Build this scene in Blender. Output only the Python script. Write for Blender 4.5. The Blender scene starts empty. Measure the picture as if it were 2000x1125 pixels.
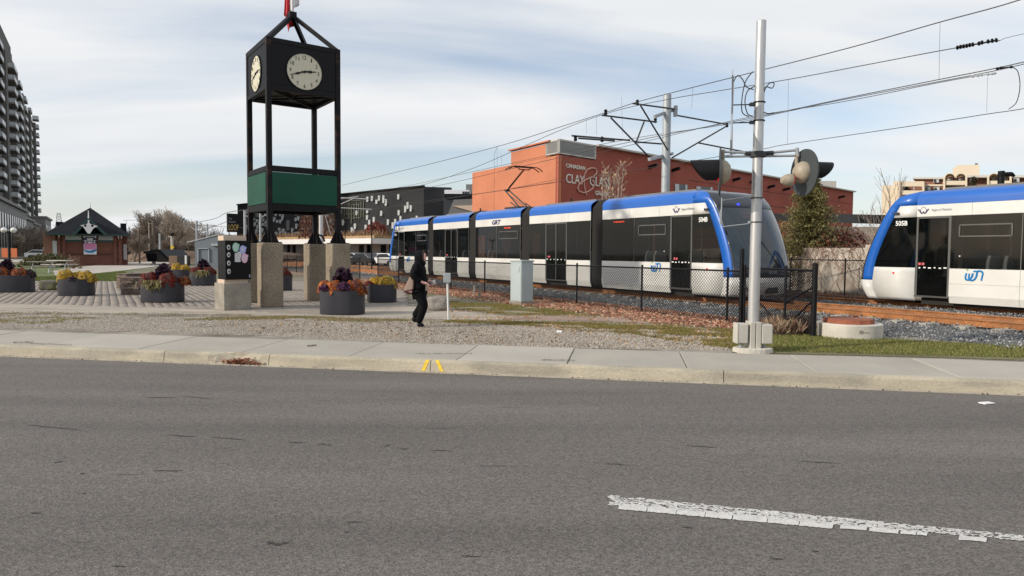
import bpy, bmesh, math, random
import numpy as np
from mathutils import Vector, Matrix
R = math.radians
rnd = random.Random(7)
nr = np.random.RandomState(11)
scene = bpy.context.scene
col = scene.collection

# ------------------------------------------------------------------ camera
F = 1333.0
CAM = Vector((0, 0, 1.75))
pitch = math.atan(68.5 / F)
roll = R(0.5)
fwd = Vector((0, math.cos(pitch), -math.sin(pitch)))
r0 = Vector((1, 0, 0)); u0 = Vector((0, math.sin(pitch), math.cos(pitch)))
rt = r0 * math.cos(roll) + u0 * math.sin(roll)
up = u0 * math.cos(roll) - r0 * math.sin(roll)
cd = bpy.data.cameras.new('camera'); cam = bpy.data.objects.new('camera', cd); col.objects.link(cam)
cd.sensor_width = 36; cd.lens = F * 36 / 2000; cd.clip_end = 4000; cd.clip_start = 0.05
mw = Matrix.Identity(4)
for i in range(3):
    mw[i][0] = rt[i]; mw[i][1] = up[i]; mw[i][2] = -fwd[i]; mw[i][3] = CAM[i]
cam.matrix_world = mw
scene.camera = cam

# ------------------------------------------------------------------ light
SUN_EL = R(25); SUN_AZ = Vector((-0.93, -0.37, 0)).normalized()
sun_dir = Vector((SUN_AZ.x * math.cos(SUN_EL), SUN_AZ.y * math.cos(SUN_EL), math.sin(SUN_EL)))
sl = bpy.data.lights.new('sun', 'SUN'); so = bpy.data.objects.new('sun', sl); col.objects.link(so)
sl.energy = 3.5; sl.angle = R(1.6); sl.color = (1.0, 0.91, 0.78)
so.rotation_euler = sun_dir.to_track_quat('Z', 'Y').to_euler()
w = bpy.data.worlds.new('World'); scene.world = w; w.use_nodes = True
nt = w.node_tree; nt.nodes.clear()
def N(t, **k):
    n = nt.nodes.new(t)
    for a, b in k.items(): setattr(n, a, b)
    return n
out = N('ShaderNodeOutputWorld'); bg = N('ShaderNodeBackground'); bg.inputs[1].default_value = 0.094
sky = N('ShaderNodeTexSky', sky_type='NISHITA'); sky.sun_disc = False
sky.sun_elevation = SUN_EL; sky.sun_rotation = math.atan2(SUN_AZ.x, SUN_AZ.y)
sky.air_density = 1.0; sky.dust_density = 1.5
tc = N('ShaderNodeTexCoord'); sep = N('ShaderNodeSeparateXYZ')
nt.links.new(tc.outputs['Generated'], sep.inputs[0])
# cloud deck: project the direction on a plane high above, so the streaks draw together towards the horizon
def mth(op, a, b=None, clamp=False):
    n = N('ShaderNodeMath', operation=op); n.use_clamp = clamp
    for i, v in enumerate((a, b)):
        if v is None: continue
        if isinstance(v, (int, float)): n.inputs[i].default_value = v
        else: nt.links.new(v, n.inputs[i])
    return n.outputs[0]
zz = mth('ADD', mth('MAXIMUM', sep.outputs[2], 0.0), 0.16)
cx = mth('DIVIDE', sep.outputs[0], zz); cy = mth('DIVIDE', sep.outputs[1], zz)
cmb = N('ShaderNodeCombineXYZ'); nt.links.new(cx, cmb.inputs[0]); nt.links.new(cy, cmb.inputs[1])
mp = N('ShaderNodeMapping'); nt.links.new(cmb.outputs[0], mp.inputs[0])
mp.inputs['Rotation'].default_value = (0, 0, R(-18)); mp.inputs['Scale'].default_value = (0.42, 1.5, 1)
mp.inputs['Location'].default_value = (2.3, 0.55, 0)
n1 = N('ShaderNodeTexNoise'); n1.inputs['Scale'].default_value = 0.62; n1.inputs['Detail'].default_value = 7; n1.inputs['Roughness'].default_value = 0.52
n1.inputs['Distortion'].default_value = 0.5
nt.links.new(mp.outputs[0], n1.inputs['Vector'])
ramp = N('ShaderNodeValToRGB'); ramp.color_ramp.elements[0].position = 0.37; ramp.color_ramp.elements[1].position = 0.56
ramp.color_ramp.elements[0].color = (0.32, 0.32, 0.32, 1); ramp.color_ramp.elements[1].color = (1, 1, 1, 1)
nt.links.new(n1.outputs[0], ramp.inputs[0])
n2 = N('ShaderNodeTexNoise'); n2.inputs['Scale'].default_value = 1.3; n2.inputs['Detail'].default_value = 5
nt.links.new(mp.outputs[0], n2.inputs['Vector'])
ccr = N('ShaderNodeValToRGB'); ccr.color_ramp.elements[0].position = 0.3; ccr.color_ramp.elements[1].position = 0.7
ccr.color_ramp.elements[0].color = (8.2, 8.6, 9.0, 1); ccr.color_ramp.elements[1].color = (9.7, 9.75, 9.85, 1)
nt.links.new(n2.outputs[0], ccr.inputs[0])
hz = mth('SUBTRACT', 1.0, mth('MULTIPLY', mth('MAXIMUM', sep.outputs[2], 0.0), 5.0), clamp=True)
hz = mth('MULTIPLY', hz, 0.75)
msk = mth('MAXIMUM', ramp.outputs[0], hz)
mx = N('ShaderNodeMix', data_type='RGBA'); nt.links.new(msk, mx.inputs[0])
skm = N('ShaderNodeMix', data_type='RGBA', blend_type='MULTIPLY'); skm.inputs[0].default_value = 1
nt.links.new(sky.outputs[0], skm.inputs[6]); skm.inputs[7].default_value = (1.75, 1.75, 1.8, 1)
nt.links.new(skm.outputs[2], mx.inputs[6]); nt.links.new(ccr.outputs[0], mx.inputs[7])
nt.links.new(mx.outputs[2], bg.inputs[0]); nt.links.new(bg.outputs[0], out.inputs[0])
vs = scene.view_settings; vs.view_transform = 'Standard'; vs.look = 'None'; vs.exposure = 0.0; vs.gamma = 1; vs.use_curve_mapping = False
scene.cycles.max_bounces = 6; scene.cycles.transparent_max_bounces = 16
scene.cycles.use_denoising = True

# ------------------------------------------------------------------ pixel helpers (layout measured from the photograph)
def ray(px, py): return rt * ((px - 1000) / F) + up * ((562.5 - py) / F) + fwd
def P(px, py, Y):
    d = ray(px, py); return CAM + d * (Y / d.y)
def G(px, py, z=0.18):
    d = ray(px, py); return CAM + d * ((z - CAM.z) / d.z)
def RP(px, py, pt, nm):
    d = ray(px, py); return CAM + d * ((pt - CAM).dot(nm) / d.dot(nm))
V = Vector
# ------------------------------------------------------------------ materials
MATS = {}
def mat(name, c, rough=0.7, metal=0.0, var=0.0, vs=3.0, bump=0.0, bs=40.0, spec=0.5, fine=0.0, fs=60.0, stretch=None, c2=None, c2s=1.0, c2p=(0.5, 0.6), emit=0, alpha=1.0, coat=0.0):
    m = bpy.data.materials.new(name); m.use_nodes = True; t = m.node_tree; b = t.nodes['Principled BSDF']
    b.inputs['Base Color'].default_value = (*c, 1); b.inputs['Roughness'].default_value = rough; b.inputs['Metallic'].default_value = metal
    b.inputs['Specular IOR Level'].default_value = spec; b.inputs['Coat Weight'].default_value = coat
    if alpha < 1: b.inputs['Alpha'].default_value = alpha
    if emit: b.inputs['Emission Color'].default_value = (*c, 1); b.inputs['Emission Strength'].default_value = emit
    L = t.links.new
    if var or fine or bump or c2:
        tcn = t.nodes.new('ShaderNodeTexCoord'); vec = tcn.outputs['Object']
        if stretch:
            mpn = t.nodes.new('ShaderNodeMapping'); mpn.inputs['Scale'].default_value = stretch; L(vec, mpn.inputs[0]); vec = mpn.outputs[0]
        def noise(s, det=4, v=None):
            n = t.nodes.new('ShaderNodeTexNoise'); n.inputs['Scale'].default_value = s; n.inputs['Detail'].default_value = det
            L(v or vec, n.inputs['Vector']); return n.outputs[0]
        cur = None
        def rmp(src, lo, hi, a=0.3, bb=0.7):
            r = t.nodes.new('ShaderNodeMapRange'); r.inputs[1].default_value = a; r.inputs[2].default_value = bb
            r.inputs[3].default_value = lo; r.inputs[4].default_value = hi; L(src, r.inputs[0]); return r.outputs[0]
        f = None
        if var: f = rmp(noise(vs), 1 - var, 1 + var)
        if fine:
            g = rmp(noise(fs, 2, tcn.outputs['Object']), 1 - fine, 1 + fine)
            if f is None: f = g
            else:
                mm = t.nodes.new('ShaderNodeMath'); mm.operation = 'MULTIPLY'; L(f, mm.inputs[0]); L(g, mm.inputs[1]); f = mm.outputs[0]
        base = None
        if c2:
            mxn = t.nodes.new('ShaderNodeMix'); mxn.data_type = 'RGBA'
            mxn.inputs[6].default_value = (*c, 1); mxn.inputs[7].default_value = (*c2, 1)
            L(rmp(noise(c2s, 6), 0, 1, *c2p), mxn.inputs[0]); base = mxn.outputs[2]
        if f is not None:
            vm = t.nodes.new('ShaderNodeVectorMath'); vm.operation = 'SCALE'
            if base is not None: L(base, vm.inputs[0])
            else: vm.inputs[0].default_value = c
            L(f, vm.inputs['Scale']); base = vm.outputs[0]
        if base is not None: L(base, b.inputs['Base Color'])
        if bump:
            bn = t.nodes.new('ShaderNodeBump'); bn.inputs['Strength'].default_value = bump; bn.inputs['Distance'].default_value = 0.02
            L(noise(bs, 5), bn.inputs['Height']); L(bn.outputs[0], b.inputs['Normal'])
    MATS[name] = m
    return m
def attr_mat(name, rough=0.8, spec=0.3, trans=0.0):
    m = bpy.data.materials.new(name); m.use_nodes = True; t = m.node_tree; b = t.nodes['Principled BSDF']
    a = t.nodes.new('ShaderNodeAttribute'); a.attribute_name = 'Col'; t.links.new(a.outputs['Color'], b.inputs['Base Color'])
    b.inputs['Roughness'].default_value = rough; b.inputs['Specular IOR Level'].default_value = spec
    if trans:
        tr = t.nodes.new('ShaderNodeBsdfTranslucent'); t.links.new(a.outputs['Color'], tr.inputs[0])
        mxs = t.nodes.new('ShaderNodeMixShader'); mxs.inputs[0].default_value = trans
        o = t.nodes['Material Output']; t.links.new(b.outputs[0], mxs.inputs[1]); t.links.new(tr.outputs[0], mxs.inputs[2]); t.links.new(mxs.outputs[0], o.inputs[0])
    return m
m_attr = attr_mat('scattered_pieces'); m_leaf = attr_mat('leaf', 0.6, 0.3, 0.25); m_petal = attr_mat('petal', 0.6, 0.2, 0.3)

def asphalt_material():
    m = mat('asphalt', (0.13, 0.122, 0.115), 0.85, spec=0.35); t = m.node_tree; b = t.nodes['Principled BSDF']; L = t.links.new
    tcn = t.nodes.new('ShaderNodeTexCoord'); o = tcn.outputs['Object']
    def tex(kind, s, vec=o, det=3):
        n = t.nodes.new(kind); n.inputs['Scale'].default_value = s
        if kind.endswith('Noise'): n.inputs['Detail'].default_value = det
        L(vec, n.inputs['Vector']); return n
    def rng(src, a, bb, lo, hi):
        r = t.nodes.new('ShaderNodeMapRange'); r.inputs[1].default_value = a; r.inputs[2].default_value = bb; r.inputs[3].default_value = lo; r.inputs[4].default_value = hi
        L(src, r.inputs[0]); return r.outputs[0]
    def mul(x, y):
        n = t.nodes.new('ShaderNodeMath'); n.operation = 'MULTIPLY'; L(x, n.inputs[0]); L(y, n.inputs[1]); return n.outputs[0]
    vor = tex('ShaderNodeTexVoronoi', 85); vc = t.nodes.new('ShaderNodeSeparateColor'); L(vor.outputs['Color'], vc.inputs[0])
    f = rng(vc.outputs[0], 0, 1, 0.62, 1.38)
    f = mul(f, rng(tex('ShaderNodeTexNoise', 130).outputs[0], 0.3, 0.7, 0.75, 1.25))
    f = mul(f, rng(tex('ShaderNodeTexNoise', 22).outputs[0], 0.3, 0.7, 0.9, 1.1))
    mpn = t.nodes.new('ShaderNodeMapping'); mpn.inputs['Rotation'].default_value = (0, 0, R(9.5)); mpn.inputs['Scale'].default_value = (0.12, 1.0, 1); L(o, mpn.inputs[0])
    f = mul(f, rng(tex('ShaderNodeTexNoise', 1.1, mpn.outputs[0], 5).outputs[0], 0.3, 0.7, 0.78, 1.15))
    # short dark cracks along the lane
    mp2 = t.nodes.new('ShaderNodeMapping'); mp2.inputs['Rotation'].default_value = (0, 0, R(9.5)); mp2.inputs['Scale'].default_value = (0.5, 6.5, 1); L(o, mp2.inputs[0])
    f = mul(f, rng(tex('ShaderNodeTexNoise', 1.9, mp2.outputs[0], 6).outputs[0], 0.70, 0.735, 1.0, 0.45))
    vm = t.nodes.new('ShaderNodeVectorMath'); vm.operation = 'SCALE'; L(f, vm.inputs['Scale'])
    mxn = t.nodes.new('ShaderNodeMix'); mxn.data_type = 'RGBA'; L(vc.outputs[1], mxn.inputs[0])
    mxn.inputs[6].default_value = (0.150, 0.131, 0.115, 1); mxn.inputs[7].default_value = (0.128, 0.121, 0.116, 1)
    L(mxn.outputs[2], vm.inputs[0]); L(vm.outputs[0], b.inputs['Base Color'])
    bn = t.nodes.new('ShaderNodeBump'); bn.inputs['Strength'].default_value = 0.55; bn.inputs['Distance'].default_value = 0.006
    L(vor.outputs['Distance'], bn.inputs['Height']); L(bn.outputs[0], b.inputs['Normal'])
    return m
m_asphalt = asphalt_material()
m_kerb = mat('kerb_concrete', (0.42, 0.375, 0.29), 0.92, var=0.14, vs=2.0, fine=0.09, fs=30, bump=0.5, bs=30, c2=(0.33, 0.30, 0.24), c2s=1.7, c2p=(0.46, 0.6), stretch=(.6, .6, 2.5))
m_walk = mat('sidewalk_concrete', (0.36, 0.335, 0.29), 0.9, var=0.08, vs=1.3, fine=0.07, fs=70, bump=0.3, bs=60)
m_walk2 = mat('sidewalk_concrete_pale', (0.40, 0.37, 0.325), 0.9, var=0.07, vs=1.1, fine=0.07, fs=70, bump=0.3, bs=60)
m_gutter = mat('gutter_concrete', (0.40, 0.36, 0.29), 0.9, var=0.2, vs=3, fine=0.12)
m_ground = mat('dry_ground', (0.17, 0.145, 0.11), 0.95, var=0.25, vs=0.6, fine=0.2, fs=14, c2=(0.11, 0.12, 0.055), c2s=0.15)
m_gravelbed = mat('gravel_bed', (0.31, 0.28, 0.24), 0.95, var=0.2, vs=1.2, fine=0.3, fs=38, bump=1.0, bs=45, c2=(0.15, 0.13, 0.095), c2s=0.5, c2p=(0.52, 0.66))
m_path = mat('dusty_paving', (0.37, 0.325, 0.27), 0.92, var=0.2, vs=1.6, fine=0.12, fs=30, bump=0.2, stretch=(0.4, 1.6, 1), c2=(0.27, 0.235, 0.19), c2s=1.4, c2p=(.5, .7))
m_redpath = mat('reddish_path', (0.30, 0.21, 0.17), 0.92, var=0.15, vs=0.9, fine=0.1, fs=30)
m_joint = mat('joint_sand', (0.10, 0.088, 0.072), 0.95, fine=0.2)
m_lawn = mat('lawn', (0.10, 0.125, 0.035), 0.95, var=0.25, vs=0.8, fine=0.3, fs=18)
m_footpath = mat('pale_footpath', (0.42, 0.385, 0.34), 0.9, var=0.08, vs=0.5)
m_ballastbed = mat('ballast_bed', (0.13, 0.13, 0.13), 0.95, var=0.2, vs=1, fine=0.45, fs=25, bump=1, bs=30)
m_soil = mat('brown_soil', (0.20, 0.13, 0.09), 0.95, var=0.25, vs=0.5, fine=0.2, fs=8)
m_white_paint = mat('worn_road_paint', (0.58, 0.57, 0.55), 0.8, var=0.12, vs=14, fine=.12, fs=120, bump=.4, bs=80)
m_yellow_paint = mat('yellow_paint', (0.75, 0.52, 0.05), 0.8, var=0.1, vs=20)
m_black = mat('black_steel', (0.007, 0.007, 0.009), 0.5, var=0.2, vs=4, spec=0.18)
m_blackmatt = mat('black_panel', (0.006, 0.006, 0.007), 0.4, spec=0.16)
m_rustblack = mat('weathered_black_steel', (0.008, 0.007, 0.009), 0.55, spec=0.18, c2=(0.05, 0.025, 0.015), c2s=3.0, c2p=(0.55, 0.7))
m_green = mat('green_panel', (0.003, 0.062, 0.036), 0.4, var=0.15, vs=1.5, spec=0.25)
m_agg = mat('exposed_aggregate', (0.26, 0.215, 0.16), 0.95, var=0.18, vs=1.6, fine=0.4, fs=38, bump=1.0, bs=60)
m_conc = mat('weathered_concrete', (0.27, 0.245, 0.205), 0.95, var=0.22, vs=2.5, fine=0.2, fs=30, bump=0.6, bs=25)
m_palec = mat('pale_concrete', (0.52, 0.49, 0.43), 0.9, var=0.15, vs=3, fine=0.1, bump=0.3)
m_clock = mat('clock_face', (0.58, 0.55, 0.42), 0.4)
m_beige = mat('beige_board', (0.55, 0.43, 0.33), 0.6)
m_pot = mat('grey_planter', (0.045, 0.045, 0.054), 0.45, var=0.1, vs=3, spec=0.22)
m_soilp = mat('potting_soil', (0.02, 0.015, 0.012), 1.0)
m_red = mat('flag_red', (0.45, 0.01, 0.02), 0.7); m_white = mat('white_cloth', (0.75, 0.73, 0.74), 0.7)
m_galv = mat('galvanised_steel', (0.50, 0.50, 0.50), 0.36, metal=0.55, var=0.10, vs=6, stretch=(3, 3, 0.6))
m_galvd = mat('grey_galvanised', (0.36, 0.39, 0.41), 0.5, metal=0.2, var=0.08)
m_darkgrey = mat('dark_grey_fitting', (0.04, 0.042, 0.045), 0.5, spec=.3)
m_disc = mat('signal_backplate', (0.055, 0.065, 0.07), 0.55, spec=.25)
m_beigecast = mat('cream_signal_casting', (0.34, 0.29, 0.22), 0.55, var=0.15, vs=12)
m_box = mat('pale_grey_box', (0.47, 0.45, 0.40), 0.6, var=0.06)
m_cab = mat('grey_green_cabinet', (0.40, 0.46, 0.47), 0.55, var=0.05, vs=2)
m_wire = mat('dark_wire', (0.035, 0.035, 0.035), 0.6)
m_rail = mat('rusty_rail', (0.30, 0.125, 0.045), 0.85, var=0.3, vs=2.5, fine=0.2, fs=20)
m_railtop = mat('worn_rail_head', (0.30, 0.25, 0.22), 0.4, metal=0.5)
m_rust = mat('rusty_plate', (0.26, 0.085, 0.045), 0.9, var=0.25, vs=3)
m_tie = mat('concrete_sleeper', (0.33, 0.31, 0.27), 0.9, var=0.15)
m_tw = mat('tram_white', (0.65, 0.64, 0.61), 0.34, var=0.05, vs=1.2, coat=0.15, c2=(.56, .55, .51), c2s=.8, c2p=(.5, .75))
m_tb = mat('tram_blue', (0.012, 0.115, 0.47), 0.34, coat=0.2, var=.05, vs=.8)
m_tk = mat('tram_black', (0.012, 0.012, 0.014), 0.18)
m_tg = mat('tram_window_glass', (0.002, 0.003, 0.003), 0.04, alpha=0.72, spec=0.35)
m_ws = mat('windshield_glass', (0.022, 0.036, 0.05), 0.04, alpha=0.93, spec=0.5, coat=0.2)
m_frame = mat('window_frame_grey', (0.10, 0.10, 0.097), 0.5, spec=.3)
m_bellow = mat('rubber_bellows', (0.035, 0.032, 0.03), 0.75)
m_int = mat('tram_interior', (0.14, 0.14, 0.14), 0.8); m_seat = mat('seat_shell', (0.8, 0.8, 0.76), 0.6); m_seatb = mat('seat_cushion', (0.03, 0.06, 0.14), 0.9)
m_under = mat('underframe', (0.02, 0.018, 0.016), 0.9)
m_navy = mat('navy_letter', (0.012, 0.012, 0.10), 0.5); m_gtxt = mat('grey_letter', (0.22, 0.25, 0.30), 0.6); m_wtxt = mat('white_letter', (0.8, 0.8, 0.78), 0.5)
m_logob = mat('logo_blue', (0.01, 0.20, 0.50), 0.6, spec=.2); m_logog = mat('logo_green', (0.25, 0.50, 0.18), 0.5)
m_led = mat('red_led', (0.9, 0.07, 0.03), 0.5, emit=0.45); m_ledb = mat('blue_led', (0.03, 0.05, 1.0), 0.5, emit=2.0)
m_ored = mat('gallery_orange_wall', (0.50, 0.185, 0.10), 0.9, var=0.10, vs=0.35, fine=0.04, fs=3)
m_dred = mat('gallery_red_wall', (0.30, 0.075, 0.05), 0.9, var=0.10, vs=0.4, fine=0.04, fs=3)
m_stone = mat('pale_coping', (0.5, 0.48, 0.44), 0.8)
m_louvre = mat('louvre_metal', (0.36, 0.36, 0.35), 0.5, metal=0.3)
m_pink = mat('pink_metal', (0.62, 0.36, 0.29), 0.5); m_cream = mat('cream_letter', (0.72, 0.68, 0.6), 0.6)
m_charc = mat('charcoal_cladding', (0.030, 0.032, 0.035), 0.6, spec=0.15, var=0.25, vs=0.12); m_greyc = mat('grey_cladding', (0.15, 0.15, 0.15), 0.7, var=0.05)
m_winw = mat('pale_window', (0.45, 0.47, 0.48), 0.3); m_olive = mat('olive_mullion', (0.09, 0.10, 0.075), 0.6)
m_tan = mat('dry_ornamental_grass', (0.36, 0.24, 0.13), 0.95, fine=0.3, fs=4)
m_brick = mat('brown_brick', (0.155, 0.062, 0.045), 0.9, var=0.12, vs=1.5, fine=0.15, fs=9)
m_brick2 = mat('orange_brick', (0.24, 0.115, 0.08), 0.9, var=0.1, vs=0.8)
m_roof = mat('charcoal_shingle', (0.016, 0.018, 0.023), 0.9, spec=0.15, var=0.15, vs=1, fine=0.2, fs=6)
m_dgreen = mat('dark_green_trim', (0.012, 0.045, 0.042), 0.5); m_wtrim = mat('white_trim', (0.70, 0.70, 0.70), 0.6)
m_apt = mat('tower_concrete', (0.115, 0.108, 0.102), 0.9, var=0.12, vs=0.1); m_aptp = mat('tower_pale_stone', (0.24, 0.235, 0.225), 0.9, var=0.1, vs=0.1)
m_aptw = mat('tower_balcony_panel', (0.50, 0.53, 0.55), 0.35); m_dglass = mat('dark_glass', (0.02, 0.025, 0.03), 0.08)
m_cream2 = mat('cream_stucco', (0.62, 0.54, 0.42), 0.9, var=0.05, vs=0.2)
m_bark = mat('bark', (0.14, 0.115, 0.09), 0.95, var=0.2, vs=4); m_barkp = mat('pale_bark', (0.40, 0.34, 0.29), 0.9); m_barkd = mat('twig', (0.25, 0.20, 0.165), 0.95)
m_barkl = mat('pale_twig', (0.56, 0.47, 0.38), 0.95)
m_shed = mat('blue_grey_shed', (0.15, 0.175, 0.20), 0.7); m_stoneb = mat('rubble_stone', (0.15, 0.115, 0.095), 0.95, var=0.3, vs=4, fine=0.25, fs=20, bump=1, bs=12)
m_boulder = mat('grey_boulder', (0.27, 0.245, 0.22), 0.95, var=0.35, vs=4, fine=0.2, fs=25, bump=1, bs=10)
m_wallc = mat('retaining_wall_concrete', (0.50, 0.45, 0.38), 0.9, var=0.15, vs=1.0, fine=0.1, c2=(0.34, 0.27, 0.22), c2s=1.2, c2p=(.52, .68))
m_coat = mat('black_coat', (0.007, 0.007, 0.009), 0.9, var=0.2, vs=10, spec=0.1); m_trous = mat('black_trousers', (0.008, 0.008, 0.009), 0.95, spec=0.1)
m_skin = mat('skin', (0.66, 0.38, 0.32), 0.6)
m_tg2 = mat('tram_window_glass_clear', (0.004, 0.006, 0.007), 0.03, alpha=0.5, spec=0.5); m_bag = mat('tan_bag', (0.31, 0.225, 0.175), 0.8); m_bagd = mat('dark_red_bag', (0.07, 0.015, 0.02), 0.7); m_paper = mat('white_glove', (0.6, 0.58, 0.56), 0.8)
m_car = [mat('car_paint_white', (0.7, 0.7, 0.7), 0.3), mat('car_paint_black', (0.02, 0.02, 0.022), 0.25), mat('car_paint_silver', (0.35, 0.36, 0.37), 0.3)]
m_orange = mat('orange_banner', (0.55, 0.13, 0.04), 0.7); m_globe = mat('globe_glass', (0.75, 0.75, 0.72), 0.3); m_yel = mat('yellow_sign', (0.7, 0.5, 0.02), 0.5)
m_lightcol = mat('banner_white', (0.72, 0.73, 0.78), 0.6); m_bpink = mat('banner_pink', (0.62, 0.22, 0.42), 0.6); m_bnavy = mat('banner_navy', (0.02, 0.03, 0.08), 0.6); m_bblue = mat('banner_blue', (0.02, 0.20, 0.45), 0.6)
m_pg = mat('poster_green', (0.35, 0.58, 0.48), 0.5); m_pv = mat('poster_violet', (0.38, 0.40, 0.72), 0.5); m_pp = mat('poster_pink', (0.68, 0.42, 0.55), 0.5); m_pgr = mat('poster_grey', (0.55, 0.56, 0.58), 0.5)
m_gold = mat('gold_letter', (0.42, 0.30, 0.10), 0.5); m_redlens = mat('red_lens', (0.6, 0.01, 0.01), 0.2, emit=0.35)

# ------------------------------------------------------------------ mesh builder
WM = {}
class MB:
    def __init__(s): s.v = []; s.f = []; s.mi = []
    def add(s, vs, fs, mi=0):
        o = len(s.v); s.v += [tuple(p) for p in vs]; s.f += [tuple(i + o for i in f) for f in fs]; s.mi += [mi] * len(fs); return s
    def box(s, c, size, rot=None, mi=0, taper=1.0):
        c = V(c); h = V(size) / 2; vs = []
        for z in (-1, 1):
            k = taper if z > 0 else 1
            for x, y in ((-1, -1), (1, -1), (1, 1), (-1, 1)):
                p = V((x * h.x * k, y * h.y * k, z * h.z))
                if rot is not None: p = rot @ p
                vs.append(c + p)
        return s.add(vs, [(3, 2, 1, 0), (4, 5, 6, 7), (0, 1, 5, 4), (1, 2, 6, 5), (2, 3, 7, 6), (3, 0, 4, 7)], mi)
    def bar(s, a, b, wd, h, upv=(0, 0, 1), mi=0):
        a = V(a); b = V(b); d = (b - a); L = d.length; d.normalize(); u = V(upv)
        sd = d.cross(u)
        if sd.length < 1e-4: sd = d.cross(V((0, 1, 0)))
        sd.normalize(); u = sd.cross(d)
        rot = Matrix((sd, d, u)).transposed()
        return s.box((a + b) / 2, (wd, L, h), rot, mi)
    def tube(s, a, b, ra, rb=None, n=8, mi=0, caps=True):
        a = V(a); b = V(b); rb = ra if rb is None else rb; d = (b - a).normalized()
        x = d.cross(V((0, 0, 1)))
        if x.length < 1e-3: x = V((1, 0, 0))
        x.normalize(); y = d.cross(x); vs = []
        for p, r in ((a, ra), (b, rb)):
            for i in range(n):
                t = 2 * math.pi * i / n; vs.append(p + x * (r * math.cos(t)) + y * (r * math.sin(t)))
        fs = [(i, (i + 1) % n, n + (i + 1) % n, n + i) for i in range(n)]
        if caps: fs += [tuple(range(n))[::-1], tuple(range(n, 2 * n))]
        return s.add(vs, fs, mi)
    def path(s, pts, r, n=5, mi=0):
        for a, b in zip(pts, pts[1:]): s.tube(a, b, r, n=n, mi=mi, caps=False)
        return s
    def lathe(s, c, prof, n=16, axis=None, mi=0, sx=1.0, sy=1.0):
        c = V(c); rot = V((0, 0, 1)).rotation_difference(V(axis)).to_matrix() if axis is not None else Matrix.Identity(3)
        vs = []
        for r, z in prof:
            for i in range(n):
                t = 2 * math.pi * i / n; vs.append(c + rot @ V((r * sx * math.cos(t), r * sy * math.sin(t), z)))
        fs = []
        for k in range(len(prof) - 1):
            for i in range(n):
                j = (i + 1) % n; fs.append((k * n + i, k * n + j, (k + 1) * n + j, (k + 1) * n + i))
        fs += [tuple(range(n))[::-1], tuple(range((len(prof) - 1) * n, len(prof) * n))]
        return s.add(vs, fs, mi)
    def prism(s, poly, ext, mi=0):
        n = len(poly); e = V(ext); vs = [V(p) for p in poly] + [V(p) + e for p in poly]
        return s.add(vs, [tuple(range(n))[::-1], tuple(range(n, 2 * n))] + [(i, (i + 1) % n, n + (i + 1) % n, n + i) for i in range(n)], mi)
    def sheet(s, poly, mi=0): return s.add(poly, [tuple(range(len(poly)))], mi)
    def build(s, name, mats, parent=None, world=True, label=None, smooth=False, bevel=0, kind=None, loc=None):
        if not isinstance(mats, (list, tuple)): mats = [mats]
        vs = s.v; M = None
        if parent is not None and parent.name in WM: M = WM[parent.name]
        if world and M is not None:
            Mi = M.inverted(); vs = [tuple(Mi @ V(p)) for p in vs]
        me = bpy.data.meshes.new(name); me.from_pydata(vs, [], s.f); me.update()
        for m in mats: me.materials.append(m)
        if len(mats) > 1: me.polygons.foreach_set('material_index', s.mi)
        bm = bmesh.new(); bm.from_mesh(me); bmesh.ops.recalc_face_normals(bm, faces=bm.faces); bm.to_mesh(me); bm.free()
        if smooth:
            me.polygons.foreach_set('use_smooth', [True] * len(me.polygons)); me.set_sharp_from_angle(angle=R(35))
        o = bpy.data.objects.new(name, me); col.objects.link(o)
        if parent is not None: o.parent = parent; WM[o.name] = M if M is not None else Matrix.Identity(4)
        else: WM[o.name] = Matrix.Identity(4)
        if loc is not None: o.location = loc
        if label: o['label'] = label
        if kind: o['kind'] = kind
        if bevel:
            b = o.modifiers.new('bevel', 'BEVEL'); b.width = bevel; b.segments = 2; b.limit_method = 'ANGLE'
        return o
def tag(o, label, cat, group=None, kind=None):
    if label: o['label'] = label
    if cat: o['category'] = cat
    if group: o['group'] = group
    if kind: o['kind'] = kind
    return o
def thing(name, label, cat, loc=(0, 0, 0), rz=0.0, group=None):
    o = bpy.data.objects.new(name, None); col.objects.link(o); o.location = loc; o.rotation_euler = (0, 0, rz)
    o.empty_display_size = 0.2
    WM[o.name] = Matrix.Translation(V(loc)) @ Matrix.Rotation(rz, 4, 'Z')
    return tag(o, label, cat, group)
def copy_thing(o, loc, rz, label):
    r = o.copy(); col.objects.link(r); r.location = loc; r.rotation_euler = (0, 0, rz); r['label'] = label
    WM[r.name] = Matrix.Translation(V(loc)) @ Matrix.Rotation(rz, 4, 'Z')
    for ch in list(o.children):
        c = ch.copy(); col.objects.link(c); c.parent = r
        for g in list(ch.children):
            d = g.copy(); col.objects.link(d); d.parent = c
    return r
def struct(name, mb, m, **k): 
    o = mb.build(name, m, **k); o['kind'] = 'structure'; return o
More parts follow.
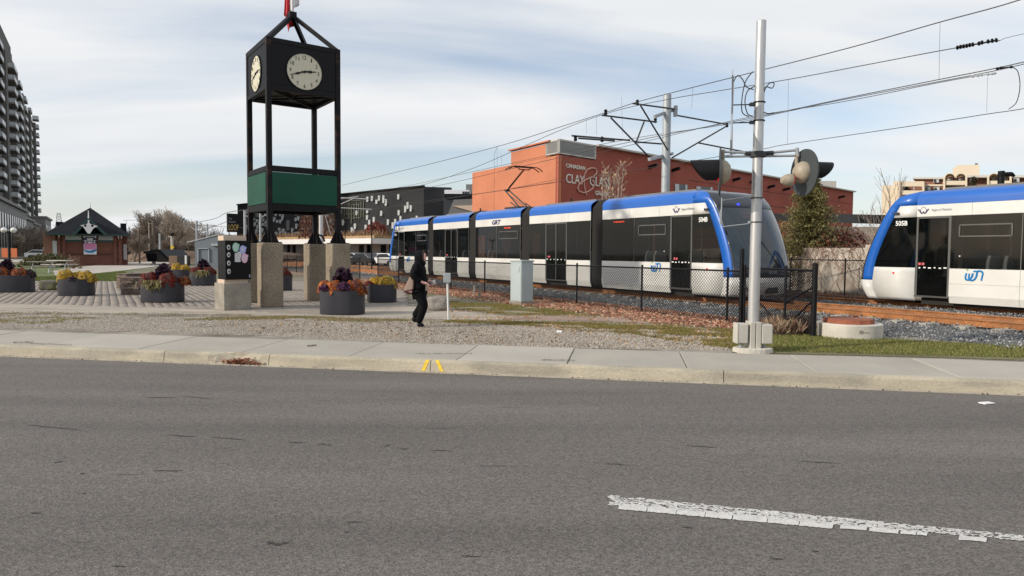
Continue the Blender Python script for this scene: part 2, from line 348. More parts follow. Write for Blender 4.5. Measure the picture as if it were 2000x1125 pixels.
def fastmesh(name, verts, faces, m, cols=None, parent=None, kind='stuff', smooth=False):
    """verts (N,3), faces (M,k) arrays"""
    me = bpy.data.meshes.new(name); nv = len(verts); nf, k = faces.shape
    if parent is not None and parent.name in WM:
        Mi = np.array(WM[parent.name].inverted()); verts = verts @ Mi[:3, :3].T + Mi[:3, 3]
    me.vertices.add(nv); me.vertices.foreach_set('co', np.ascontiguousarray(verts, dtype=np.float32).ravel())
    me.loops.add(nf * k); me.loops.foreach_set('vertex_index', np.ascontiguousarray(faces, dtype=np.int32).ravel())
    me.polygons.add(nf); me.polygons.foreach_set('loop_start', np.arange(0, nf * k, k, dtype=np.int32))
    me.update(calc_edges=True)
    if cols is not None:
        ca = me.color_attributes.new('Col', 'FLOAT_COLOR', 'POINT')
        c4 = np.ones((nv, 4), dtype=np.float32); c4[:, :3] = cols; ca.data.foreach_set('color', c4.ravel())
    me.materials.append(m)
    if smooth: me.polygons.foreach_set('use_smooth', [True] * nf)
    me.validate()
    o = bpy.data.objects.new(name, me); col.objects.link(o)
    if parent is not None: o.parent = parent; WM[o.name] = WM[parent.name]
    if kind: o['kind'] = kind
    return o
def rot_mats(n, tilt=1.0):
    a = nr.uniform(0, 2 * np.pi, n); b = nr.normal(0, tilt, n); c = nr.normal(0, tilt, n)
    ca, sa, cb, sb, cc, sc = np.cos(a), np.sin(a), np.cos(b), np.sin(b), np.cos(c), np.sin(c); z = np.zeros(n); o = np.ones(n)
    Rz = np.stack([np.stack([ca, -sa, z], 1), np.stack([sa, ca, z], 1), np.stack([z, z, o], 1)], 1)
    Rx = np.stack([np.stack([o, z, z], 1), np.stack([z, cb, -sb], 1), np.stack([z, sb, cb], 1)], 1)
    Ry = np.stack([np.stack([cc, z, sc], 1), np.stack([z, o, z], 1), np.stack([-sc, z, cc], 1)], 1)
    return Rz @ Rx @ Ry
def scatter(name, bv, bf, pos, sc, cols, m, tilt=1.0, parent=None, kind='stuff', jitter=0.0, rots=None):
    bv = np.array(bv, float); bf = np.array(bf); n = len(pos); k = len(bv)
    Rm = rot_mats(n, tilt) if rots is None else rots
    sc = np.array(sc, float)
    if sc.ndim == 1: sc = np.repeat(sc[:, None], 3, 1)
    loc = bv[None] * sc[:, None, :]
    if jitter: loc = loc * (1 + nr.uniform(-jitter, jitter, (n, k, 1)))
    vs = np.einsum('nij,nkj->nki', Rm, loc) + np.array(pos)[:, None, :]
    fs = (bf[None] + (np.arange(n) * k)[:, None, None]).reshape(-1, bf.shape[1])
    return fastmesh(name, vs.reshape(-1, 3), fs, m, np.repeat(np.array(cols), k, 0), parent, kind)
OCT_V = [(1, 0, 0), (-1, 0, 0), (0, 1, 0), (0, -1, 0), (0, 0, .7), (0, 0, -.7)]
OCT_F = [(0, 2, 4), (2, 1, 4), (1, 3, 4), (3, 0, 4), (2, 0, 5), (1, 2, 5), (3, 1, 5), (0, 3, 5)]
LEAF_V = [(0, -1, 0), (.55, -.1, .22), (0, 1, .05), (-.55, -.1, .25), (0, -.1, 0)]
LEAF_F = [(0, 1, 4), (1, 2, 4), (2, 3, 4), (3, 0, 4)]
BLADE_V = [(-.12, 0, 0), (.12, 0, 0), (.04, .15, .6), (0, .45, 1)]
BLADE_F = [(0, 1, 2), (0, 2, 3)]
def colmix(n, cs, jit=0.15):
    cs = np.array(cs); c = cs[nr.randint(0, len(cs), n)]
    return np.clip(c * (1 + nr.uniform(-jit, jit, (n, 1))), 0, 1)
def in_poly(pts, poly):
    x, y = pts[:, 0], pts[:, 1]; ins = np.zeros(len(pts), bool); n = len(poly)
    for i in range(n):
        x1, y1 = poly[i][:2]; x2, y2 = poly[(i + 1) % n][:2]
        c = ((y1 > y) != (y2 > y)); ins ^= c & (x < (x2 - x1) * (y - y1) / (y2 - y1 + 1e-12) + x1)
    return ins
def fill(poly, n, z):
    poly = [(p[0], p[1]) for p in poly]; a = np.array(poly); lo, hi = a.min(0), a.max(0); res = []
    got = 0
    while got < n:
        p = nr.uniform(lo, hi, (n * 2, 2)); p = p[in_poly(p, poly)]; res.append(p); got += len(p)
    p = np.concatenate(res)[:n]; return np.column_stack([p, np.full(n, z)])
def text(s, pl, pr, h, nm, m, parent, name='lettering', ext=0.01, shear=0.0, bold=0.0, prop=False):
    """text along the line pl->pr on a surface with normal nm, letter height h"""
    cu = bpy.data.curves.new(name, 'FONT'); cu.body = s; cu.extrude = 0.5; cu.shear = shear; cu.offset = bold; cu.resolution_u = 3
    tmp = bpy.data.objects.new('tmp', cu); me = bpy.data.meshes.new_from_object(tmp); bpy.data.objects.remove(tmp)
    co = np.empty(len(me.vertices) * 3); me.vertices.foreach_get('co', co); co = co.reshape(-1, 3)
    lo, hi = co.min(0), co.max(0)
    pl = V(pl); pr = V(pr); x = pr - pl; wd = x.length; x.normalize(); nm = V(nm).normalized(); y = nm.cross(x).normalized()
    co = (co - lo) / (hi - lo); L = co[:, 0] * wd; H = co[:, 1] * h; Z = co[:, 2] * ext + 0.001
    wv = np.array(pl) + L[:, None] * np.array(x) + H[:, None] * np.array(y) + Z[:, None] * np.array(nm)
    if parent is not None and parent.name in WM:
        Mi = np.array(WM[parent.name].inverted()); wv = wv @ Mi[:3, :3].T + Mi[:3, 3]
    me.vertices.foreach_set('co', wv.ravel()); me.update(); me.materials.clear(); me.materials.append(m); me.name = name
    o = bpy.data.objects.new(name, me); col.objects.link(o); o.parent = parent; WM[o.name] = WM[parent.name]
    return o

# ------------------------------------------------------------------ street frame
KA = G(0, 694.5, 0); KB = G(2000, 771, 0)
se = (KB - KA); se.z = 0; se.normalize(); sn = V((-se.y, se.x, 0))
def S(u, v, z=0.0): return V((KA.x, KA.y, 0)) + se * u + sn * v + V((0, 0, z))
def SU(p): q = V((p[0], p[1], 0)) - V((KA.x, KA.y, 0)); return q.dot(se), q.dot(sn)
KH = 0.165
road = MB().sheet([S(-200, 0.02), S(300, 0.02), S(300, -15), S(-200, -15)])
struct('road', road, m_asphalt)
gr = MB().sheet([S(-900, 0.3, .13), S(900, 0.3, .13), S(900, 1800, .13), S(-900, 1800, .13)])
struct('ground', gr, m_ground)
gr = MB().sheet([S(-900, -15, .0), S(900, -15, .0), S(900, -400, .0), S(-900, -400, .0)])
struct('verge_across_the_road', gr, m_ground)
struct('gutter', MB().box(S(30, -0.035, -0.03), (160, 0.10, 0.08), Matrix((se, sn, V((0, 0, 1)))).transposed()), m_gutter)
# kerb in cast lengths, each its own piece
kerb = thing('kerb', None, None, S(0, 0, 0), math.atan2(se.y, se.x)); kerb['kind'] = 'structure'
def u_at(px, py, z=0): return SU(G(px, py, z))[0]
joints = [u_at(348, 700), u_at(545, 708), u_at(848, 722), u_at(1413, 748)]
js = [joints[0] - 4.2 * k for k in range(7, 0, -1)] + joints + [joints[-1] + 4.3 * k for k in range(1, 5)]
def kerb_piece(u0, u1, dip=None):
    mb = MB(); n = max(2, int((u1 - u0) / 0.12)); prof = [(0.0, -.04), (0.0, 0.012), (0.022, KH - .03), (0.034, KH - 0.008), (0.055, KH), (0.16, KH + .002), (0.16, -.04)]
    rows = []
    for i in range(n + 1):
        u = u0 + 0.006 + (u1 - u0 - 0.012) * i / n; row = []
        wob = 0.004 * math.sin(u * 3.1) + 0.003 * math.sin(u * 11)
        for v, z in prof:
            dz = 0
            if dip and z > 0.1 and v < .1:
                t = (u - dip[0]) / dip[1]; k = max(0, 1 - t * t); dz = -k * (0.075 + .02 * math.sin(u * 33)) * (1 - v * 5); v += 0.10 * k
            row.append(V((u, v + (wob if v < 0.1 else 0), z + dz)))
        rows.append(row)
    k = len(prof); vs = [p for r in rows for p in r]; fs = []
    for i in range(n):
        for j in range(k - 1): fs.append((i * k + j, (i + 1) * k + j, (i + 1) * k + j + 1, i * k + j + 1))
    fs += [tuple(range(k)), tuple(range(n * k, n * k + k))[::-1]]
    mb.add(vs, fs)
    return mb.build('kerb_section', m_kerb, kerb, world=False)
dipu = (u_at(480, 706), 0.38)
for a, b in zip(js, js[1:]): kerb_piece(a, b, dipu if a < dipu[0] < b else None)
# yellow survey marks on the kerb
yo = MB()
for pa, pb in (((834, 697), (826, 722)), ((853, 698), (864, 724))):
    pa = RP(*pa, S(0, -.0, 0), sn); pb = RP(*pb, S(0, -.0, 0), sn)
    ua, ub = SU(pa)[0], SU(pb)[0]
    prof = [(0.0, 0.012), (0.022, KH - .03), (0.034, KH - 0.008), (0.055, KH), (0.075, KH)]
    vs = []
    for v, z in prof:
        u = ub + (ua - ub) * min(1, z / KH); vs += [V((u - .028, v - .007, z + .004)), V((u + .028, v - .007, z + .004))]
    yo.add(vs, [(2 * i, 2 * i + 1, 2 * i + 3, 2 * i + 2) for i in range(len(prof) - 1)])
yo.build('yellow_mark', m_yellow_paint, kerb, world=False)
# sidewalk slabs
walk = thing('sidewalk', None, None, S(0, 0, 0), math.atan2(se.y, se.x)); walk['kind'] = 'structure'
v_back = SU(G(1000, 678, .17))[1]
su = [SU(G(px, py, .17))[0] for px, py in ((1333, 700), (1566, 710), (1118, 690), (920, 685), (728, 678))]
sj = sorted(su); d0 = 1.78
sj = [sj[0] - d0 * k for k in range(12, 0, -1)] + sj + [sj[-1] + d0 * k for k in range(1, 9)]
for i, (a, b) in enumerate(zip(sj, sj[1:])):
    g = 0.006; mb = MB(); dz = rnd.uniform(-.004, .006); sk = 0.0
    vs = []
    for z, ins in ((-.05, 0), (KH - .006 + dz, 0), (KH + dz + .002, .008)):
        for u, v in ((a + g + ins, .165 + ins), (b - g - ins, .165 + ins), (b - g - ins, v_back - ins), (a + g + ins, v_back - ins)):
            vs.append(V((u, v, z + 0.012 * v * (z > 0))))
    fs = [(8, 9, 10, 11)]
    for k in (0, 4): fs += [(k, k + 1, k + 5, k + 4), (k + 1, k + 2, k + 6, k + 5), (k + 2, k + 3, k + 7, k + 6), (k + 3, k, k + 4, k + 7)]
    mb.add(vs, fs).build('slab', m_walk2 if i % 4 == 1 else m_walk, walk, world=False)
MB().box((10, (.165 + v_back) / 2, .06), (80, v_back - .165, .12)).build('joint_bed', m_joint, walk, world=False)

# verge: gravel, path, lawn, ballast
def gpoly(pts, z): return [G(a, b, z) for a, b in pts]
verge = MB().sheet([S(-40, v_back - .02, .15), S(17, v_back - .02, .15), S(17, v_back + 9, .15), S(-40, v_back + 9, .15)])
struct('gravel_verge', verge, m_gravelbed)
path_px = [(-500, 590), (0, 588), (420, 598), (640, 598), (800, 598), (870, 604), (960, 614), (1100, 619), (1110, 627), (980, 627), (800, 624), (640, 621), (560, 618), (400, 614), (250, 614), (120, 612), (0, 612), (-500, 610)]
struct('dusty_path', MB().sheet(gpoly(path_px, .158)), m_path)
struct('red_path', MB().sheet(gpoly([(985, 617), (1110, 618), (1250, 620), (1330, 627), (1320, 633), (1230, 629), (1100, 625), (985, 625)], .163)), m_redpath)
struct('lawn', MB().sheet(gpoly([(-500, 552), (245, 552), (260, 530), (200, 520), (90, 518), (-500, 514)], .15)), m_lawn)
struct('footpath', MB().sheet(gpoly([(110, 539), (168, 535.5), (242, 528), (300, 521), (352, 513), (320, 509), (234, 514), (156, 521), (100, 529)], .158)), m_footpath)
struct('footpath_to_the_tower', MB().sheet(gpoly([(-500, 511), (-500, 505), (110, 507), (110, 512)], .158)), m_footpath)
struct('brown_embankment', MB().sheet(gpoly([(545, 535), (545, 505), (800, 505), (900, 535), (760, 552)], .15)), m_soil)
struct('plaza_bed', MB().sheet(gpoly([(-500, 592), (420, 600), (640, 600), (800, 598), (790, 566), (640, 549), (-500, 549)], .152)), m_joint)
# pavers
pa = V((.857, .514, 0)).normalized(); pb = V((-pa.y, pa.x, 0))
def PS(u, v): return V((KA.x, KA.y, 0)) + pa * u + pb * v
def PU(p): q = V((p[0] - KA.x, p[1] - KA.y, 0)); return q.dot(pa), q.dot(pb)
plaza = thing('plaza_paving', None, None, S(0, 0, 0), math.atan2(pa.y, pa.x)); plaza['kind'] = 'structure'
ppoly = [PU(p) for p in gpoly([(-60, 592), (0, 592), (420, 603), (560, 612), (640, 607), (760, 602), (800, 598), (790, 566), (640, 549), (-60, 549)], .17)]
pts = []
pw, pd = 0.215, 0.215
us = [p[0] for p in ppoly]; vv = [p[1] for p in ppoly]
for i in range(int((max(us) - min(us)) / pw) + 1):
    for j in range(int((max(vv) - min(vv)) / pd) + 1):
        pts.append((min(us) + i * pw, min(vv) + j * pd))
pts = np.array(pts); pts = pts[in_poly(pts, ppoly)]
wpos = [PS(u, v) for u, v in pts]; dist = np.array([p.x ** 2 + p.y ** 2 + (0 if -0.76 < p.x / p.y < 0.3 else 1e5) for p in wpos])
order = np.argsort(dist)
def paver_base(): 
    a, b = pw / 2 - .008, pd / 2 - .006; c, d = a - .004, b - .004
    v = [(-a, -b, 0), (a, -b, 0), (a, b, 0), (-a, b, 0), (-c, -d, .006), (c, -d, .006), (c, d, .006), (-c, d, .006)]
    return v, [(4, 5, 6, 7), (0, 1, 5, 4), (1, 2, 6, 5), (2, 3, 7, 6), (3, 0, 4, 7)]
pv, pf = paver_base()
pmats = [mat('paver_grey_%d' % i, c, 0.9, var=0.12, vs=6, fine=0.1) for i, c in enumerate([(.27, .238, .205), (.30, .262, .222), (.24, .213, .188)])]
pmesh = []
for m in pmats:
    me = bpy.data.meshes.new('paver'); me.from_pydata(pv, [], pf); me.materials.append(m); pmesh.append(me)
for k in order[:300]:
    o = bpy.data.objects.new('paver', pmesh[rnd.choice((0, 0, 1, 2))]); col.objects.link(o); o.parent = plaza
    o.location = (pts[k][0], pts[k][1], .156 + rnd.uniform(-.002, .003)); o.rotation_euler = (rnd.uniform(-.01, .01), rnd.uniform(-.01, .01), rnd.uniform(-.01, .01))
rest = order[300:]; pp = pts[rest]
pos = np.column_stack([pp[:, 0], pp[:, 1], .156 + nr.uniform(-.002, .003, len(pp))])
ro = np.repeat(np.eye(3)[None], len(pp), 0)
o = scatter('paving_stones', pv, pf, pos, np.ones(len(pp)), colmix(len(pp), [(.27, .238, .205), (.30, .262, .222), (.24, .213, .188), (.26, .22, .19)], .1), m_attr, rots=ro, kind='stuff')
o.parent = plaza

# ------------------------------------------------------------------ lane marking (worn)
def mark_piece(mb, pxs): mb.sheet([G(a, b, .005) for a, b in pxs])
lm = MB()
def line_y(x, x0, y0, x1, y1): return y0 + (y1 - y0) * (x - x0) / (x1 - x0)
xs = [1207, 1263, 1320, 1376, 1430, 1498, 1560, 1627]
for a, b in zip(xs, xs[1:] + [1629]):
    if b - a < 5: continue
    pts_t = []; pts_b = []
    n = 12
    for i in range(n + 1):
        x = a + .5 + (b - a - 1.0 - rnd.uniform(0, 1)) * i / n
        t = line_y(x, 1207, 983, 1800, 1037) + rnd.uniform(-2.2, 1.6); bo = line_y(x, 1207, 994, 1800, 1048) + rnd.uniform(-.7, .7)
        pts_t.append((x + 3, t)); pts_b.append((x, bo))
    mark_piece(lm, pts_t + pts_b[::-1])
for a, b, h in ((1640, 1692, 7), (1697, 1754, 7), (1758, 1788, 7), (1790, 1810, 6), (1872, 1926, 8)):
    y0 = line_y(a, 1207, 986, 1800, 1040); n = 5; tt = []; bb = []
    for i in range(n + 1):
        x = a + (b - a) * i / n; y = line_y(x, 1207, 986, 1800, 1039); tt.append((x + 2, y + rnd.uniform(-1, 1))); bb.append((x, y + h + rnd.uniform(-.7, .7)))
    mark_piece(lm, tt + bb[::-1])
for k in range(1750):
    x = rnd.uniform(1192, 2090); q = (x - 1192) / 808
    y = line_y(x, 1192, 967, 2000, 1046) + rnd.uniform(0, 1) ** 1.0 * (19 - 9 * q)
    if q > .55 and rnd.random() < (q - .55) * 1.1: continue
    wx = rnd.uniform(3, 15); hy = rnd.uniform(.5, 1.5); n = 6
    poly = [(x + wx * math.cos(2 * math.pi * i / n) * rnd.uniform(.6, 1.2) * .6, y + hy * math.sin(2 * math.pi * i / n) * rnd.uniform(.6, 1.2) + .06 * wx * math.cos(2 * math.pi * i / n)) for i in range(n)]
    lm.sheet([G(a, b, .0045 + .0015 * (k % 7) / 7) for a, b in poly[::-1]])
o = lm.build('lane_marking', m_white_paint); o['kind'] = 'structure'
# small litter on the road and verge
tag(MB().box(G(1927, 787, .01), (.16, .09, .012), Matrix.Rotation(.3, 3, 'Z')).build('paper_scrap', m_white, bevel=.003), 'white scrap of paper lying on the asphalt by the kerb at right', 'litter')
tag(MB().box(G(1092, 648, .175), (.10, .07, .02), Matrix.Rotation(.5, 3, 'X')).build('paper_scrap', m_white, bevel=.003), 'small white scrap lying on the gravel verge', 'litter')
pt = MB(); 
for (x, y, a, b) in ((541, 1063, 9, 2.2), (557, 1060, 7, 1.6), (527, 1060, 6, 2.4), (677, 1039, 4, 1.3), (690, 1019, 15, .9)):
    pt.sheet([G(x + a * math.cos(t) * (1 + .2 * math.sin(3 * t)), y - b * math.sin(t), .003) for t in [i * math.pi / 6 for i in range(12)]])
for (x0, y0, x1, y1, w_) in ((55, 830, 160, 840, .8), (325, 849, 385, 853, .8), (410, 853, 480, 859, .8), (565, 863, 590, 865, .9), (620, 867, 650, 869, .7), (840, 879, 880, 880, .8), (300, 919, 355, 919, .9), (60, 1001, 80, 1002, 1.2), (105, 903, 122, 901, .9), (155, 924, 166, 925, 1.0), (160, 964, 168, 963, 1.1), (285, 776, 345, 777, .6), (350, 773, 420, 779, .6), (750, 871, 762, 869, 1.0), (780, 876, 800, 877, .7), (1180, 905, 1230, 908, .7), (1340, 870, 1400, 874, .6), (1585, 1075, 1600, 1077, 1.4), (1505, 1090, 1530, 1092, 1.3), (1330, 1029, 1352, 1030, 1.2), (1560, 900, 1640, 905, .7), (215, 1105, 245, 1106, 1.2), (900, 1085, 940, 1087, 1.0)):
    n_ = 8; tp_, bt_ = [], []
    for i in range(n_ + 1):
        x = x0 + (x1 - x0) * i / n_; y = y0 + (y1 - y0) * i / n_ + rnd.uniform(-.5, .5); e_ = w_ * (.3 + .7 * math.sin(math.pi * i / n_)) * rnd.uniform(.6, 1.2); tp_.append((x, y - e_)); bt_.append((x, y + e_))
    pt.sheet([G(a, b, .003) for a, b in tp_ + bt_[::-1]])
struct('tar_spots', pt, mat('tar', (0.03, 0.028, 0.026), .7))

# ------------------------------------------------------------------ ground cover
def clump(p, f, cut):
    from mathutils import noise as mn
    k = np.array([mn.noise(V((q[0] * f, q[1] * f * 1.6, 3.3))) + .45 * mn.noise(V((q[0] * f * 3.1, q[1] * f * 4, 1.3))) for q in p]); return p[k + nr.normal(0, .06, len(p)) > cut]
def grass(name, poly, n, z, h0, h1, cs, wd=.22, parent=None, tilt=.35, cut=None):
    p = fill(poly, n, z)
    if cut is not None: p = clump(p, 1.1, cut); n = len(p)
    s = np.column_stack([nr.uniform(h0, h1, n) * wd * 4, nr.uniform(h0, h1, n), nr.uniform(h0, h1, n)])
    return scatter(name, BLADE_V, BLADE_F, p, s, colmix(n, cs, .3), m_leaf, tilt=tilt, parent=parent)
def stones(name, poly, n, z, smin, smax, cs, zr=0.02):
    p = fill(poly, n, z); p[:, 2] += nr.uniform(-.3, 1, n) * zr
    s = nr.uniform(smin, smax, (n, 1)) * nr.uniform(.6, 1.2, (n, 3))
    return scatter(name, OCT_V, OCT_F, p, s, colmix(n, cs, .25), m_attr, jitter=.25)
vp = gpoly([(-30, 616), (400, 620), (900, 628), (1250, 640), (1440, 662), (1420, 684), (1000, 678), (500, 655), (-30, 639)], .16)
o = stones('gravel', vp, 60000, .155, .005, .015, [(.50, .45, .40), (.45, .40, .35), (.56, .52, .47), (.36, .32, .27), (.46, .40, .33)], .008)
def edge_pts(pxpoly, n, sd, z):
    P3 = gpoly(pxpoly, .16); res = []
    for _ in range(n):
        i = nr.randint(0, len(P3)); a, c = P3[i], P3[(i + 1) % len(P3)]; t = nr.uniform(); q = a + (c - a) * t; res.append((q.x + nr.normal(0, sd), q.y + nr.normal(0, sd), z))
    return np.array(res)
EDGE = [(400, 614), (560, 618), (640, 621), (800, 624), (985, 626), (1110, 627), (1230, 630), (1320, 634), (1335, 627), (1250, 619), (1110, 617), (985, 616), (890, 603), (985, 616), (1110, 617), (1320, 634), (1230, 652), (1140, 645), (1010, 632), (900, 631), (640, 621), (400, 614), (120, 612), (0, 612), (250, 614)]
p = clump(edge_pts(EDGE, 9000, .11, .157), 2.2, -.05); n = len(p)
scatter('edge_weeds', BLADE_V, BLADE_F, p, np.column_stack([nr.uniform(.02, .05, n), nr.uniform(.02, .06, n), nr.uniform(.015, .055, n)]), colmix(n, [(.20, .19, .05), (.30, .24, .10), (.14, .14, .04), (.34, .24, .12)], .3), m_leaf, tilt=.5)
p = edge_pts(EDGE, 9000, .16, .160); scatter('edge_grit', OCT_V, OCT_F, p, nr.uniform(.004, .013, len(p)), colmix(len(p), [(.46, .41, .35), (.36, .31, .26), (.24, .2, .15)], .3), m_attr)
p = clump(fill(gpoly([(850, 600), (1110, 612), (1440, 640), (1440, 682), (1230, 655), (900, 632)], .16), 3600, .172), 1.4, .02); scatter('leaves_on_the_moss', LEAF_V, LEAF_F, p, nr.uniform(.018, .04, len(p)), colmix(len(p), [(.48, .34, .16), (.52, .40, .22), (.38, .22, .12), (.56, .30, .18)], .3), m_leaf, tilt=.5)
stones('loose_stones', gpoly([(-30, 606), (400, 612), (900, 622), (1330, 632), (1440, 650), (1430, 684), (1000, 676), (500, 652), (-30, 636)], .16), 9000, .162, .005, .016, [(.50, .45, .40), (.36, .32, .27), (.25, .2, .16)], .004)
# tracks: frame along the near tram
TD = V((-.514, .857, 0)).normalized(); TN = V((-TD.y, TD.x, 0)) * 1.0
TN = V((-.857, -.514, 0)).normalized()      # towards the camera side
T0 = V((7.405, 21.58, 0))                     # near track centre at t=0
T1 = T0 - TN * 5.0
def T(t, lat, z=0.0): return T0 + TD * t - TN * lat + V((0, 0, z))
struct('ballast_bed', MB().sheet([T(-12.2, -3.6, .155), T(-12.2, 8.2, .155), T(190, 8.2, .155), T(190, -4.4, .155)]), m_ballastbed)
struct('far_side_soil', MB().sheet([T(-12, 8.1, .152), T(-12, 16, .152), T(60, 16, .152), T(60, 8.1, .152)]), m_soil)
bpoly = [T(-11.5, -3.6), T(-10, 6), T(-2, 8), T(24, 8), T(24, -4.5), T(-6, -4.5)]
stones('track_ballast', bpoly, 46000, .17, .015, .036, [(.17, .175, .18), (.25, .26, .27), (.34, .34, .34), (.11, .115, .12)], .06)
stones('track_ballast_beyond', [T(24, -2.9), T(24, 8), T(60, 8), T(60, -2.9)], 9000, .17, .03, .06, [(.17, .16, .155), (.22, .2, .18), (.12, .11, .1)], .05)
# rails and sleepers
def rail(mb, a, b):
    d = (b - a).normalized(); s = V((d.y, -d.x, 0))
    prof = [(-.07, 0), (-.07, .014), (-.012, .03), (-.010, .115), (-.036, .128), (-.036, .16), (.036, .16), (.036, .128), (.010, .115), (.012, .03), (.07, .014), (.07, 0)]
    n = len(prof); vs = [a + s * x + V((0, 0, z)) for x, z in prof] + [b + s * x + V((0, 0, z)) for x, z in prof]
    mb.add(vs, [(i, (i + 1) % n, n + (i + 1) % n, n + i) for i in range(n)])
    mb.mi[-n + 5] = 1
for nm, c, z, lab in (('railway_track', 0.0, .20, 'rusty rails of the near track beside the chain link fence'), ('railway_track', 5.0, .14, 'rails of the far track under the cropped tram at right')):
    t = thing(nm, lab, 'railway track', T(0, c, z), 0, 'tram tracks')
    for s in (-.72, .72):
        mb = MB(); rail(mb, T(-11.8, c + s, z), T(160, c + s, z)); mb.build('rail', [m_rail, m_railtop], t)
    if c == 0:
        mb = MB(); rail(mb, T(-11.8, c - .50, z - .005), T(3, c - .50, z - .005)); mb.build('guard_rail', m_rail, t)
    me = None
    rotT = Matrix.Rotation(math.atan2(TD.y, TD.x), 3, 'Z')
    for k in range(62):
        p = T(-11.4 + k * .75, c, z - .05)
        if me is None:
            q = MB().box((0, 0, 0), (.26, 2.5, .13)).build('sleeper', m_tie, t, world=False, bevel=.02); me = q
            q.location = WM[t.name].inverted() @ p; q.rotation_euler = (0, 0, math.atan2(TD.y, TD.x))
        else:
            q = me.copy(); col.objects.link(q); q.location = WM[t.name].inverted() @ p
    cl = MB()
    for k in range(40):
        for s in (-.72, .72):
            for sg in (-.1, .1): cl.box(T(-11.4 + k * .75, c + s + sg, z + .025), (.08, .06, .045), rotT)
    cl.build('rail_clips', m_tan if False else mat('rail_clip', (.32, .2, .08), .8), t, kind='stuff')
struct('level_crossing', MB().sheet([S(16, v_back + .3, .175), S(16, .17, .175), S(16, .0, .02), S(16, -15, .02), S(42, -15, .02), S(42, 0, .02), S(42, .17, .175), S(42, v_back + .3, .175)]), m_asphalt)

# leaf litter along the fence
leafp = [T(-5.3, -4.3), T(-5.3, -5.8), T(-3, -6.6), T(6, -6.9), T(15, -6.9), T(22, -6.2), T(22, -4.3), T(8, -4.3)]
n = 34000; p = fill(leafp, n, .165)
# denser towards the fence
lat = np.array([(V((q[0], q[1], 0)) - T0).dot(-TN) for q in p]); keep = nr.uniform(0, 1, n) < np.clip((lat + 6.8) / 1.1, .12, 1); p = p[keep]
p[:, 2] += nr.uniform(0, .03, len(p)) + np.clip(lat[keep] + 5.2, 0, .5) * .08
scatter('fallen_leaves', LEAF_V, LEAF_F, p, nr.uniform(.030, .062, len(p)), colmix(len(p), [(.56, .29, .19), (.44, .20, .13), (.62, .40, .27), (.33, .14, .10), (.52, .39, .28)], .3), m_leaf, tilt=.45)
n = 1300; p = fill(gpoly([(380, 616), (900, 630), (1420, 655), (1420, 684), (1000, 675), (480, 650)], .17), n, .175)
scatter('scattered_leaves', LEAF_V, LEAF_F, p, nr.uniform(.015, .035, n), colmix(n, [(.30, .18, .10), (.42, .30, .16), (.2, .13, .08)], .3), m_leaf, tilt=.5)
n = 260; p = np.array([list(S(dipu[0] + .10 + nr.normal(0, .15), -.03 + abs(nr.normal(0, .05)), .02 + abs(nr.normal(0, .03)))) for _ in range(n)])
scatter('leaves_in_the_gutter', LEAF_V, LEAF_F, p, nr.uniform(.02, .045, len(p)), colmix(len(p), [(.34, .14, .09), (.22, .09, .06), (.46, .24, .15)], .3), m_leaf, tilt=.6)
p = np.array([list(S(nr.uniform(-1, 19), nr.normal(-.07, .015), .012)) for _ in range(260)])
scatter('grit_along_the_gutter', OCT_V, OCT_F, p, nr.uniform(.004, .014, len(p)), colmix(len(p), [(.05, .04, .03), (.3, .26, .2), (.12, .07, .04)], .3), m_attr)
for (x0, y0, x1, y1) in ((25, 669, 66, 668.5), (60, 671, 140, 674), (812, 691, 922, 690.5), (1058, 703, 1122, 704), (600, 676, 618, 674)):
    q = np.array([list(G(x0 + (x1 - x0) * t, y0 + (y1 - y0) * t + nr.normal(0, .5), .185)) for t in nr.uniform(0, 1, 260)]); n = len(q)
    scatter('moss_in_the_crack', BLADE_V, BLADE_F, q, np.column_stack([np.full(n, .02), nr.uniform(.01, .03, n), nr.uniform(.004, .018, n)]), colmix(n, [(.10, .09, .05), (.16, .12, .07), (.06, .05, .04)], .3), m_leaf, tilt=.6)
# grass and moss
GC = [(.14, .19, .035), (.20, .22, .05), (.27, .24, .08), (.11, .14, .03), (.34, .28, .13)]
grass('grass_strip', gpoly([(1425, 668), (1500, 656), (1600, 655), (1760, 664), (2040, 680), (2040, 700), (1700, 691), (1430, 684)], .16), 24000, .155, .02, .065, GC)
struct('grass_strip_soil', MB().sheet(gpoly([(1425, 668), (1500, 656), (1600, 655), (1760, 664), (2100, 682), (2100, 706), (1700, 695), (1430, 688)], .158)), mat('moss_soil', (.13, .12, .055), 1, var=.3, vs=3, fine=.3, fs=20))
struct('mossy_verge', MB().sheet(gpoly([(850, 580), (1000, 584), (1150, 600), (1440, 640), (1440, 682), (1360, 672), (1290, 668), (1230, 652), (1140, 645), (1010, 632), (900, 631), (985, 626), (1100, 627), (1230, 630), (1320, 634), (1335, 627), (1250, 619), (1110, 617), (985, 616), (890, 602)], .1535)), mat('mossy_soil', (.26, .215, .155), 1, var=.3, vs=2, fine=.35, fs=20, c2=(.12, .12, .04), c2s=1.1, c2p=(.42, .58), stretch=(.6, 1.6, 1)))
for pl, n in (([(360, 622), (560, 618), (700, 622), (860, 626), (1000, 627), (1000, 631), (700, 629), (560, 624), (360, 626)], 7000), ([(860, 627), (1000, 629), (1230, 633), (1330, 638), (1440, 645), (1440, 682), (1350, 671), (1230, 652), (1100, 640), (900, 631)], 42000), ([(870, 588), (980, 594), (1150, 606), (1300, 618), (1240, 620), (1110, 617), (960, 613), (880, 601)], 22000), ([(-30, 615), (90, 616), (200, 622), (90, 634), (-30, 630)], 3000)):
    grass('moss_and_weeds', gpoly(pl, .16), int(n * 1.5), .156, .012, .055, [(.17, .20, .04), (.27, .23, .07), (.14, .16, .03), (.36, .27, .11), (.30, .18, .08)], .3, cut=-.08)
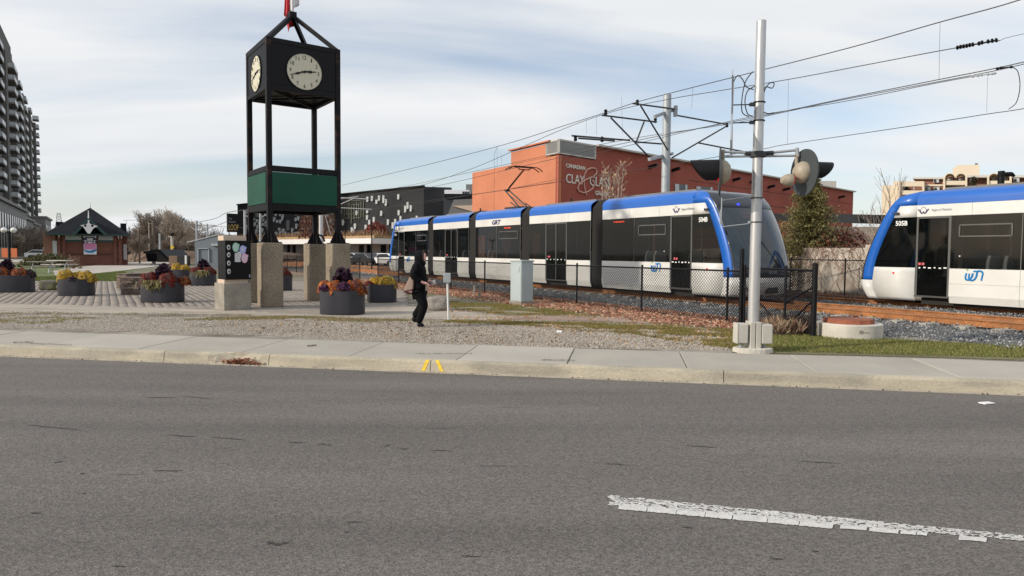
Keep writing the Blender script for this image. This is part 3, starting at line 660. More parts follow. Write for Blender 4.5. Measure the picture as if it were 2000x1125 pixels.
grass('lawn_grass', gpoly([(-20, 549), (242, 549), (245, 530), (170, 537), (90, 541), (-20, 541)], .16), 14000, .15, .04, .12, [(.10, .14, .03), (.13, .17, .04), (.16, .17, .06)], .3)
# dry tall grass in the fence corner
grass('dry_tall_grass', gpoly([(1490, 655), (1585, 655), (1580, 640), (1500, 640)], .16), 1500, .15, .10, .38, [(.36, .27, .18), (.26, .16, .11), (.22, .12, .09), (.42, .33, .22)], .012, tilt=.22)
grass('weeds_at_the_retaining_wall', gpoly([(1520, 585), (1700, 592), (1700, 574), (1520, 572)], .16), 1800, .15, .08, .28, [(.26, .16, .12), (.30, .2, .13), (.14, .09, .06)], .04, tilt=.5)

exec_marker = 0
# ------------------------------------------------------------------ trams
def tram(number, origin, rz, label, vis):
    """vis: +1 if the side seen is local +y, -1 if -y"""
    tr = thing('tram', label, 'tram', origin, rz, 'trams of the light rail line')
    M = WM[tr.name]; LEN = 30.3; W = 1.325
    def b(mb, name, m, parent=None, **k): return mb.build(name, m, parent or tr, world=False, **k)
    ZS, ZW, ZT, ZF, ZB, ZR = .23, 1.24, 2.77, 3.12, 3.44, 3.56
    xsz = [(.23, 1.10), (.45, .96), (.82, .93), (1.31, .98), (1.71, 1.10), (2.19, 1.28), (2.64, 1.48), (3.10, 1.72), (3.44, 2.02), (3.56, 2.5)]
    xfz = [(.23, .70), (.45, .48), (.82, .38), (1.1, .41), (1.31, .46), (1.71, .60), (2.19, .81), (2.64, 1.05), (3.10, 1.40), (3.44, 1.78), (3.56, 2.5)]
    def itp(tab, z):
        if z <= tab[0][0]: return tab[0][1]
        for (a, x), (c, y) in zip(tab, tab[1:]):
            if z <= c: return x + (y - x) * (z - a) / (c - a)
        return tab[-1][1]
    rows = [.23, .32, .55, .82, .95, 1.1, 1.24, 1.5, 1.8, 2.1, 2.4, 2.62, 2.77, 2.95, 3.12, 3.28, 3.40, 3.47, 3.52, 3.56]
    NP = 14; XE = 2.55
    def wz(z): 
        if z < .45: return W - .07 * (.45 - z) / .22
        if z > 3.3: return W - .30 * ((z - 3.3) / .26) ** 2
        return W
    def cabpt(z, j):   # j: 0..1 side columns then phi
        xs, xf = itp(xsz, z), itp(xfz, z); wd = wz(z)
        if j == 0: return XE, wd
        if j == 1: return max(min(xs + .30, XE), xs), wd
        phi = (j - 2) / NP * math.pi / 2
        return xs - (xs - xf) * math.sin(phi) ** 1.2, wd * (1 - .16 * math.sin(phi)) * max(0, math.cos(phi)) ** .93
    def cab(mirror):
        cats = {}
        cols_ = list(range(NP + 3))
        def emit(cat, quad):
            cats.setdefault(cat, MB()).add(quad, [(0, 1, 2, 3)] if len(quad) == 4 else [(0, 1, 2)])
        for r_ in range(len(rows) - 1):
            z0, z1 = rows[r_], rows[r_ + 1]; zm = (z0 + z1) / 2
            for j in range(NP + 2):
                for s in (1, -1):
                    q = []
                    for (zz_, jj) in ((z0, j), (z0, j + 1), (z1, j + 1), (z1, j)):
                        x, y = cabpt(zz_, jj)
                        q.append(V((x if not mirror else LEN - x, y * s, zz_)))
                    if j == 0:
                        if zm < ZW: c = 'side_panel'
                        elif zm < ZT: c = 'cab_window'
                        elif zm < ZF: c = 'fascia'
                        else: c = 'blue'
                    elif j in (1, 2, 3):
                        if zm < .82: c = 'bumper'
                        elif j == 1 and zm < ZF and False: c = 'fascia'
                        elif j == 3: c = 'mask' 
                        else: c = 'blue'
                        if j == 3 and zm > 3.40: c = 'mask'
                    else:
                        c = 'bumper' if zm < .82 else 'mask' if zm < 1.1 else 'windshield' if zm < 2.95 else 'mask'
                    emit((c, s if c in ('side_panel', 'cab_window', 'fascia', 'blue') else 0, zm > 2 if c == 'mask' else 0), q)
        for (c, _s, _z), mb in cats.items():
            nm, m = {'side_panel': ('side_panel', m_tw), 'cab_window': ('cab_side_window', m_tg), 'fascia': ('fascia_panel', m_tw), 'blue': ('blue_pillar', m_tb), 'bumper': ('bumper', m_tw), 'mask': ('front_mask', mat('mask', (.03, .035, .045), .25) if 'mask' not in MATS else MATS['mask']), 'windshield': ('windshield', m_ws)}[c]
            bm = bmesh.new(); me = bpy.data.meshes.new(nm); me.from_pydata(mb.v, [], mb.f); bm.from_mesh(me); bmesh.ops.remove_doubles(bm, verts=bm.verts, dist=.0005)
            bmesh.ops.recalc_face_normals(bm, faces=bm.faces); bm.to_mesh(me); bm.free(); me.materials.append(m)
            me.polygons.foreach_set('use_smooth', [True] * len(me.polygons))
            o = bpy.data.objects.new(nm, me); col.objects.link(o); o.parent = tr; WM[o.name] = M
            if c in ('windshield', 'cab_window') : pass
            else:
                sm = o.modifiers.new('thickness', 'SOLIDIFY'); sm.thickness = .02; sm.offset = -1
        # interior of the cab: desk, seat, floor
        f = (lambda x: x) if not mirror else (lambda x: LEN - x)
        b(MB().box((f(1.15), 0, .95), (.6, 2.0, .35)), 'driver_desk', m_darkgrey, bevel=.05)
        st = MB(); st.box((f(2.0), .0, .95), (.5, .5, .12)); st.box((f(2.27), 0, 1.35), (.1, .46, .75)); b(st, 'driver_seat', m_darkgrey, bevel=.04)
        wp = MB(); wp.bar((f(.37), -.2, 1.08), (f(.74), .40, 2.0), .03, .03); b(wp, 'wiper', m_black)
        dm = MB(); dm.box((f(1.30), 0, 2.72), (.05, 1.2, .26)); d = b(dm, 'destination_sign', m_blackmatt)
        lt = MB(); rr = random.Random(3)
        for row, zz_ in ((0, 2.79), (1, 2.68)):
            y = -.5
            while y < (.1 if row == 0 else .5):
                wd = rr.uniform(.03, .07); lt.box((f(1.265), -y * 1 if not mirror else y, zz_), (.012, wd, .05)); y += wd + .025
        lt.build('led_text', m_led, d, world=False)
        for s in (1, -1):
            hl = MB().lathe((f(.55), s * .72, .64), [(.0, .0), (.09, .0), (.09, .05), (0, .06)], 12, axis=(-1 if not mirror else 1, s * .7, .1)); b(hl, 'headlight', m_globe)
        text(number + 'B', M @ V((f(.37), (.35 if not mirror else -.35) * 1, .93)), M @ V((f(.37), (-.05 if not mirror else .05), .93)), .10, M.to_3x3() @ V((-1 if not mirror else 1, 0, 0)), m_gtxt, tr, 'front_number', .004)
        bl = MB().box((f(1.42), vis * .55, 3.06), (.05, .09, .05)); b(bl, 'blue_signal_lamp', m_ledb)
        cp = MB().box((f(.60), 0, .45), (.25, .5, .22)); b(cp, 'coupler_cover', m_darkgrey, bevel=.04)
    cab(False); cab(True)
    # modules between x0 and x1, door spans
    mods = [(2.55, 7.13, [(2.56, 3.53, 1)]), (7.85, 12.25, [(9.42, 10.95, 2)]), (13.0, 17.3, []), (17.72, 22.3, [(19.3, 20.85, 2)]), (22.8, 27.75, [(26.78, 27.74, 1)])]
    LENm = LEN
    mods[4] = (LEN - 7.13, LEN - 2.55, [(LEN - 3.53, LEN - 2.56, 1)])
    mods[3] = (LEN - 12.25, LEN - 7.85, [(LEN - 10.95, LEN - 9.42, 2)])
    def side_shape(mb, x0, x1, z0, z1, s, out=0.0, th=.03, nz=1):
        for k in range(nz):
            a = z0 + (z1 - z0) * k / nz; c = z0 + (z1 - z0) * (k + 1) / nz
            y0, y1 = wz(a) + out, wz(c) + out
            vs = [(x0, s * y0, a), (x1, s * y0, a), (x1, s * y1, c), (x0, s * y1, c), (x0, s * (y0 - th), a), (x1, s * (y0 - th), a), (x1, s * (y1 - th), c), (x0, s * (y1 - th), c)]
            mb.add(vs, [(0, 1, 2, 3), (4, 5, 6, 7), (0, 1, 5, 4), (1, 2, 6, 5), (2, 3, 7, 6), (3, 0, 4, 7)])
        return mb
    for mi_, (x0, x1, doors) in enumerate(mods):
        for s in (1, -1):
            # panels
            for z0, z1, nm, m, nz in ((ZT + .005, ZF - .003, 'fascia_panel', m_tw, 1),):
                nseg = 3 if mi_ in (0, 1, 4) else 2 if mi_ == 3 else 1
                for k in range(nseg):
                    a = x0 + (x1 - x0) * k / nseg + .004; c = x0 + (x1 - x0) * (k + 1) / nseg - .004
                    b(side_shape(MB(), a, c, z0, z1, s), nm, m)
            mb = MB()
            zz_ = [ZF + .002, 3.26, 3.32, 3.38, 3.43, 3.47, 3.51, 3.54, 3.56]
            for za, zb in zip(zz_, zz_[1:]): side_shape(mb, x0, x1, za, zb, s)
            b(mb, 'blue_cantrail', m_tb, smooth=True)
            # lower panels between the doors
            segs = []; cur = x0
            for (d0_, d1_, k_) in sorted(doors): segs.append((cur, d0_)); cur = d1_
            segs.append((cur, x1))
            for a, c in segs:
                if c - a < .12: continue
                npn = 2 if c - a > 2.4 else 1
                for k in range(npn):
                    aa = a + (c - a) * k / npn + .004; cc = a + (c - a) * (k + 1) / npn - .004
                    b(side_shape(MB(), aa, cc, .80, ZW - .003, s), 'side_panel', m_tw)
                    mb = side_shape(MB(), aa, cc, .44, .795, s); side_shape(mb, aa, cc, ZS, .44, s); b(mb, 'skirt_panel', m_tw)
                # glazing with frames
                nw = max(1, round((c - a) / 1.75))
                for k in range(nw):
                    aa = a + (c - a) * k / nw; cc = a + (c - a) * (k + 1) / nw
                    wn = b(side_shape(MB(), aa + .012, cc - .012, ZW + .004, ZT - .004, s, -.004, .012), 'window', m_tg2 if (k + mi_ * 2 + int(c)) % 3 == 1 else m_tg)
                    fr = MB(); side_shape(fr, aa - .012, aa + .012, ZW, ZT, s, -.001, .02)
                    fr.build('frame', m_frame, wn, world=False)
                    bl2 = MB(); side_shape(bl2, aa + .03, aa + .22, ZW + .01, ZT - .01, s, -.02, .02); side_shape(bl2, cc - .22, cc - .03, ZW + .01, ZT - .01, s, -.02, .02)
                    side_shape(bl2, aa + .22, cc - .22, ZT - .28, ZT - .01, s, -.02, .02)
                    bl2.build('window_border', m_tk, wn, world=False)
                    if cc - aa > 1.0 and (k + mi_) % 2 == 0:   # opening hopper pane
                        hp = MB(); h0, h1, xa, xb = ZT - .62, ZT - .26, aa + .22, cc - .22
                        for q in ((xa, xb, h0, h0 + .035), (xa, xb, h1 - .035, h1), (xa, xa + .035, h0, h1), (xb - .035, xb, h0, h1)): side_shape(hp, *q, s, .008, .02)
                        hp.build('hopper_frame', m_frame, wn, world=False)
            for (d0_, d1_, k_) in doors:
                dr = b(side_shape(MB(), d0_ + .05, d1_ - .05, .42, ZT - .05, s, -.012, .02), 'door', m_tg)
                fr = MB()
                for q in ((d0_, d0_ + .055, .38, ZT), (d1_ - .055, d1_, .38, ZT), (d0_, d1_, ZT - .055, ZT), (d0_ - .02, d1_ + .02, .36, .41)): side_shape(fr, *q, s, .006, .04)
                if k_ == 2: side_shape(fr, (d0_ + d1_) / 2 - .025, (d0_ + d1_) / 2 + .025, .41, ZT - .05, s, .004, .03)
                fr.build('door_frame', m_frame, dr, world=False)
                kp = MB(); side_shape(kp, d0_ + .06, d1_ - .06, .42, 1.0, s, -.03, .02); kp.build('kick_panel', m_tk, dr, world=False)
                stp = MB(); n_ = 6
                for q in range(n_):
                    xx = d0_ + .12 + q * (d1_ - d0_ - .24) / (n_ - 1); stp.box((xx, s * (W + .001 - .01), 1.24 + .01 * (q % 2)), (.045 + .02 * (q % 3), .006, .035))
                stp.build('door_sticker', m_wtxt, dr, world=False)
                st2 = MB()
                for q in (0, 1): st2.box(((d1_ - .2 - .1 * q) if vis > 0 else (d0_ + .12 + .1 * q), s * (W - .009), 1.36), (.07, .006, .07))
                st2.build('red_sticker', mat('sticker', (.6, .1, .12), .5) if 'sticker' not in MATS else MATS['sticker'], dr, world=False)
        # roof and floor of the module
        rf = MB().box(((x0 + x1) / 2, 0, ZR - .03), (x1 - x0, 2 * (W - .32), .04)); b(rf, 'roof', m_int)
        if mi_ != 2: b(MB().box(((x0 + x1) / 2, 0, ZR + .04), ((x1 - x0) * .8, 1.5, .10)), 'roof_equipment', m_greyc, bevel=.04)
        b(MB().box(((x0 + x1) / 2, 0, .40), (x1 - x0, 2 * W - .12, .06)), 'floor', m_int)
        b(MB().box(((x0 + x1) / 2, 0, 2.95), (x1 - x0, 2 * W - .2, .05)), 'ceiling', m_int)
        b(MB().box(((x0 + x1) / 2, 0, .24), ((x1 - x0) * .96, 2 * W - .5, .2)), 'underframe', m_under)
        # seats
        x = x0 + .7
        while x < x1 - .4:
            if not any(d0_ - .3 < x < d1_ + .3 for d0_, d1_, _ in doors):
                for s in (1, -1):
                    sb = MB(); sb.box((x, s * .82, .88), (.42, .85, .07)); dirx = 1 if int(x * 3) % 2 else -1
                    sb.add([(x - .22 * dirx, s * y, z) for y, z in ((.45, .88), (1.2, .88), (1.16, 1.45), (1.08, 1.62), (.58, 1.62), (.49, 1.45))] + [(x - .30 * dirx, s * y, z) for y, z in ((.45, .88), (1.2, .88), (1.16, 1.45), (1.08, 1.62), (.58, 1.62), (.49, 1.45))],
                           [(0, 1, 2, 3, 4, 5), (6, 7, 8, 9, 10, 11)] + [(i, (i + 1) % 6, 6 + (i + 1) % 6, 6 + i) for i in range(6)])
                    b(sb, 'seat', m_seat)
            x += .95
        gp = MB()
        for xx in np.arange(x0 + .5, x1, 1.3): gp.tube((xx, .35, .43), (xx, .35, 2.9), .018, n=6)
        b(gp, 'grab_poles', m_box)
        if mi_ in (0, 1, 3, 4):
            for s in (1, -1):
                y = s * (W - .22); xq = x0 + (x1 - x0) * .30
                bg_ = MB(); 
                for q in ((0, -.55), (0, .55), (1, 0)): pass
                bg_.box((((x0 + x1) / 2), y * .93, .30), (1.9, .18, .28)); b(bg_, 'bogie_frame', m_under, bevel=.03)
                for dx in (-.9, .9):
                    wl = MB().lathe(((x0 + x1) / 2 + dx, s * .72, .28), [(.0, -.06), (.28, -.06), (.28, .05), (.05, .06)], 20, axis=(0, s, 0)); b(wl, 'wheel', m_rail)
    # bellows
    for a, c in ((7.13, 7.85), (12.25, 13.0), (17.30, 18.05), (LEN - 7.85, LEN - 7.13)):
        mb = MB(); nf = 11; prof = [(ZS + .05, W - .16), (ZS + .25, W - .06), (2.9, W - .05), (3.25, W - .07), (3.45, W - .25), (3.58, W - .45)]
        full = [(z, y) for z, y in prof] + [(z, -y) for z, y in prof[::-1]]
        xs_ = [a + .01 + (c - a - .02) * i / (2 * nf) for i in range(2 * nf + 1)]; k = len(full)
        vs = []
        for i, x in enumerate(xs_):
            sc_ = 1.0 if i % 2 else .965
            for z, y in full: vs.append((x, y * sc_, 1.9 + (z - 1.9) * (1 if i % 2 else .985)))
        fs = [(i * k + j, (i + 1) * k + j, (i + 1) * k + (j + 1) % k, i * k + (j + 1) % k) for i in range(2 * nf) for j in range(k)]
        mb.add(vs, fs); b(mb, 'bellows', m_bellow)
    if True:
        pass
    # markings on the side that the photo shows, and on the other side too
    for s in (1, -1):
        nm = M.to_3x3() @ V((0, s, 0))
        def wp(x, z, out=.004): return M @ V((x, s * (W + out), z))
        for mirror in (False, True):
            f = (lambda x: x) if not mirror else (lambda x: LEN - x)
            def span(xa, xb):   # left to right as seen from outside
                a, c = f(xa), f(xb)
                return (max(a, c), min(a, c)) if s > 0 else (min(a, c), max(a, c))
            l, r = span(1.92, 2.28); text(number + ('B' if not mirror else 'A'), wp(l, 2.52), wp(r, 2.52), .15, nm, m_wtxt, tr, 'number_lettering', .004, bold=.02)
            lo = (3.25, 3.62) if (vis * s > 0) != False else (3.25, 3.62)
            l, r = span(2.60, 3.42)
            # emblem on the left of the words
            text('Region of Waterloo', wp(l + (.38 if s < 0 else -.38), 2.90), wp(r + (.12 if s < 0 else -.12), 2.90), .10, nm, m_gtxt, tr, 'operator_lettering', .003)
            eg = MB(); ex = l + (.14 if s < 0 else -.14); sg = 1 if s < 0 else -1
            for q in (-1, 1):
                for off, tk in ((0, .028), (.055, .022)):
                    pts_ = [(ex + sg * (q * (.16 - off) ), 3.00), (ex + sg * (q * (.05)), 2.86), (ex, 2.90 + off * .5)]
                    for p0, p1 in zip(pts_, pts_[1:]): eg.bar((p0[0], s * (W + .003), p0[1]), (p1[0], s * (W + .003), p1[1]), .005, tk, upv=(1 if abs(p0[1] - p1[1]) > .01 else 0, 0, 1))
            for q in range(8):
                t0_, t1_ = [R(-20 + i * 28) for i in (q, q + 1)]; eg.bar((ex + .055 * math.cos(t0_), s * (W + .004), 3.01 + .055 * math.sin(t0_)), (ex + .055 * math.cos(t1_), s * (W + .004), 3.01 + .055 * math.sin(t1_)), .005, .012)
            eg.build('emblem', m_navy, tr, world=False)
            # ion logo as bent tubes
            l, r = span(3.95, 4.44); sg = 1 if s < 0 else -1; hx = abs(r - l)
            def lp(q, z): return (l + sg * q * hx, s * (W + .004), z)
            lg = MB(); H0, H1 = .92, 1.17; rr_ = .026
            lg.path([lp(.10, H1 - .05), lp(.05, H0 + .08), lp(.09, H0 + .02), lp(.20, H0), lp(.32, H0 + .03), lp(.42, H0 + .12), lp(.44, H1 - .05)], rr_)
            lg.path([lp(.26, H1 - .06), lp(.23, H0 + .08), lp(.28, H0 + .01), lp(.42, H0 - .01), lp(.56, H0 + .03), lp(.64, H0 + .12), lp(.67, H1 - .02), lp(.60, H1 + .01), lp(.48, H1)], rr_)
            lg.path([lp(.62, H1 - .02), lp(.74, H1 + .02), lp(.90, H1 + .01), lp(.97, H1 - .05), lp(.93, H0 + .10), lp(.90, H0)], rr_)
            lg.build('route_logo', m_logob, tr, world=False)
            MB().path([lp(.13, H1 + .06), lp(.15, H1 + .03)], .028).build('route_logo_dot', m_logog, tr, world=False)
            MB().lathe((f(1.9), s * (W + .001), 1.06), [(0, 0), (.035, 0), (.03, .008), (0, .01)], 10, axis=(0, s, 0)).build('reflector', m_redlens, tr, world=False)
            MB().lathe((f(3.8), s * (W + .001), 1.6), [(0, 0), (.02, 0), (.02, .01), (0, .012)], 8, axis=(0, s, 0)).build('door_button', m_wtxt, tr, world=False)
            mir = MB().box((f(1.95), s * (W + .05), 2.90), (.16, .05, .07)); mir.build('side_camera', m_darkgrey, tr, world=False, bevel=.01)
        l, r = (15.6, 14.75) if s > 0 else (14.75, 15.6)
        text('GRT', wp(l, 2.84), wp(r, 2.84), .22, nm, m_navy, tr, 'operator_initials', .004, shear=.25, bold=.035)
        rr = random.Random(5)
        for xx0 in (5.9, 13.9):
            x = xx0; led = MB()
            while x < xx0 + .55:
                wd = rr.uniform(.03, .07); led.box((x, s * (W - .0), 2.66), (wd, .006, .045)); x += wd + .02
            led.build('side_led_text', m_led, tr, world=False, kind='stuff')
    # pantograph
    pg = MB()
    bx = 15.2
    pg.box((bx, 0, 3.68), (1.3, 1.0, .08)); pg.tube((bx - .4, .42, 3.7), (bx + .2, .42, 3.95), .03); pg.tube((bx - .4, -.42, 3.7), (bx + .2, -.42, 3.95), .03)
    kn = (bx + 1.25, 4.62); hd = (bx - .35, 5.50)
    for s in (.12, -.12): pg.tube((bx - .3, s * 2, 3.72), (kn[0], s, kn[1]), .035)
    pg.tube((bx - .45, 0, 3.70), (kn[0] + .05, 0, kn[1] - .12), .014)
    pg.tube((kn[0], -.15, kn[1]), (kn[0], .15, kn[1]), .05)
    pr_ = pg.build('pantograph_base_arm', m_darkgrey, tr, world=False)
    pg = MB()
    pg.tube((kn[0], 0, kn[1]), (hd[0], 0, hd[1]), .032); pg.tube((kn[0] - .1, 0, kn[1] + .12), (hd[0] + .12, .0, hd[1] + .02), .010)
    for dx in (-.16, .16):
        pth = [V((hd[0] + dx, y, hd[1] + .12 - (0 if abs(y) < .6 else (abs(y) - .6) ** 1.5 * .85))) for y in np.linspace(-.95, .95, 17)]
        pg.path(pth, .024, 6)
        pg.tube((hd[0], .25, hd[1]), (hd[0] + dx, .4, hd[1] + .11), .012); pg.tube((hd[0], -.25, hd[1]), (hd[0] + dx, -.4, hd[1] + .11), .012)
    pg.tube((hd[0], -.3, hd[1]), (hd[0], .3, hd[1]), .025)
    pg.build('pantograph_head', m_black, tr, world=False)
    re_ = MB(); 
    for xx in (10.2, 18.4): re_.box((xx, .35, 3.62), (.5, .3, .12)); re_.tube((xx + .5, .2, 3.6), (xx + .5, .2, 3.85), .04)
    re_.build('roof_insulator', m_black, tr, world=False)
    return tr
rz1 = math.atan2(TD.y, TD.x)
o1 = T(-1.5, 0, .25)
tram('504', o1, rz1, 'white and blue articulated tram passing in full view behind the chain link fence', 1)
o2 = T(-.67, 5.0, .17)
tram('505', o2, rz1 + math.pi, 'white and blue tram cropped by the right edge, its nose pointing left', -1)

# ------------------------------------------------------------------ clock tower
th = R(35.5)
CC = V((-6.88, 19.4, 0)); ex_ = V((math.cos(th), math.sin(th), 0)); ey_ = V((-math.sin(th), math.cos(th), 0)); A_ = 2.01
ct_c = CC + ex_ * A_ / 2 + ey_ * A_ / 2
tow = thing('clock_tower', 'black steel clock tower with green panels standing on four concrete piers', 'clock tower', (ct_c.x, ct_c.y, .16), th)
def b(mb, name, m, parent=None, **k): return mb.build(name, m, parent or tow, world=False, **k)
h = A_ / 2; cs4 = [(-h, -h), (h, -h), (h, h), (-h, h)]   # first is the corner nearest the camera
Z0 = .16
zt, zcb, zgt, zgb, zp = 7.72 - Z0, 6.30 - Z0, 3.98 - Z0, 3.10 - Z0, 1.98 - Z0
for x, y in cs4:
    b(MB().box((x, y, zp / 2), (.58, .58, zp)), 'pier', m_agg, bevel=.035)
    lg = MB().box((x, y, (zt + zp) / 2), (.145, .145, zt - zp)); b(lg, 'post', m_rustblack, bevel=.01)
    ft = MB(); 
    for q in range(4):
        a = q * math.pi / 2; r_ = Matrix.Rotation(a, 3, 'Z')
        ft.prism([V((x, y, zp)) + r_ @ V(p) for p in ((.07, -.01, 0), (.25, -.01, 0), (.25, -.01, .03), (.07, -.01, .40))], r_ @ V((0, .02, 0)))
    ft.box((x, y, zp + .012), (.52, .52, .024)); b(ft, 'flared_foot', m_rustblack)
def ring(zc, hh, name, wd=.13, m=m_black):
    for (a, c) in zip(cs4, cs4[1:] + cs4[:1]):
        a_, c_ = V((*a, zc)), V((*c, zc)); d = (c_ - a_).normalized(); b(MB().bar(a_ + d * .073, c_ - d * .073, wd, hh), name, m, bevel=.008)
ring(zt - .07, .14, 'top_rail'); ring(zcb + .06, .14, 'lower_rail'); ring(zgt + .10, .16, 'panel_rail'); ring(zgb - .10, .19, 'panel_rail')
# clock panels and faces on the four sides
for k in range(4):
    rk = Matrix.Rotation(k * math.pi / 2, 4, 'Z')
    M3 = WM[tow.name] @ rk
    def lp(x, z, o=0): return V((x, -h - .02 - o, z))
    def bb(mb, name, m, parent=None, **kk):
        mb.v = [tuple(rk @ V(p)) for p in mb.v]; return mb.build(name, m, parent or tow, world=False, **kk)
    pn = bb(MB().box((0, -h + .0, (zt + zcb) / 2 + .0), (A_ - .16, .10, zt - zcb - .28)), 'clock_panel', m_blackmatt)
    cz = 6.90 - Z0; R_ = .515
    lip = MB().lathe((0, -h - .05, cz), [(R_ + .02, 0), (R_ + .02, .03), (R_ - .005, .035), (R_ - .01, .0)], 40, axis=(0, -1, 0)); bb(lip, 'clock_rim', m_black, pn, smooth=True)
    fc = bb(MB().lathe((0, -h - .052, cz), [(R_, 0), (R_, .015)], 48, axis=(0, -1, 0)), 'clock_face', m_clock, pn)
    nml = (WM[tow.name] @ rk).to_3x3() @ V((0, -1, 0))
    yy = -h - .068
    for n_ in range(1, 13):
        a = math.pi / 2 - n_ * math.pi / 6; s_ = str(n_); wd = .052 if len(s_) == 1 else .10; hh = .105
        cx_, cz_ = .405 * math.cos(a), cz + .405 * math.sin(a)
        if n_ == 1: wd = .03
        text(s_, M3 @ V((cx_ - wd / 2, yy, cz_ - hh / 2)), M3 @ V((cx_ + wd / 2, yy, cz_ - hh / 2)), hh, nml, m_black, pn, 'numeral', .004)
    hd_ = MB()
    for ang, ln, wd in ((R(90 - 8.38 * 30), .43, .028), (R(90 - 2.75 * 30), .34, .035)):
        d = V((math.cos(ang), 0, math.sin(ang))); o_ = V((0, yy - .012, cz))
        hd_.bar(o_ - d * .10, o_ + d * ln * .35, .006, wd, upv=(0, 0, 1)); hd_.bar(o_ + d * ln * .35, o_ + d * ln * .62, .006, wd * 2.0); hd_.bar(o_ + d * ln * .62, o_ + d * ln, .006, wd * .7)
    hd_.lathe((0, yy - .004, cz), [(.035, 0), (.035, .02)], 12, axis=(0, -1, 0))
    bb(hd_, 'clock_hands', m_black, pn)
    bb(MB().box((0, -h - .07, (zgt + zgb) / 2), (A_ - .12, .035, zgt - zgb)), 'green_panel', m_green, bevel=.006)
# floor under the clock box with cross bracing, roof rafters, ball
b(MB().box((0, 0, zcb + .09), (A_ - .15, A_ - .15, .03)), 'box_floor', m_blackmatt)
xb = MB(); xb.bar((-h + .05, -h + .05, zcb + .02), (h - .05, h - .05, zcb + .02), .06, .06); xb.bar((h - .05, -h + .05, zcb + .02), (-h + .05, h - .05, zcb + .02), .06, .055); b(xb, 'cross_brace', m_rustblack)
b(MB().box((0, 0, zgb - .02), (A_ - .15, A_ - .15, .03)), 'panel_box_floor', m_blackmatt)
apex = V((0, 0, 8.78 - Z0))
for x, y in cs4: b(MB().bar((x, y, zt - .04), apex, .11, .13), 'rafter', m_black, bevel=.008)
b(MB().box(apex, (.22, .22, .2)), 'apex_block', m_black, bevel=.02)
# flag and pole
fp = thing('flagpole', 'thin white flagpole rising from the peak of the clock tower', 'flagpole', (ct_c.x, ct_c.y, 8.85))
MB().tube(V((0, 0, 0)), V((0, 0, 3.2)), .035, .025, 10).build('pole', m_white, fp, world=False, smooth=True)
flb = thing('flag', 'limp red and white maple leaf flag hanging from the pole over the clock tower', 'flag', (ct_c.x, ct_c.y, 8.85))
def fold(name, x0, x1, za, zb, y0, m, ph):
    mb = MB(); nu, nv = 12, 18; g = []
    for j in range(nv + 1):
        t = j / nv; z = za + (zb - za) * t
        for i in range(nu + 1):
            u = i / nu; g.append(V((x0 + (x1 - x0) * u + .03 * math.sin(t * 5 + ph), y0 + .07 * math.sin(u * 8 + ph + t * 2), z - .10 * math.sin(u * 3 + ph) * (1 - t))))
    mb.add(g, [(j * (nu + 1) + i, j * (nu + 1) + i + 1, (j + 1) * (nu + 1) + i + 1, (j + 1) * (nu + 1) + i) for j in range(nv) for i in range(nu)])
    o = mb.build(name, m, flb, world=False); o.data.polygons.foreach_set('use_smooth', [True] * len(o.data.polygons)); sm = o.modifiers.new('cloth', 'SOLIDIFY'); sm.thickness = .006
fold('red_band', -.33, -.12, .05, 2.3, .20, m_red, .3); fold('white_field', -.16, .14, .22, 2.3, .12, m_white, 1.2); fold('red_band', -.26, .0, -.36, .45, .28, m_red, 2.1)

# ------------------------------------------------------------------ notice kiosk
kc = G(455, 598, .17)
kb = G(438, 606, .17)   # near corner of the block
ka = math.radians(30)
kx = V((math.cos(R(42)), math.sin(R(42)), 0)); ky = V((-math.sin(R(42)), math.cos(R(42)), 0))
kbw, kbd, kbh = .72, .74, .72
kctr = kb + kx * kbw / 2 + ky * kbd / 2
kk = thing('notice_kiosk', 'black poster kiosk on a concrete block to the left of the clock tower', 'notice board', (kctr.x, kctr.y, .155), R(42))
def b(mb, name, m, parent=None, **k): return mb.build(name, m, parent or kk, world=False, **k)
b(MB().box((0, 0, kbh / 2), (kbw, kbd, kbh)), 'base_block', m_conc, bevel=.015)
b(MB().box((0, 0, kbh + .05), (.62, .52, .10)), 'lower_board', m_beige)
bx_ = b(MB().box((0.04, -.04, kbh + .10 + .52), (.68, .58, 1.04)), 'display_case', m_blackmatt, bevel=.012)
b(MB().box((0.0, 0, kbh + 1.14 + .065), (.60, .42, .13)), 'upper_board', m_beige)
sg = MB(); sg.box((0.03, 0, kbh + 1.62), (.32, .07, .50)); sgo = b(sg, 'sign_panel', m_blackmatt, bevel=.006)
lg = MB(); lg.tube((-.08, 0, kbh + 1.26), (-.08, 0, kbh + 1.40), .012); lg.tube((.14, 0, kbh + 1.26), (.14, 0, kbh + 1.40), .012); b(lg, 'sign_legs', m_black)
MK = WM[kk.name]; kn_ = MK.to_3x3() @ V((0, -1, 0))
def kp(x, z, y=-.332): return MK @ V((x, y, z))
text('LOOP', kp(-.10, kbh + 1.42, -.037), kp(.16, kbh + 1.42, -.037), .16, kn_, m_gold, kk, 'sign_lettering', .004)
text('The', kp(-.10, kbh + 1.70, -.037), kp(-.02, kbh + 1.70, -.037), .06, kn_, m_gtxt, kk, 'sign_lettering', .003)
text('Waterloo', kp(-.10, kbh + 1.62, -.037), kp(.08, kbh + 1.62, -.037), .055, kn_, m_gtxt, kk, 'sign_lettering', .003)
def disc(x, z, rx, rz_, m, name, y=-.333, th_=.004, parent=bx_):
    mb = MB(); n = 20; mb.prism([V((x + rx * math.cos(2 * math.pi * i / n), y, z + rz_ * math.sin(2 * math.pi * i / n))) for i in range(n)], V((0, -th_, 0))); return mb.build(name, m, parent, world=False)
zb_ = kbh + .10
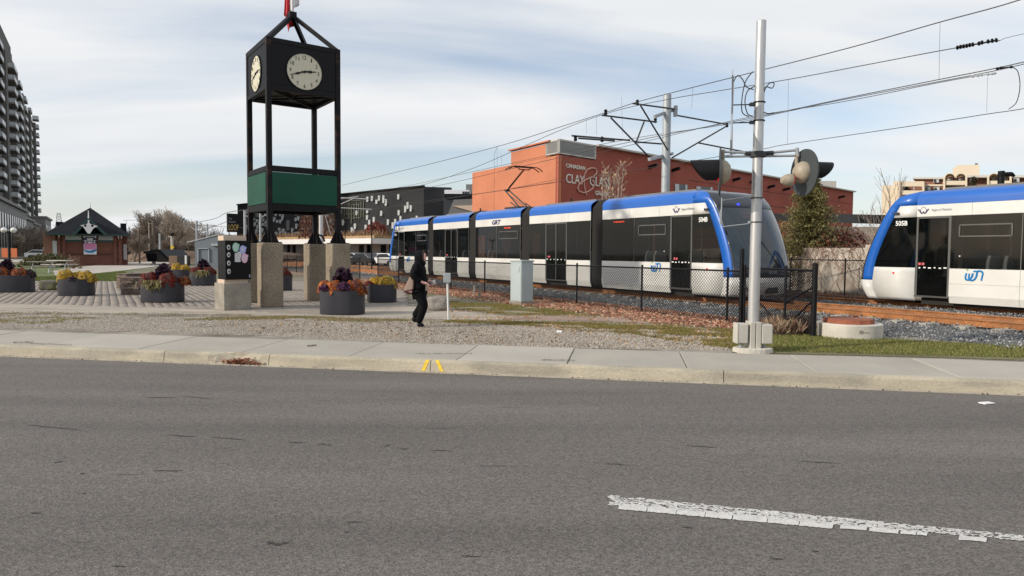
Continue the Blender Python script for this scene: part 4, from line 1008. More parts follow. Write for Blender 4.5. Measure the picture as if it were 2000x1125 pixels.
for i, q in enumerate((.86, .66, .44, .22)):
    disc(-.215, zb_ + q, .045, .068, m_pgr, 'round_picture'); disc(-.215 + .005, zb_ + q - .005, .022, .036, m_darkgrey, 'round_picture_motif', y=-.338)
MB().box((.0 + .02, -.334, zb_ + .59), (.15, .004, .24)).build('poster_leaflet', m_pgr, bx_, world=False)
for x, z, rx, rz_, m in ((-.03, .86, .085, .125, m_pg), (.155, .80, .085, .115, m_pv), (.055, .66, .065, .09, m_pgr), (.20, .57, .085, .13, m_pp)):
    disc(x, zb_ + z, rx, rz_, m, 'poster_figure', y=-.338); disc(x + rx * .9, zb_ + z + rz_ * .45, rx * .3, rz_ * .3, m, 'poster_figure', y=-.336); disc(x - rx * .1, zb_ + z + .01, rx * .3, rz_ * .45, m_pgr, 'poster_figure', y=-.3425)
MB().box((.335, -.334, zb_ + .09), (.04, .004, .08)).build('small_notice', m_gtxt, bx_, world=False)

# ------------------------------------------------------------------ flower planters
def oval(n, a, b_, e=2.6):
    res = []
    for i in range(n):
        t = 2 * math.pi * i / n; c, s = math.cos(t), math.sin(t)
        res.append((a * math.copysign(abs(c) ** (2 / e), c), b_ * math.copysign(abs(s) ** (2 / e), s)))
    return res
FL_V = [(0, 0, .35), (1, 0, 0), (.3, .95, .1), (-.8, .6, 0), (-.8, -.6, .1), (.3, -.95, 0)]
FL_F = [(0, 1, 2), (0, 2, 3), (0, 3, 4), (0, 4, 5), (0, 5, 1)]
def dome(name, c, rx, ry, rz_, n, cs, size, parent, core):
    u = nr.normal(size=(n, 3)); u /= np.linalg.norm(u, axis=1)[:, None]; u[:, 2] = np.abs(u[:, 2]) * 1.12 - .24
    rad = (1 - nr.uniform(0, .22, n)) * (1 + .10 * np.sin(u[:, 0] * 7 + u[:, 1] * 5))
    pos = np.array(c) + u * np.array([rx, ry, rz_]) * rad[:, None]
    # orient floret normals outwards
    nrm = u / np.array([rx, ry, rz_]); nrm += nr.normal(0, .25, (n, 3)) / rx * .4; nrm /= np.linalg.norm(nrm, axis=1)[:, None]
    t = np.cross(nrm, nr.normal(size=(n, 3))); t /= np.linalg.norm(t, axis=1)[:, None]; bt = np.cross(nrm, t)
    rots = np.stack([t, bt, nrm], 2)
    hold = WM.pop(parent.name); 
    o = scatter(name, FL_V, FL_F, pos, nr.uniform(.7, 1.3, n) * size, colmix(n, cs, .3), m_petal, rots=rots, parent=None, kind=None)
    WM[parent.name] = hold; o.parent = parent
    cm = MB(); cm.lathe(c, [(.01, -.06)] + [(math.sin(a), math.cos(a) * rz_ * .9) for a in []] + [], 4) if False else None
    prof = [(rx * .88 * math.cos(R(a)), rz_ * .86 * math.sin(R(a))) for a in (-12, 10, 30, 50, 70, 89)]
    cm.lathe(c, prof, 14, sx=1, sy=ry / rx)
    cm.build('flower_core', core, o, world=False)
    return o
m_coreg = mat('chrysanthemum_leaf', (.035, .05, .015), .9); m_corer = mat('dark_red_leaf', (.05, .012, .01), .9); m_coreo = mat('orange_leaf', (.16, .05, .012), .9); m_corey = mat('yellow_leaf', (.20, .13, .02), .9)
PAL = {'red': ([(.20, .018, .012), (.13, .012, .012), (.30, .03, .015), (.16, .03, .02)], m_corer), 'orange': ([(.62, .17, .035), (.52, .12, .03), (.70, .26, .07), (.40, .08, .02)], m_coreo), 'rust': ([(.36, .09, .025), (.28, .06, .02), (.45, .13, .03)], m_corer),
       'yellow': ([(.72, .47, .04), (.62, .36, .03), (.80, .58, .12), (.5, .27, .03)], m_corey), 'purple': ([(.06, .02, .05), (.10, .035, .08), (.03, .012, .025)], m_soilp)}
def kale(name, c, r, hgt, n, cs, parent, size):
    u = nr.normal(size=(n, 3)); u /= np.linalg.norm(u, axis=1)[:, None]; u[:, 2] = np.abs(u[:, 2])
    pos = np.array(c) + u * np.array([r, r * .8, hgt]) * (nr.uniform(.35, 1, n) ** .6)[:, None]
    hold = WM.pop(parent.name)
    o = scatter(name, LEAF_V, LEAF_F, pos, nr.uniform(.6, 1.3, n) * size, colmix(n, cs, .35), m_leaf, tilt=.8, parent=None, kind=None)
    WM[parent.name] = hold; o.parent = parent; return o
def planter(loc, rz, a, b_, hgt, blobs, label, top='purple', trail=False, name='planter'):
    t = thing(name, label, 'planter', loc, rz, 'grey planters of autumn flowers on the plaza')
    n = 48; ov = oval(n, a, b_); mb = MB(); prof = [(.985, 0), (1, .02), (1, hgt), (.955, hgt), (.955, hgt - .05)]
    vs = [(x * k, y * k, z) for k, z in prof for x, y in ov]
    fs = [(k * n + i, k * n + (i + 1) % n, (k + 1) * n + (i + 1) % n, (k + 1) * n + i) for k in range(len(prof) - 1) for i in range(n)]
    mb.add(vs, fs + [tuple(range(n))]); mb.build('pot', m_pot, t, world=False, smooth=True)
    MB().sheet([(x * .95, y * .95, hgt - .045) for x, y in ov]).build('soil', m_soilp, t, world=False)
    for (x, y, rx, rz_, c) in blobs:
        cs, core = PAL[c]; cs = [tuple(q * .82 for q in z_) for z_ in cs] * 3 + [(.07, .10, .025)]; dome('chrysanthemum', (x, y, hgt - .02), rx * 1.05, rx * .9, rz_ * 1.35, int(480 * (rx / .2) ** 2), cs, .024, t, core)
    if top: 
        kale('purple_kale', (0, .08, hgt + .12), .27, .46, 330, [(.03, .012, .03), (.05, .02, .045), (.015, .01, .015), (.08, .03, .06)], t, .075)
    if trail:
        hold = WM.pop(t.name); nn = 160
        p = np.column_stack([nr.normal(0, .14, nn) + trail, np.full(nn, -b_ + .02) - nr.uniform(0, .07, nn), hgt + nr.uniform(-.02, .1, nn)])
        ro = rot_mats(nn, .5); fl_ = np.diag([1, 1, -1.0]); ro = fl_ @ ro
        o = scatter('trailing_grass', BLADE_V, BLADE_F, p, np.column_stack([np.full(nn, .09), nr.uniform(.1, .3, nn), nr.uniform(.12, .32, nn)]), colmix(nn, [(.28, .26, .10), (.2, .17, .07), (.35, .3, .18)], .3), m_leaf, rots=ro, parent=None, kind='stuff')
        WM[t.name] = hold; o.parent = t
    return t
def gbase(px, py, back=.0): p = G(px, py, .17); q = V((p.x, p.y, 0)); q *= (1 + back / q.length); return (q.x, q.y, .168)
gw = 1333.0
planter(gbase(669, 615, .42), R(-6), .56, .40, .60, [(-.47, .05, .22, .22, 'orange'), (-.14, -.18, .25, .23, 'orange'), (.36, -.05, .29, .25, 'rust'), (-.3, .2, .2, .2, 'rust')], 'nearest grey oval planter with orange chrysanthemums and purple kale in front of the clock tower')
kale('trailing_kale', (-.34, -.30, .62), .16, .10, 120, [(.12, .04, .11), (.07, .025, .07)], bpy.data.objects['planter'], .06)
kale('trailing_kale', (.14, -.32, .64), .17, .16, 160, [(.14, .05, .12), (.08, .03, .08)], bpy.data.objects['planter'], .06)
planter(gbase(746, 591, .40), R(8), .46, .40, .56, [(-.18, .15, .26, .22, 'yellow'), (.16, -.06, .30, .25, 'yellow'), (-.4, -.1, .14, .1, 'red')], 'grey planter with yellow chrysanthemums right of the clock tower, beside the walking person', top=None)
planter(gbase(318, 591, .42), R(-4), .62, .42, .59, [(-.36, -.05, .33, .28, 'red'), (.26, -.10, .34, .28, 'red'), (.62, .12, .20, .18, 'rust')], 'grey oval planter with dark red chrysanthemums beside the stacked stones', trail=-.05)
planter(gbase(150, 578, .42), R(5), .54, .42, .56, [(-.33, -.02, .31, .30, 'yellow'), (.02, .10, .26, .24, 'yellow'), (.35, -.04, .30, .26, 'yellow'), (.04, -.34, .15, .10, 'purple')], 'grey planter with yellow chrysanthemums between the picnic tables and the kerb', top=None)
planter(gbase(12, 571, .45), R(3), .95, .48, .62, [(-.7, -.05, .36, .28, 'orange'), (-.1, -.1, .40, .26, 'rust'), (.55, -.05, .34, .24, 'rust'), (.80, .05, .22, .2, 'purple')], 'wide grey planter with rust orange flowers cut by the left edge of the view')
planter(gbase(397, 558, .42), R(5), .54, .42, .60, [(-.25, -.05, .32, .22, 'red'), (.28, -.05, .30, .22, 'red')], 'grey planter with dark red flowers standing left behind the notice kiosk', trail=.1)
planter(gbase(352, 549, .42), 0, .50, .42, .58, [(-.15, 0, .32, .30, 'yellow'), (.25, 0, .28, .24, 'yellow')], 'planter with yellow flowers mostly hidden behind the dark red one', top=None)
planter(gbase(549, 568, .42), 0, .42, .40, .60, [(.1, 0, .32, .28, 'red'), (-.2, 0, .3, .24, 'red')], 'small grey planter with crimson flowers seen between the clock tower piers', top=None)

# ------------------------------------------------------------------ person
pl = G(820, 637, .175)
per = thing('person', 'person in a black hooded coat walking right with a tan shoulder bag', 'person', (pl.x, pl.y, .165), R(-6))
def skinmesh(name, verts, edges, radii, m, root=0, sub=2):
    me = bpy.data.meshes.new(name); me.from_pydata(verts, edges, []); me.update()
    o = bpy.data.objects.new(name, me); col.objects.link(o); o.parent = per
    sk = o.modifiers.new('skin', 'SKIN'); sv = me.skin_vertices
    lay = sv[0] if len(sv) else None
    if lay is None:
        bpy.context.view_layer.objects.active = o
        lay = me.skin_vertices[0]
    for i, r in enumerate(radii):
        lay.data[i].radius = (r, r) if not isinstance(r, tuple) else r
        lay.data[i].use_root = (i == root)
    sk.use_smooth_shade = True
    ss = o.modifiers.new('sub', 'SUBSURF'); ss.levels = sub; ss.render_levels = sub
    me.materials.append(m); WM[o.name] = WM[per.name]
    return o
H = 1.0
# continuous body: pelvis root
bv = [(-.015, 0, .80), (-.03, 0, 1.0), (-.045, 0, 1.22), (-.03, 0, 1.33), (-.01, 0, 1.39), (.03, 0, 1.47), (.035, 0, 1.55),
      (-.04, -.17, 1.29), (-.10, -.20, 1.06), (.09, -.15, .95), (.15, -.13, .93),
      (-.04, .17, 1.29), (-.06, .20, 1.06), (.17, .16, .96), (.235, .14, .955),
      (-.01, -.09, .74), (.12, -.09, .47), (-.02, -.09, .10), (.07, -.09, .04),
      (-.01, .09, .74), (.04, .09, .46), (-.15, .09, .25), (-.12, .09, .14)]
be = [(0, 1), (1, 2), (2, 3), (3, 4), (4, 5), (5, 6), (2, 7), (7, 8), (8, 9), (9, 10), (2, 11), (11, 12), (12, 13), (13, 14), (0, 15), (15, 16), (16, 17), (17, 18), (0, 19), (19, 20), (20, 21), (21, 22)]
br = [.11, .10, .11, .055, .05, .085, .075, .05, .04, .028, .034, .05, .04, .028, .034, .08, .055, .035, .03, .08, .055, .035, .03]
# fingers of both hands, bent
for wr, sx_ in ((10, 1), (14, 1)):
    p = V(bv[wr])
    for k, (dy, ln) in enumerate(((-.026, .055), (-.009, .068), (.009, .063), (.026, .048))):
        i0 = len(bv); q1 = p + V((.035, dy, -.005)); q2 = q1 + V((ln * .5, dy * .2, -.015)); q3 = q2 + V((ln * .35, 0, -.03))
        bv += [tuple(q1), tuple(q2), tuple(q3)]; br += [.010, .009, .007]; be += [(wr, i0), (i0, i0 + 1), (i0 + 1, i0 + 2)]
    i0 = len(bv); q1 = p + V((.01, -.035 if wr == 10 else .035, .015)); q2 = q1 + V((.035, -.01, .005)); bv += [tuple(q1), tuple(q2)]; br += [.011, .009]; be += [(wr, i0), (i0, i0 + 1)]
skinmesh('body', bv, be, br, m_skin)
cv = [(-.015, 0, .72), (-.02, 0, .90), (-.035, 0, 1.08), (-.045, 0, 1.22), (-.03, 0, 1.33), (-.04, -.16, 1.29), (-.11, -.21, 1.08), (.07, -.16, .955), (-.04, .16, 1.29), (-.07, .21, 1.08), (.15, .165, .96)]
skinmesh('coat', cv, [(0, 1), (1, 2), (2, 3), (3, 4), (3, 5), (5, 6), (6, 7), (3, 8), (8, 9), (9, 10)], [(.19, .19), (.185, .19), (.17, .19), (.165, .19), (.11, .11), .095, .085, .055, .095, .085, .055], m_coat)
tv = [(-.01, 0, .78), (-.005, -.09, .70), (.12, -.09, .47), (-.02, -.09, .07), (-.01, .09, .70), (.04, .09, .46), (-.165, .09, .18)]
skinmesh('trousers', tv, [(0, 1), (1, 2), (2, 3), (0, 4), (4, 5), (5, 6)], [.14, .13, .105, .078, .13, .10, .075], m_trous)
skinmesh('shoe', [(-.04, -.09, .06), (.03, -.09, .05), (.12, -.09, .035)], [(0, 1), (1, 2)], [(.05, .055), (.055, .055), (.04, .042)], m_black)
skinmesh('shoe', [(-.17, .09, .20), (-.145, .09, .14), (-.105, .09, .08)], [(0, 1), (1, 2)], [.05, .055, .042], m_black)
# hood: shell open at the front (towards +x)
hb = MB(); rows_ = []; nA, nB = 14, 20
for i in range(nA + 1):
    phi = R(64) + (math.pi - R(64)) * i / nA     # angle from +x axis
    for j in range(nB):
        t = 2 * math.pi * j / nB; rr_ = math.sin(phi)
        rows_.append(V((.025 + .125 * math.cos(phi), .105 * rr_ * math.cos(t), 1.488 + .124 * rr_ * math.sin(t) - (.03 if math.sin(t) < -.5 else 0))))
hb.add(rows_, [(i * nB + j, i * nB + (j + 1) % nB, (i + 1) * nB + (j + 1) % nB, (i + 1) * nB + j) for i in range(nA) for j in range(nB)])
o = hb.build('hood', m_coat, per, world=False, smooth=True); sm = o.modifiers.new('cloth', 'SOLIDIFY'); sm.thickness = .02; sm.offset = 1
hr = MB(); hr.path([V((.082, .098 * math.cos(t), 1.485 + .125 * math.sin(t))) for t in [i * 2 * math.pi / 16 for i in range(17)]], .022, 8); hr.build('hood_trim', mat('hood_trim', (.04, .033, .028), 1), per, world=False, smooth=True)
sc_ = MB(); sc_.lathe((.0, 0, 1.34), [(.10, -.04), (.13, .0), (.12, .05), (.08, .07)], 16); sc_.build('collar', m_coat, per, world=False, smooth=True)
fa = MB()
fa.lathe((.078, 0, 1.485), [(.001, -.10), (.04, -.088), (.062, -.05), (.07, 0), (.062, .05), (.04, .08), (.001, .09)], 16, sx=.75, sy=1.0)
fa.add([(.125, -.012, 1.475), (.125, .012, 1.475), (.158, 0, 1.472), (.128, 0, 1.515)], [(0, 1, 2), (0, 2, 3), (1, 3, 2), (0, 3, 1)])
fo = fa.build('face', m_skin, per, world=False, smooth=True)
for s in (-1, 1): MB().lathe((.128, s * .026, 1.505), [(.001, -.006), (.008, 0), (.001, .006)], 8).build('eye', m_black, fo, world=False)
MB().box((.130, 0, 1.438), (.01, .04, .008)).build('mouth', m_red, fo, world=False)
bgp = thing('shoulder_bag', 'tan cloth shoulder bag with dark red base hanging behind the walking person', 'bag', WM[per.name] @ V((-.21, -.14, .80)), R(-6))
bm_ = MB(); bm_.add([(.13, y, .30) for y in (-.05, .05)] + [(.03, y, .26) for y in (-.05, .05)] + [(-.10, y, -.03) for y in (-.07, .07)] + [(.10, y, -.08) for y in (-.07, .07)], [(0, 1, 3, 2), (2, 3, 5, 4), (4, 5, 7, 6), (6, 7, 1, 0), (0, 2, 4, 6), (1, 7, 5, 3)])
bm_.build('bag_body', m_bag, bgp, world=False, bevel=.02)
MB().add([(-.11, -.072, -.025), (-.11, .072, -.025), (.115, .072, .02), (.115, -.072, .02), (.0, -.06, -.11), (.0, .06, -.11), (.10, .06, -.10), (.10, -.06, -.10)], [(0, 1, 2, 3), (4, 5, 6, 7), (0, 1, 5, 4), (1, 2, 6, 5), (2, 3, 7, 6), (3, 0, 4, 7)]).build('bag_base', m_bagd, bgp, world=False, bevel=.015)
MB().path([V((.08, -.02, .29)), V((.14, -.03, .42)), V((.17, .0, .50)), V((.16, .10, .50))], .01).build('strap', m_bagd, bgp, world=False)
MB().lathe((0, 0, 0), [(.001, -.06), (.03, -.05), (.045, 0), (.03, .04), (.001, .05)], 12).build('glove', m_paper, per, world=False, smooth=True, loc=(.265, .13, .945))
MB().add([(-.03, 0, .02), (.03, 0, .02), (.05, .02, -.12), (-.02, -.02, -.14), (-.03, .02, .02), (.03, .02, .02), (.05, .04, -.12), (-.02, .0, -.14)], [(0, 1, 2, 3), (4, 5, 6, 7), (0, 1, 5, 4), (1, 2, 6, 5), (2, 3, 7, 6), (3, 0, 4, 7)]).build('tissue', m_bag, per, world=False, loc=(.18, -.14, .91))

# ------------------------------------------------------------------ fences
def link_panel(a, b2, z0, z1, parent, sp=.068, r=.0026, n=3):
    """woven wire: two families of diagonals clipped to the bay"""
    a = V(a); b2 = V(b2); d = (b2 - a); d.z = 0; L = d.length; d.normalize(); hh = z1 - z0; mb = MB(); nn = V((-d.y, d.x, 0)) * .003
    k = -hh
    while k < L:
        for s in (1, -1):
            s0, s1 = k, k + hh
            c0, c1 = max(0, s0), min(L, s1)
            if c1 - c0 > .01:
                za, zb = (c0 - s0), (c1 - s0)
                if s < 0: za, zb = hh - za, hh - zb
                mb.tube(a + d * c0 + V((0, 0, z0 + za)) + nn * s, a + d * c1 + V((0, 0, z0 + zb)) + nn * s, r, n=n, caps=False)
        k += sp
    o = mb.build('chain_link_mesh', m_black, parent, kind='stuff'); return o
def fence_run(pts, label, hgt=1.25, z=.15, mesh=True, r=.028, sp=.068, wr=.0026, tops=None, name='chain_link_fence'):
    t = thing(name, label, 'fence', (pts[0][0], pts[0][1], z))
    for i, p in enumerate(pts):
        hh = tops[i] if tops else hgt
        mb = MB(); mb.tube((p[0], p[1], z - .05), (p[0], p[1], z + hh + .02), r if not tops or tops[i] <= hgt else r * 1.7, n=10); mb.lathe((p[0], p[1], z + hh + .02), [(r * 1.3, 0), (r * 1.1, .03), (.001, .045)], 10)
        mb.build('post', m_black, t, smooth=True)
    for p, q in zip(pts, pts[1:]):
        MB().tube((p[0], p[1], z + hgt - .02), (q[0], q[1], z + hgt - .02), .021, n=8).build('top_rail', m_black, t)
        MB().tube((p[0], p[1], z + .06), (q[0], q[1], z + .06), .008, n=5).build('bottom_wire', m_black, t)
        if mesh: link_panel(p, q, z + .04, z + hgt - .03, t, sp, wr)
    return t
FD = TD
f0 = P(1420, 600, 15.9); f0 = V((f0.x, f0.y, 0))
crn = P(1447, 600, 15.45); crn = V((crn.x, crn.y, 0))
fpts = [f0 + FD * (2.95 * k) for k in range(0, 17)]
fence_run([tuple(crn)] + [tuple(p) for p in fpts[:9]], 'low black chain link fence running along the near track towards the cabinet', tops=[1.70] + [1.25] * 9, sp=.085, wr=.0060)
fence_run([tuple(p) for p in fpts[9:]], 'far stretch of black fence along the track behind the yellow planter', mesh=True, sp=.18, wr=.006)
e1 = P(1533, 600, 14.3); e2 = P(1590, 600, 13.3)
e1 = V((e1.x, e1.y, 0)); e2 = V((e2.x, e2.y, 0)); crn2 = crn + V((.06, -.03, 0))
fr = fence_run([tuple(crn2), tuple(e1), tuple(e2)], 'short black chain link return with diagonal braces beside the crossing signal', hgt=1.33, tops=[1.33, 1.33, 1.40], sp=.06, wr=.008)
br_ = MB(); br_.tube(crn2 + V((0, 0, 1.05)), e1 + V((.0, .0, .17)), .024); br_.tube(e2 + V((0, 0, 1.15)), e1 + V((.0, .0, .75)), .020); br_.tube(e2 + V((0, 0, .9)), e1 + V((.0, .0, .22)), .018)
br_.build('diagonal_brace', m_black, fr)
MB().tube(V((e2.x, e2.y, .1)), V((e2.x, e2.y, 1.60)), .052, n=12).build('end_post', m_black, fr, smooth=True)
# fence on the far side of the tracks
fb0 = T(0, 7.6)
fp2 = []
for px in (1545, 1650): 
    d = ray(px, 500); d.z = 0; d.normalize(); # intersect with the line lat=7.6
    for t10 in range(-300, 500):
        q = T(t10 * .05, 7.3)
        if abs((q.x / q.y) - (d.x / d.y)) < .0015: fp2.append(q); break
dd = (fp2[0] - fp2[1]); 
fence_run([tuple(fp2[1] - dd * 1.0), tuple(fp2[1]), tuple(fp2[0]), tuple(fp2[0] + dd), tuple(fp2[0] + dd * 2), tuple(fp2[0] + dd * 3)], 'black chain link fence in front of the vine covered retaining wall', hgt=1.45, sp=.12, wr=.0055)
# ------------------------------------------------------------------ retaining wall, vines
wq0 = P(1690, 500, 26.5); wq1 = P(1515, 500, 33.0); wq0.z = wq1.z = .1
wd_ = (wq1 - wq0).normalized(); wn_ = V((-wd_.y, wd_.x, 0)); 
if wn_.dot(CAM - wq0) < 0: wn_ = -wn_
rw = thing('retaining_wall', 'pale concrete retaining wall overgrown with bare brown vines behind the tracks', 'wall', tuple(wq0))
ztop = P(1680, 484, 26.6).z
MB().prism([wq0, wq1 + wd_ * 12, wq1 + wd_ * 12 + V((0, 0, ztop - .05)), wq0 + V((0, 0, ztop - .1))], -wn_ * .35).build('wall_face', m_wallc, rw)
MB().prism([wq0 + wn_ * .05 - wd_ * .05, wq0 - wd_ * .55 + wn_ * .05, wq0 - wd_ * .55 + wn_ * .05 + V((0, 0, ztop + .02)), wq0 - wd_ * .05 + wn_ * .05 + V((0, 0, ztop + .02))], -wn_ * 3).build('end_pier', m_wallc, rw)
vn = MB(); L_ = (wq1 - wq0).length + 10
for k in range(330):
    s = rnd.uniform(0, L_); z = ztop - rnd.uniform(0, .15) if rnd.random() < .6 else rnd.uniform(.4, ztop); p = wq0 + wd_ * s + V((0, 0, z)) + wn_ * rnd.uniform(.01, .05); up_ = rnd.random() < .25
    pts_ = [p]; ln = rnd.uniform(.4, 1.9); n = 6; dx = rnd.uniform(-.5, .5)
    for i in range(n):
        dx += rnd.uniform(-.9, .9); q = pts_[-1] + V((0, 0, (-1 if not up_ else 1) * ln / n)) + wd_ * dx * ln / n
        if q.z < .15 or q.z > ztop + .1: break
        pts_.append(q + wn_ * rnd.uniform(-.003, .006))
    if len(pts_) > 1: vn.path(pts_, rnd.uniform(.004, .010), 3)
vo = vn.build('climbing_vines', mat('vine', (.20, .125, .095), .95, var=.3, vs=3), rw, kind='stuff')
n = 1100; s = nr.uniform(0, L_, n); z = ztop - np.abs(nr.normal(0, .45, n)); z = np.clip(z, .3, ztop + .1)
p = np.array([list(wq0 + wd_ * a + V((0, 0, c)) + wn_ * .05) for a, c in zip(s, z)])
scatter('withered_vine_leaves', LEAF_V, LEAF_F, p, nr.uniform(.02, .05, n), colmix(n, [(.26, .13, .10), (.34, .20, .14), (.18, .09, .07)], .3), m_leaf, tilt=1.2, parent=rw)

# ------------------------------------------------------------------ trees
def limb(mb, p, d, r, L, depth, rr, bend=.25, ratio=.72, kids=3, minr=.01, spread=.6, upb=.1, out_=None):
    n = 3 if depth > 1 else 2; pts_ = [p]; q = V(p); dv = V(d)
    for i in range(n):
        dv = (dv + V((rr.uniform(-bend, bend), rr.uniform(-bend, bend), rr.uniform(-bend, bend) * .5 + upb * .5))).normalized(); q2 = q + dv * (L / n)
        ra = r * (1 - .35 * i / n); rb = r * (1 - .35 * (i + 1) / n)
        (mb[0] if r > mb[2] else mb[1]).tube(q, q2, max(ra, minr), max(rb, minr), n=6 if r > mb[2] else 3, caps=False); q = q2; pts_.append(q)
        if depth > 0 and i > 0 or depth > 2 and i == 0 and rr.random() < .3:
            for _ in range(kids if i == n - 1 else kids - 1):
                a = rr.uniform(0, 2 * math.pi); sp_ = spread * rr.uniform(.5, 1.3)
                pr = dv.orthogonal().normalized(); pr = Matrix.Rotation(a, 3, dv) @ pr
                nd = (dv * math.cos(sp_) + pr * math.sin(sp_) + V((0, 0, upb))).normalized()
                limb(mb, q, nd, r * rr.uniform(.45, .68), L * ratio * rr.uniform(.75, 1.15), depth - 1, rr, bend, ratio, kids, minr, spread, upb, out_)
    if depth == 0 and out_ is not None: out_.append(q)
TREE = {}
def bare_tree(key, seed, hgt, m1, m2, minr=.02, depth=5, kids=3, trunk=.28, spread=.6, r0_=.02, ratio=.70):
    rr = random.Random(seed); mb = [MB(), MB(), hgt * .006]; tips = []
    limb(mb, V((0, 0, 0)), V((rr.uniform(-.06, .06), rr.uniform(-.06, .06), 1)), hgt * r0_, hgt * trunk, depth, rr, .12, ratio, kids, minr, spread, .12, tips)
    TREE[key] = (mb[0], mb[1], m1, m2)
def put_tree(key, loc, rz, sc, label, group='bare trees beyond the plaza', name='bare_tree', cat='tree', cache={}):
    t = thing(name, label, cat, loc, rz, group)
    if key not in cache:
        a, b3, m1, m2 = TREE[key]; o1_ = a.build('trunk', m1, t, world=False, smooth=True); o2_ = b3.build('crown', m2, t, world=False); cache[key] = (o1_, o2_)
    else:
        for o_ in cache[key]: c = o_.copy(); col.objects.link(c); c.parent = t
    t.scale = (sc, sc, sc); return t
bare_tree('a', 3, 12, m_bark, m_barkl, .030, 5, 3, .26, .62)
bare_tree('b', 8, 12, m_bark, m_barkd, .030, 5, 3, .30, .50)
bare_tree('c', 15, 12, m_bark, m_barkd, .035, 5, 3, .22, .75)
def far(px, py, Y): p = P(px, py, Y); return (p.x, p.y, .1)
TL = [('a', 350, 112, .84, 'large pale bare tree with a broad rounded crown behind the grey shed'), ('c', 262, 90, .50, 'small bare tree just right of the brick station'), ('b', 276, 100, .62, 'dark bare tree behind the thin pole right of the station'), ('c', 250, 118, .75, 'bare tree partly hidden by the station roof corner'),
      ('b', 312, 120, .60, 'bare tree behind the dark shelter'), ('c', 325, 96, .48, 'low spreading bare tree above the rusty embankment'), ('a', 372, 120, .70, 'bare tree between the round crowned one and the grey shed'), ('b', 428, 170, .5, 'bare tree behind the roof of the grey shed'),
      ('a', 300, 150, .75, 'hazy bare tree far behind the dark shelter'), ('b', 345, 160, .85, 'distant bare tree left of the shed'),
      ('c', 84, 150, .62, 'bare tree left of the station at the road'), ('b', 60, 165, .66, 'bare tree in front of the tall apartment tower'), ('a', 34, 150, .55, 'reddish bare tree at the foot of the apartment tower'), ('c', 12, 150, .55, 'bare tree at the left edge in front of the tower podium'), ('c', 100, 175, .5, 'bare tree touching the left roof corner of the station')]
for i, (k, px, Y, sc, lab) in enumerate(TL): put_tree(k, far(px, 500, Y), i * 1.7, sc * (1.0 if px < 120 else 1.08), lab)
# far-off wood, one hazy mass of bare stems
fw = MB(); rr = random.Random(2)
for k in range(2600):
    px = rr.uniform(-120, 560); Y = rr.uniform(150, 210); p = P(px, 500, Y); p.z = .1; hgt = rr.uniform(4, 8) * (1.0 if px < 430 else .6); q = p + V((rr.uniform(-.8, .8), 0, hgt * .55)); fw.tube(p, q, .10, .06, 3, caps=False)
    for _ in range(4):
        e = q + V((rr.uniform(-1.9, 1.9), rr.uniform(-1, 1), hgt * rr.uniform(.15, .45))); fw.tube(q if _ < 2 else p + (q - p) * .6, e, .05, .03, 3, caps=False)
o = fw.build('distant_wood', m_barkd); o['kind'] = 'stuff'; o['label'] = 'hazy brown wood on the skyline behind the station'
n = 5000; p = np.array([list(P(rr.uniform(-120, 560), 500, rr.uniform(160, 200))) for _ in range(n)]); p[:, 2] = nr.uniform(.1, 3.0, n) ** 1.0
scatter('distant_undergrowth', LEAF_V, LEAF_F, p, nr.uniform(.35, .8, n), colmix(n, [(.09, .065, .05), (.12, .085, .06), (.06, .055, .035)], .3), m_attr, tilt=1.2)
# conifer
def conifer(loc, hgt, rad, label, cs, nb=900, seed=4, lean=0, name='conifer'):
    t = thing(name, label, 'tree', loc, 0); rr = random.Random(seed)
    MB().tube(V((0, 0, 0)), V((lean, 0, hgt * .97)), hgt * .022, .01, 8).build('trunk', m_bark, t, world=False, smooth=True)
    P_, R_l, S_l, C_l = [], [], [], []
    br2 = MB()
    for k in range(nb):
        zf = rr.uniform(.06, .98) ; rmax = rad * (1 - zf) ** .8 * (1 + .25 * math.sin(zf * 37 + seed)) * rr.uniform(.55, 1.12) + .05; a = rr.uniform(0, 2 * math.pi)
        if math.sin(a * 3 + zf * 19) > .75: rmax *= .6
        b0 = V((lean * zf, 0, hgt * zf)); dr = V((math.cos(a), math.sin(a), rr.uniform(-.05, .35))).normalized()
        if k % 3 == 0: br2.tube(b0, b0 + dr * rmax, .016, .006, 3, caps=False)
        for j in range(14):
            f_ = rr.uniform(.25, 1.0); q = b0 + dr * rmax * f_ + V((rr.gauss(0, .06), rr.gauss(0, .06), rr.gauss(0, .05) - .06 * f_))
            P_.append(tuple(q)); S_l.append(rr.uniform(.07, .15) * hgt / 5.5); c_ = rr.choice(cs); f2 = rr.uniform(.7, 1.3); C_l.append(tuple(x * f2 for x in c_))
    br2.build('branches', m_bark, t, world=False)
    hold = WM.pop(t.name); o = scatter('crown', [(-.22, 0, 0), (.22, 0, 0), (.05, 1.0, .1), (-.05, .9, -.1), (0, .5, .35)], [(0, 1, 2), (0, 2, 3), (0, 1, 4)], np.array(P_), np.array(S_l), np.array(C_l), m_leaf, tilt=.7, parent=None, kind=None); WM[t.name] = hold
    o.parent = t; return t
cl_ = P(1580, 500, 31.5)
conifer((cl_.x, cl_.y, .6), P(1597, 338, 31.5).z - .6, 2.15, 'olive green fir tree behind the retaining wall, left of the gallery end', [(.24, .21, .07), (.30, .26, .10), (.14, .14, .045), (.36, .31, .14)], nb=2000)
cl_ = P(1900, 400, 84)
conifer((cl_.x, cl_.y, .1), P(1919, 343, 84).z - .1, 2.4, 'dark pine standing in front of the beige apartment block', [(.06, .05, .03), (.09, .07, .04)], nb=350, seed=9)
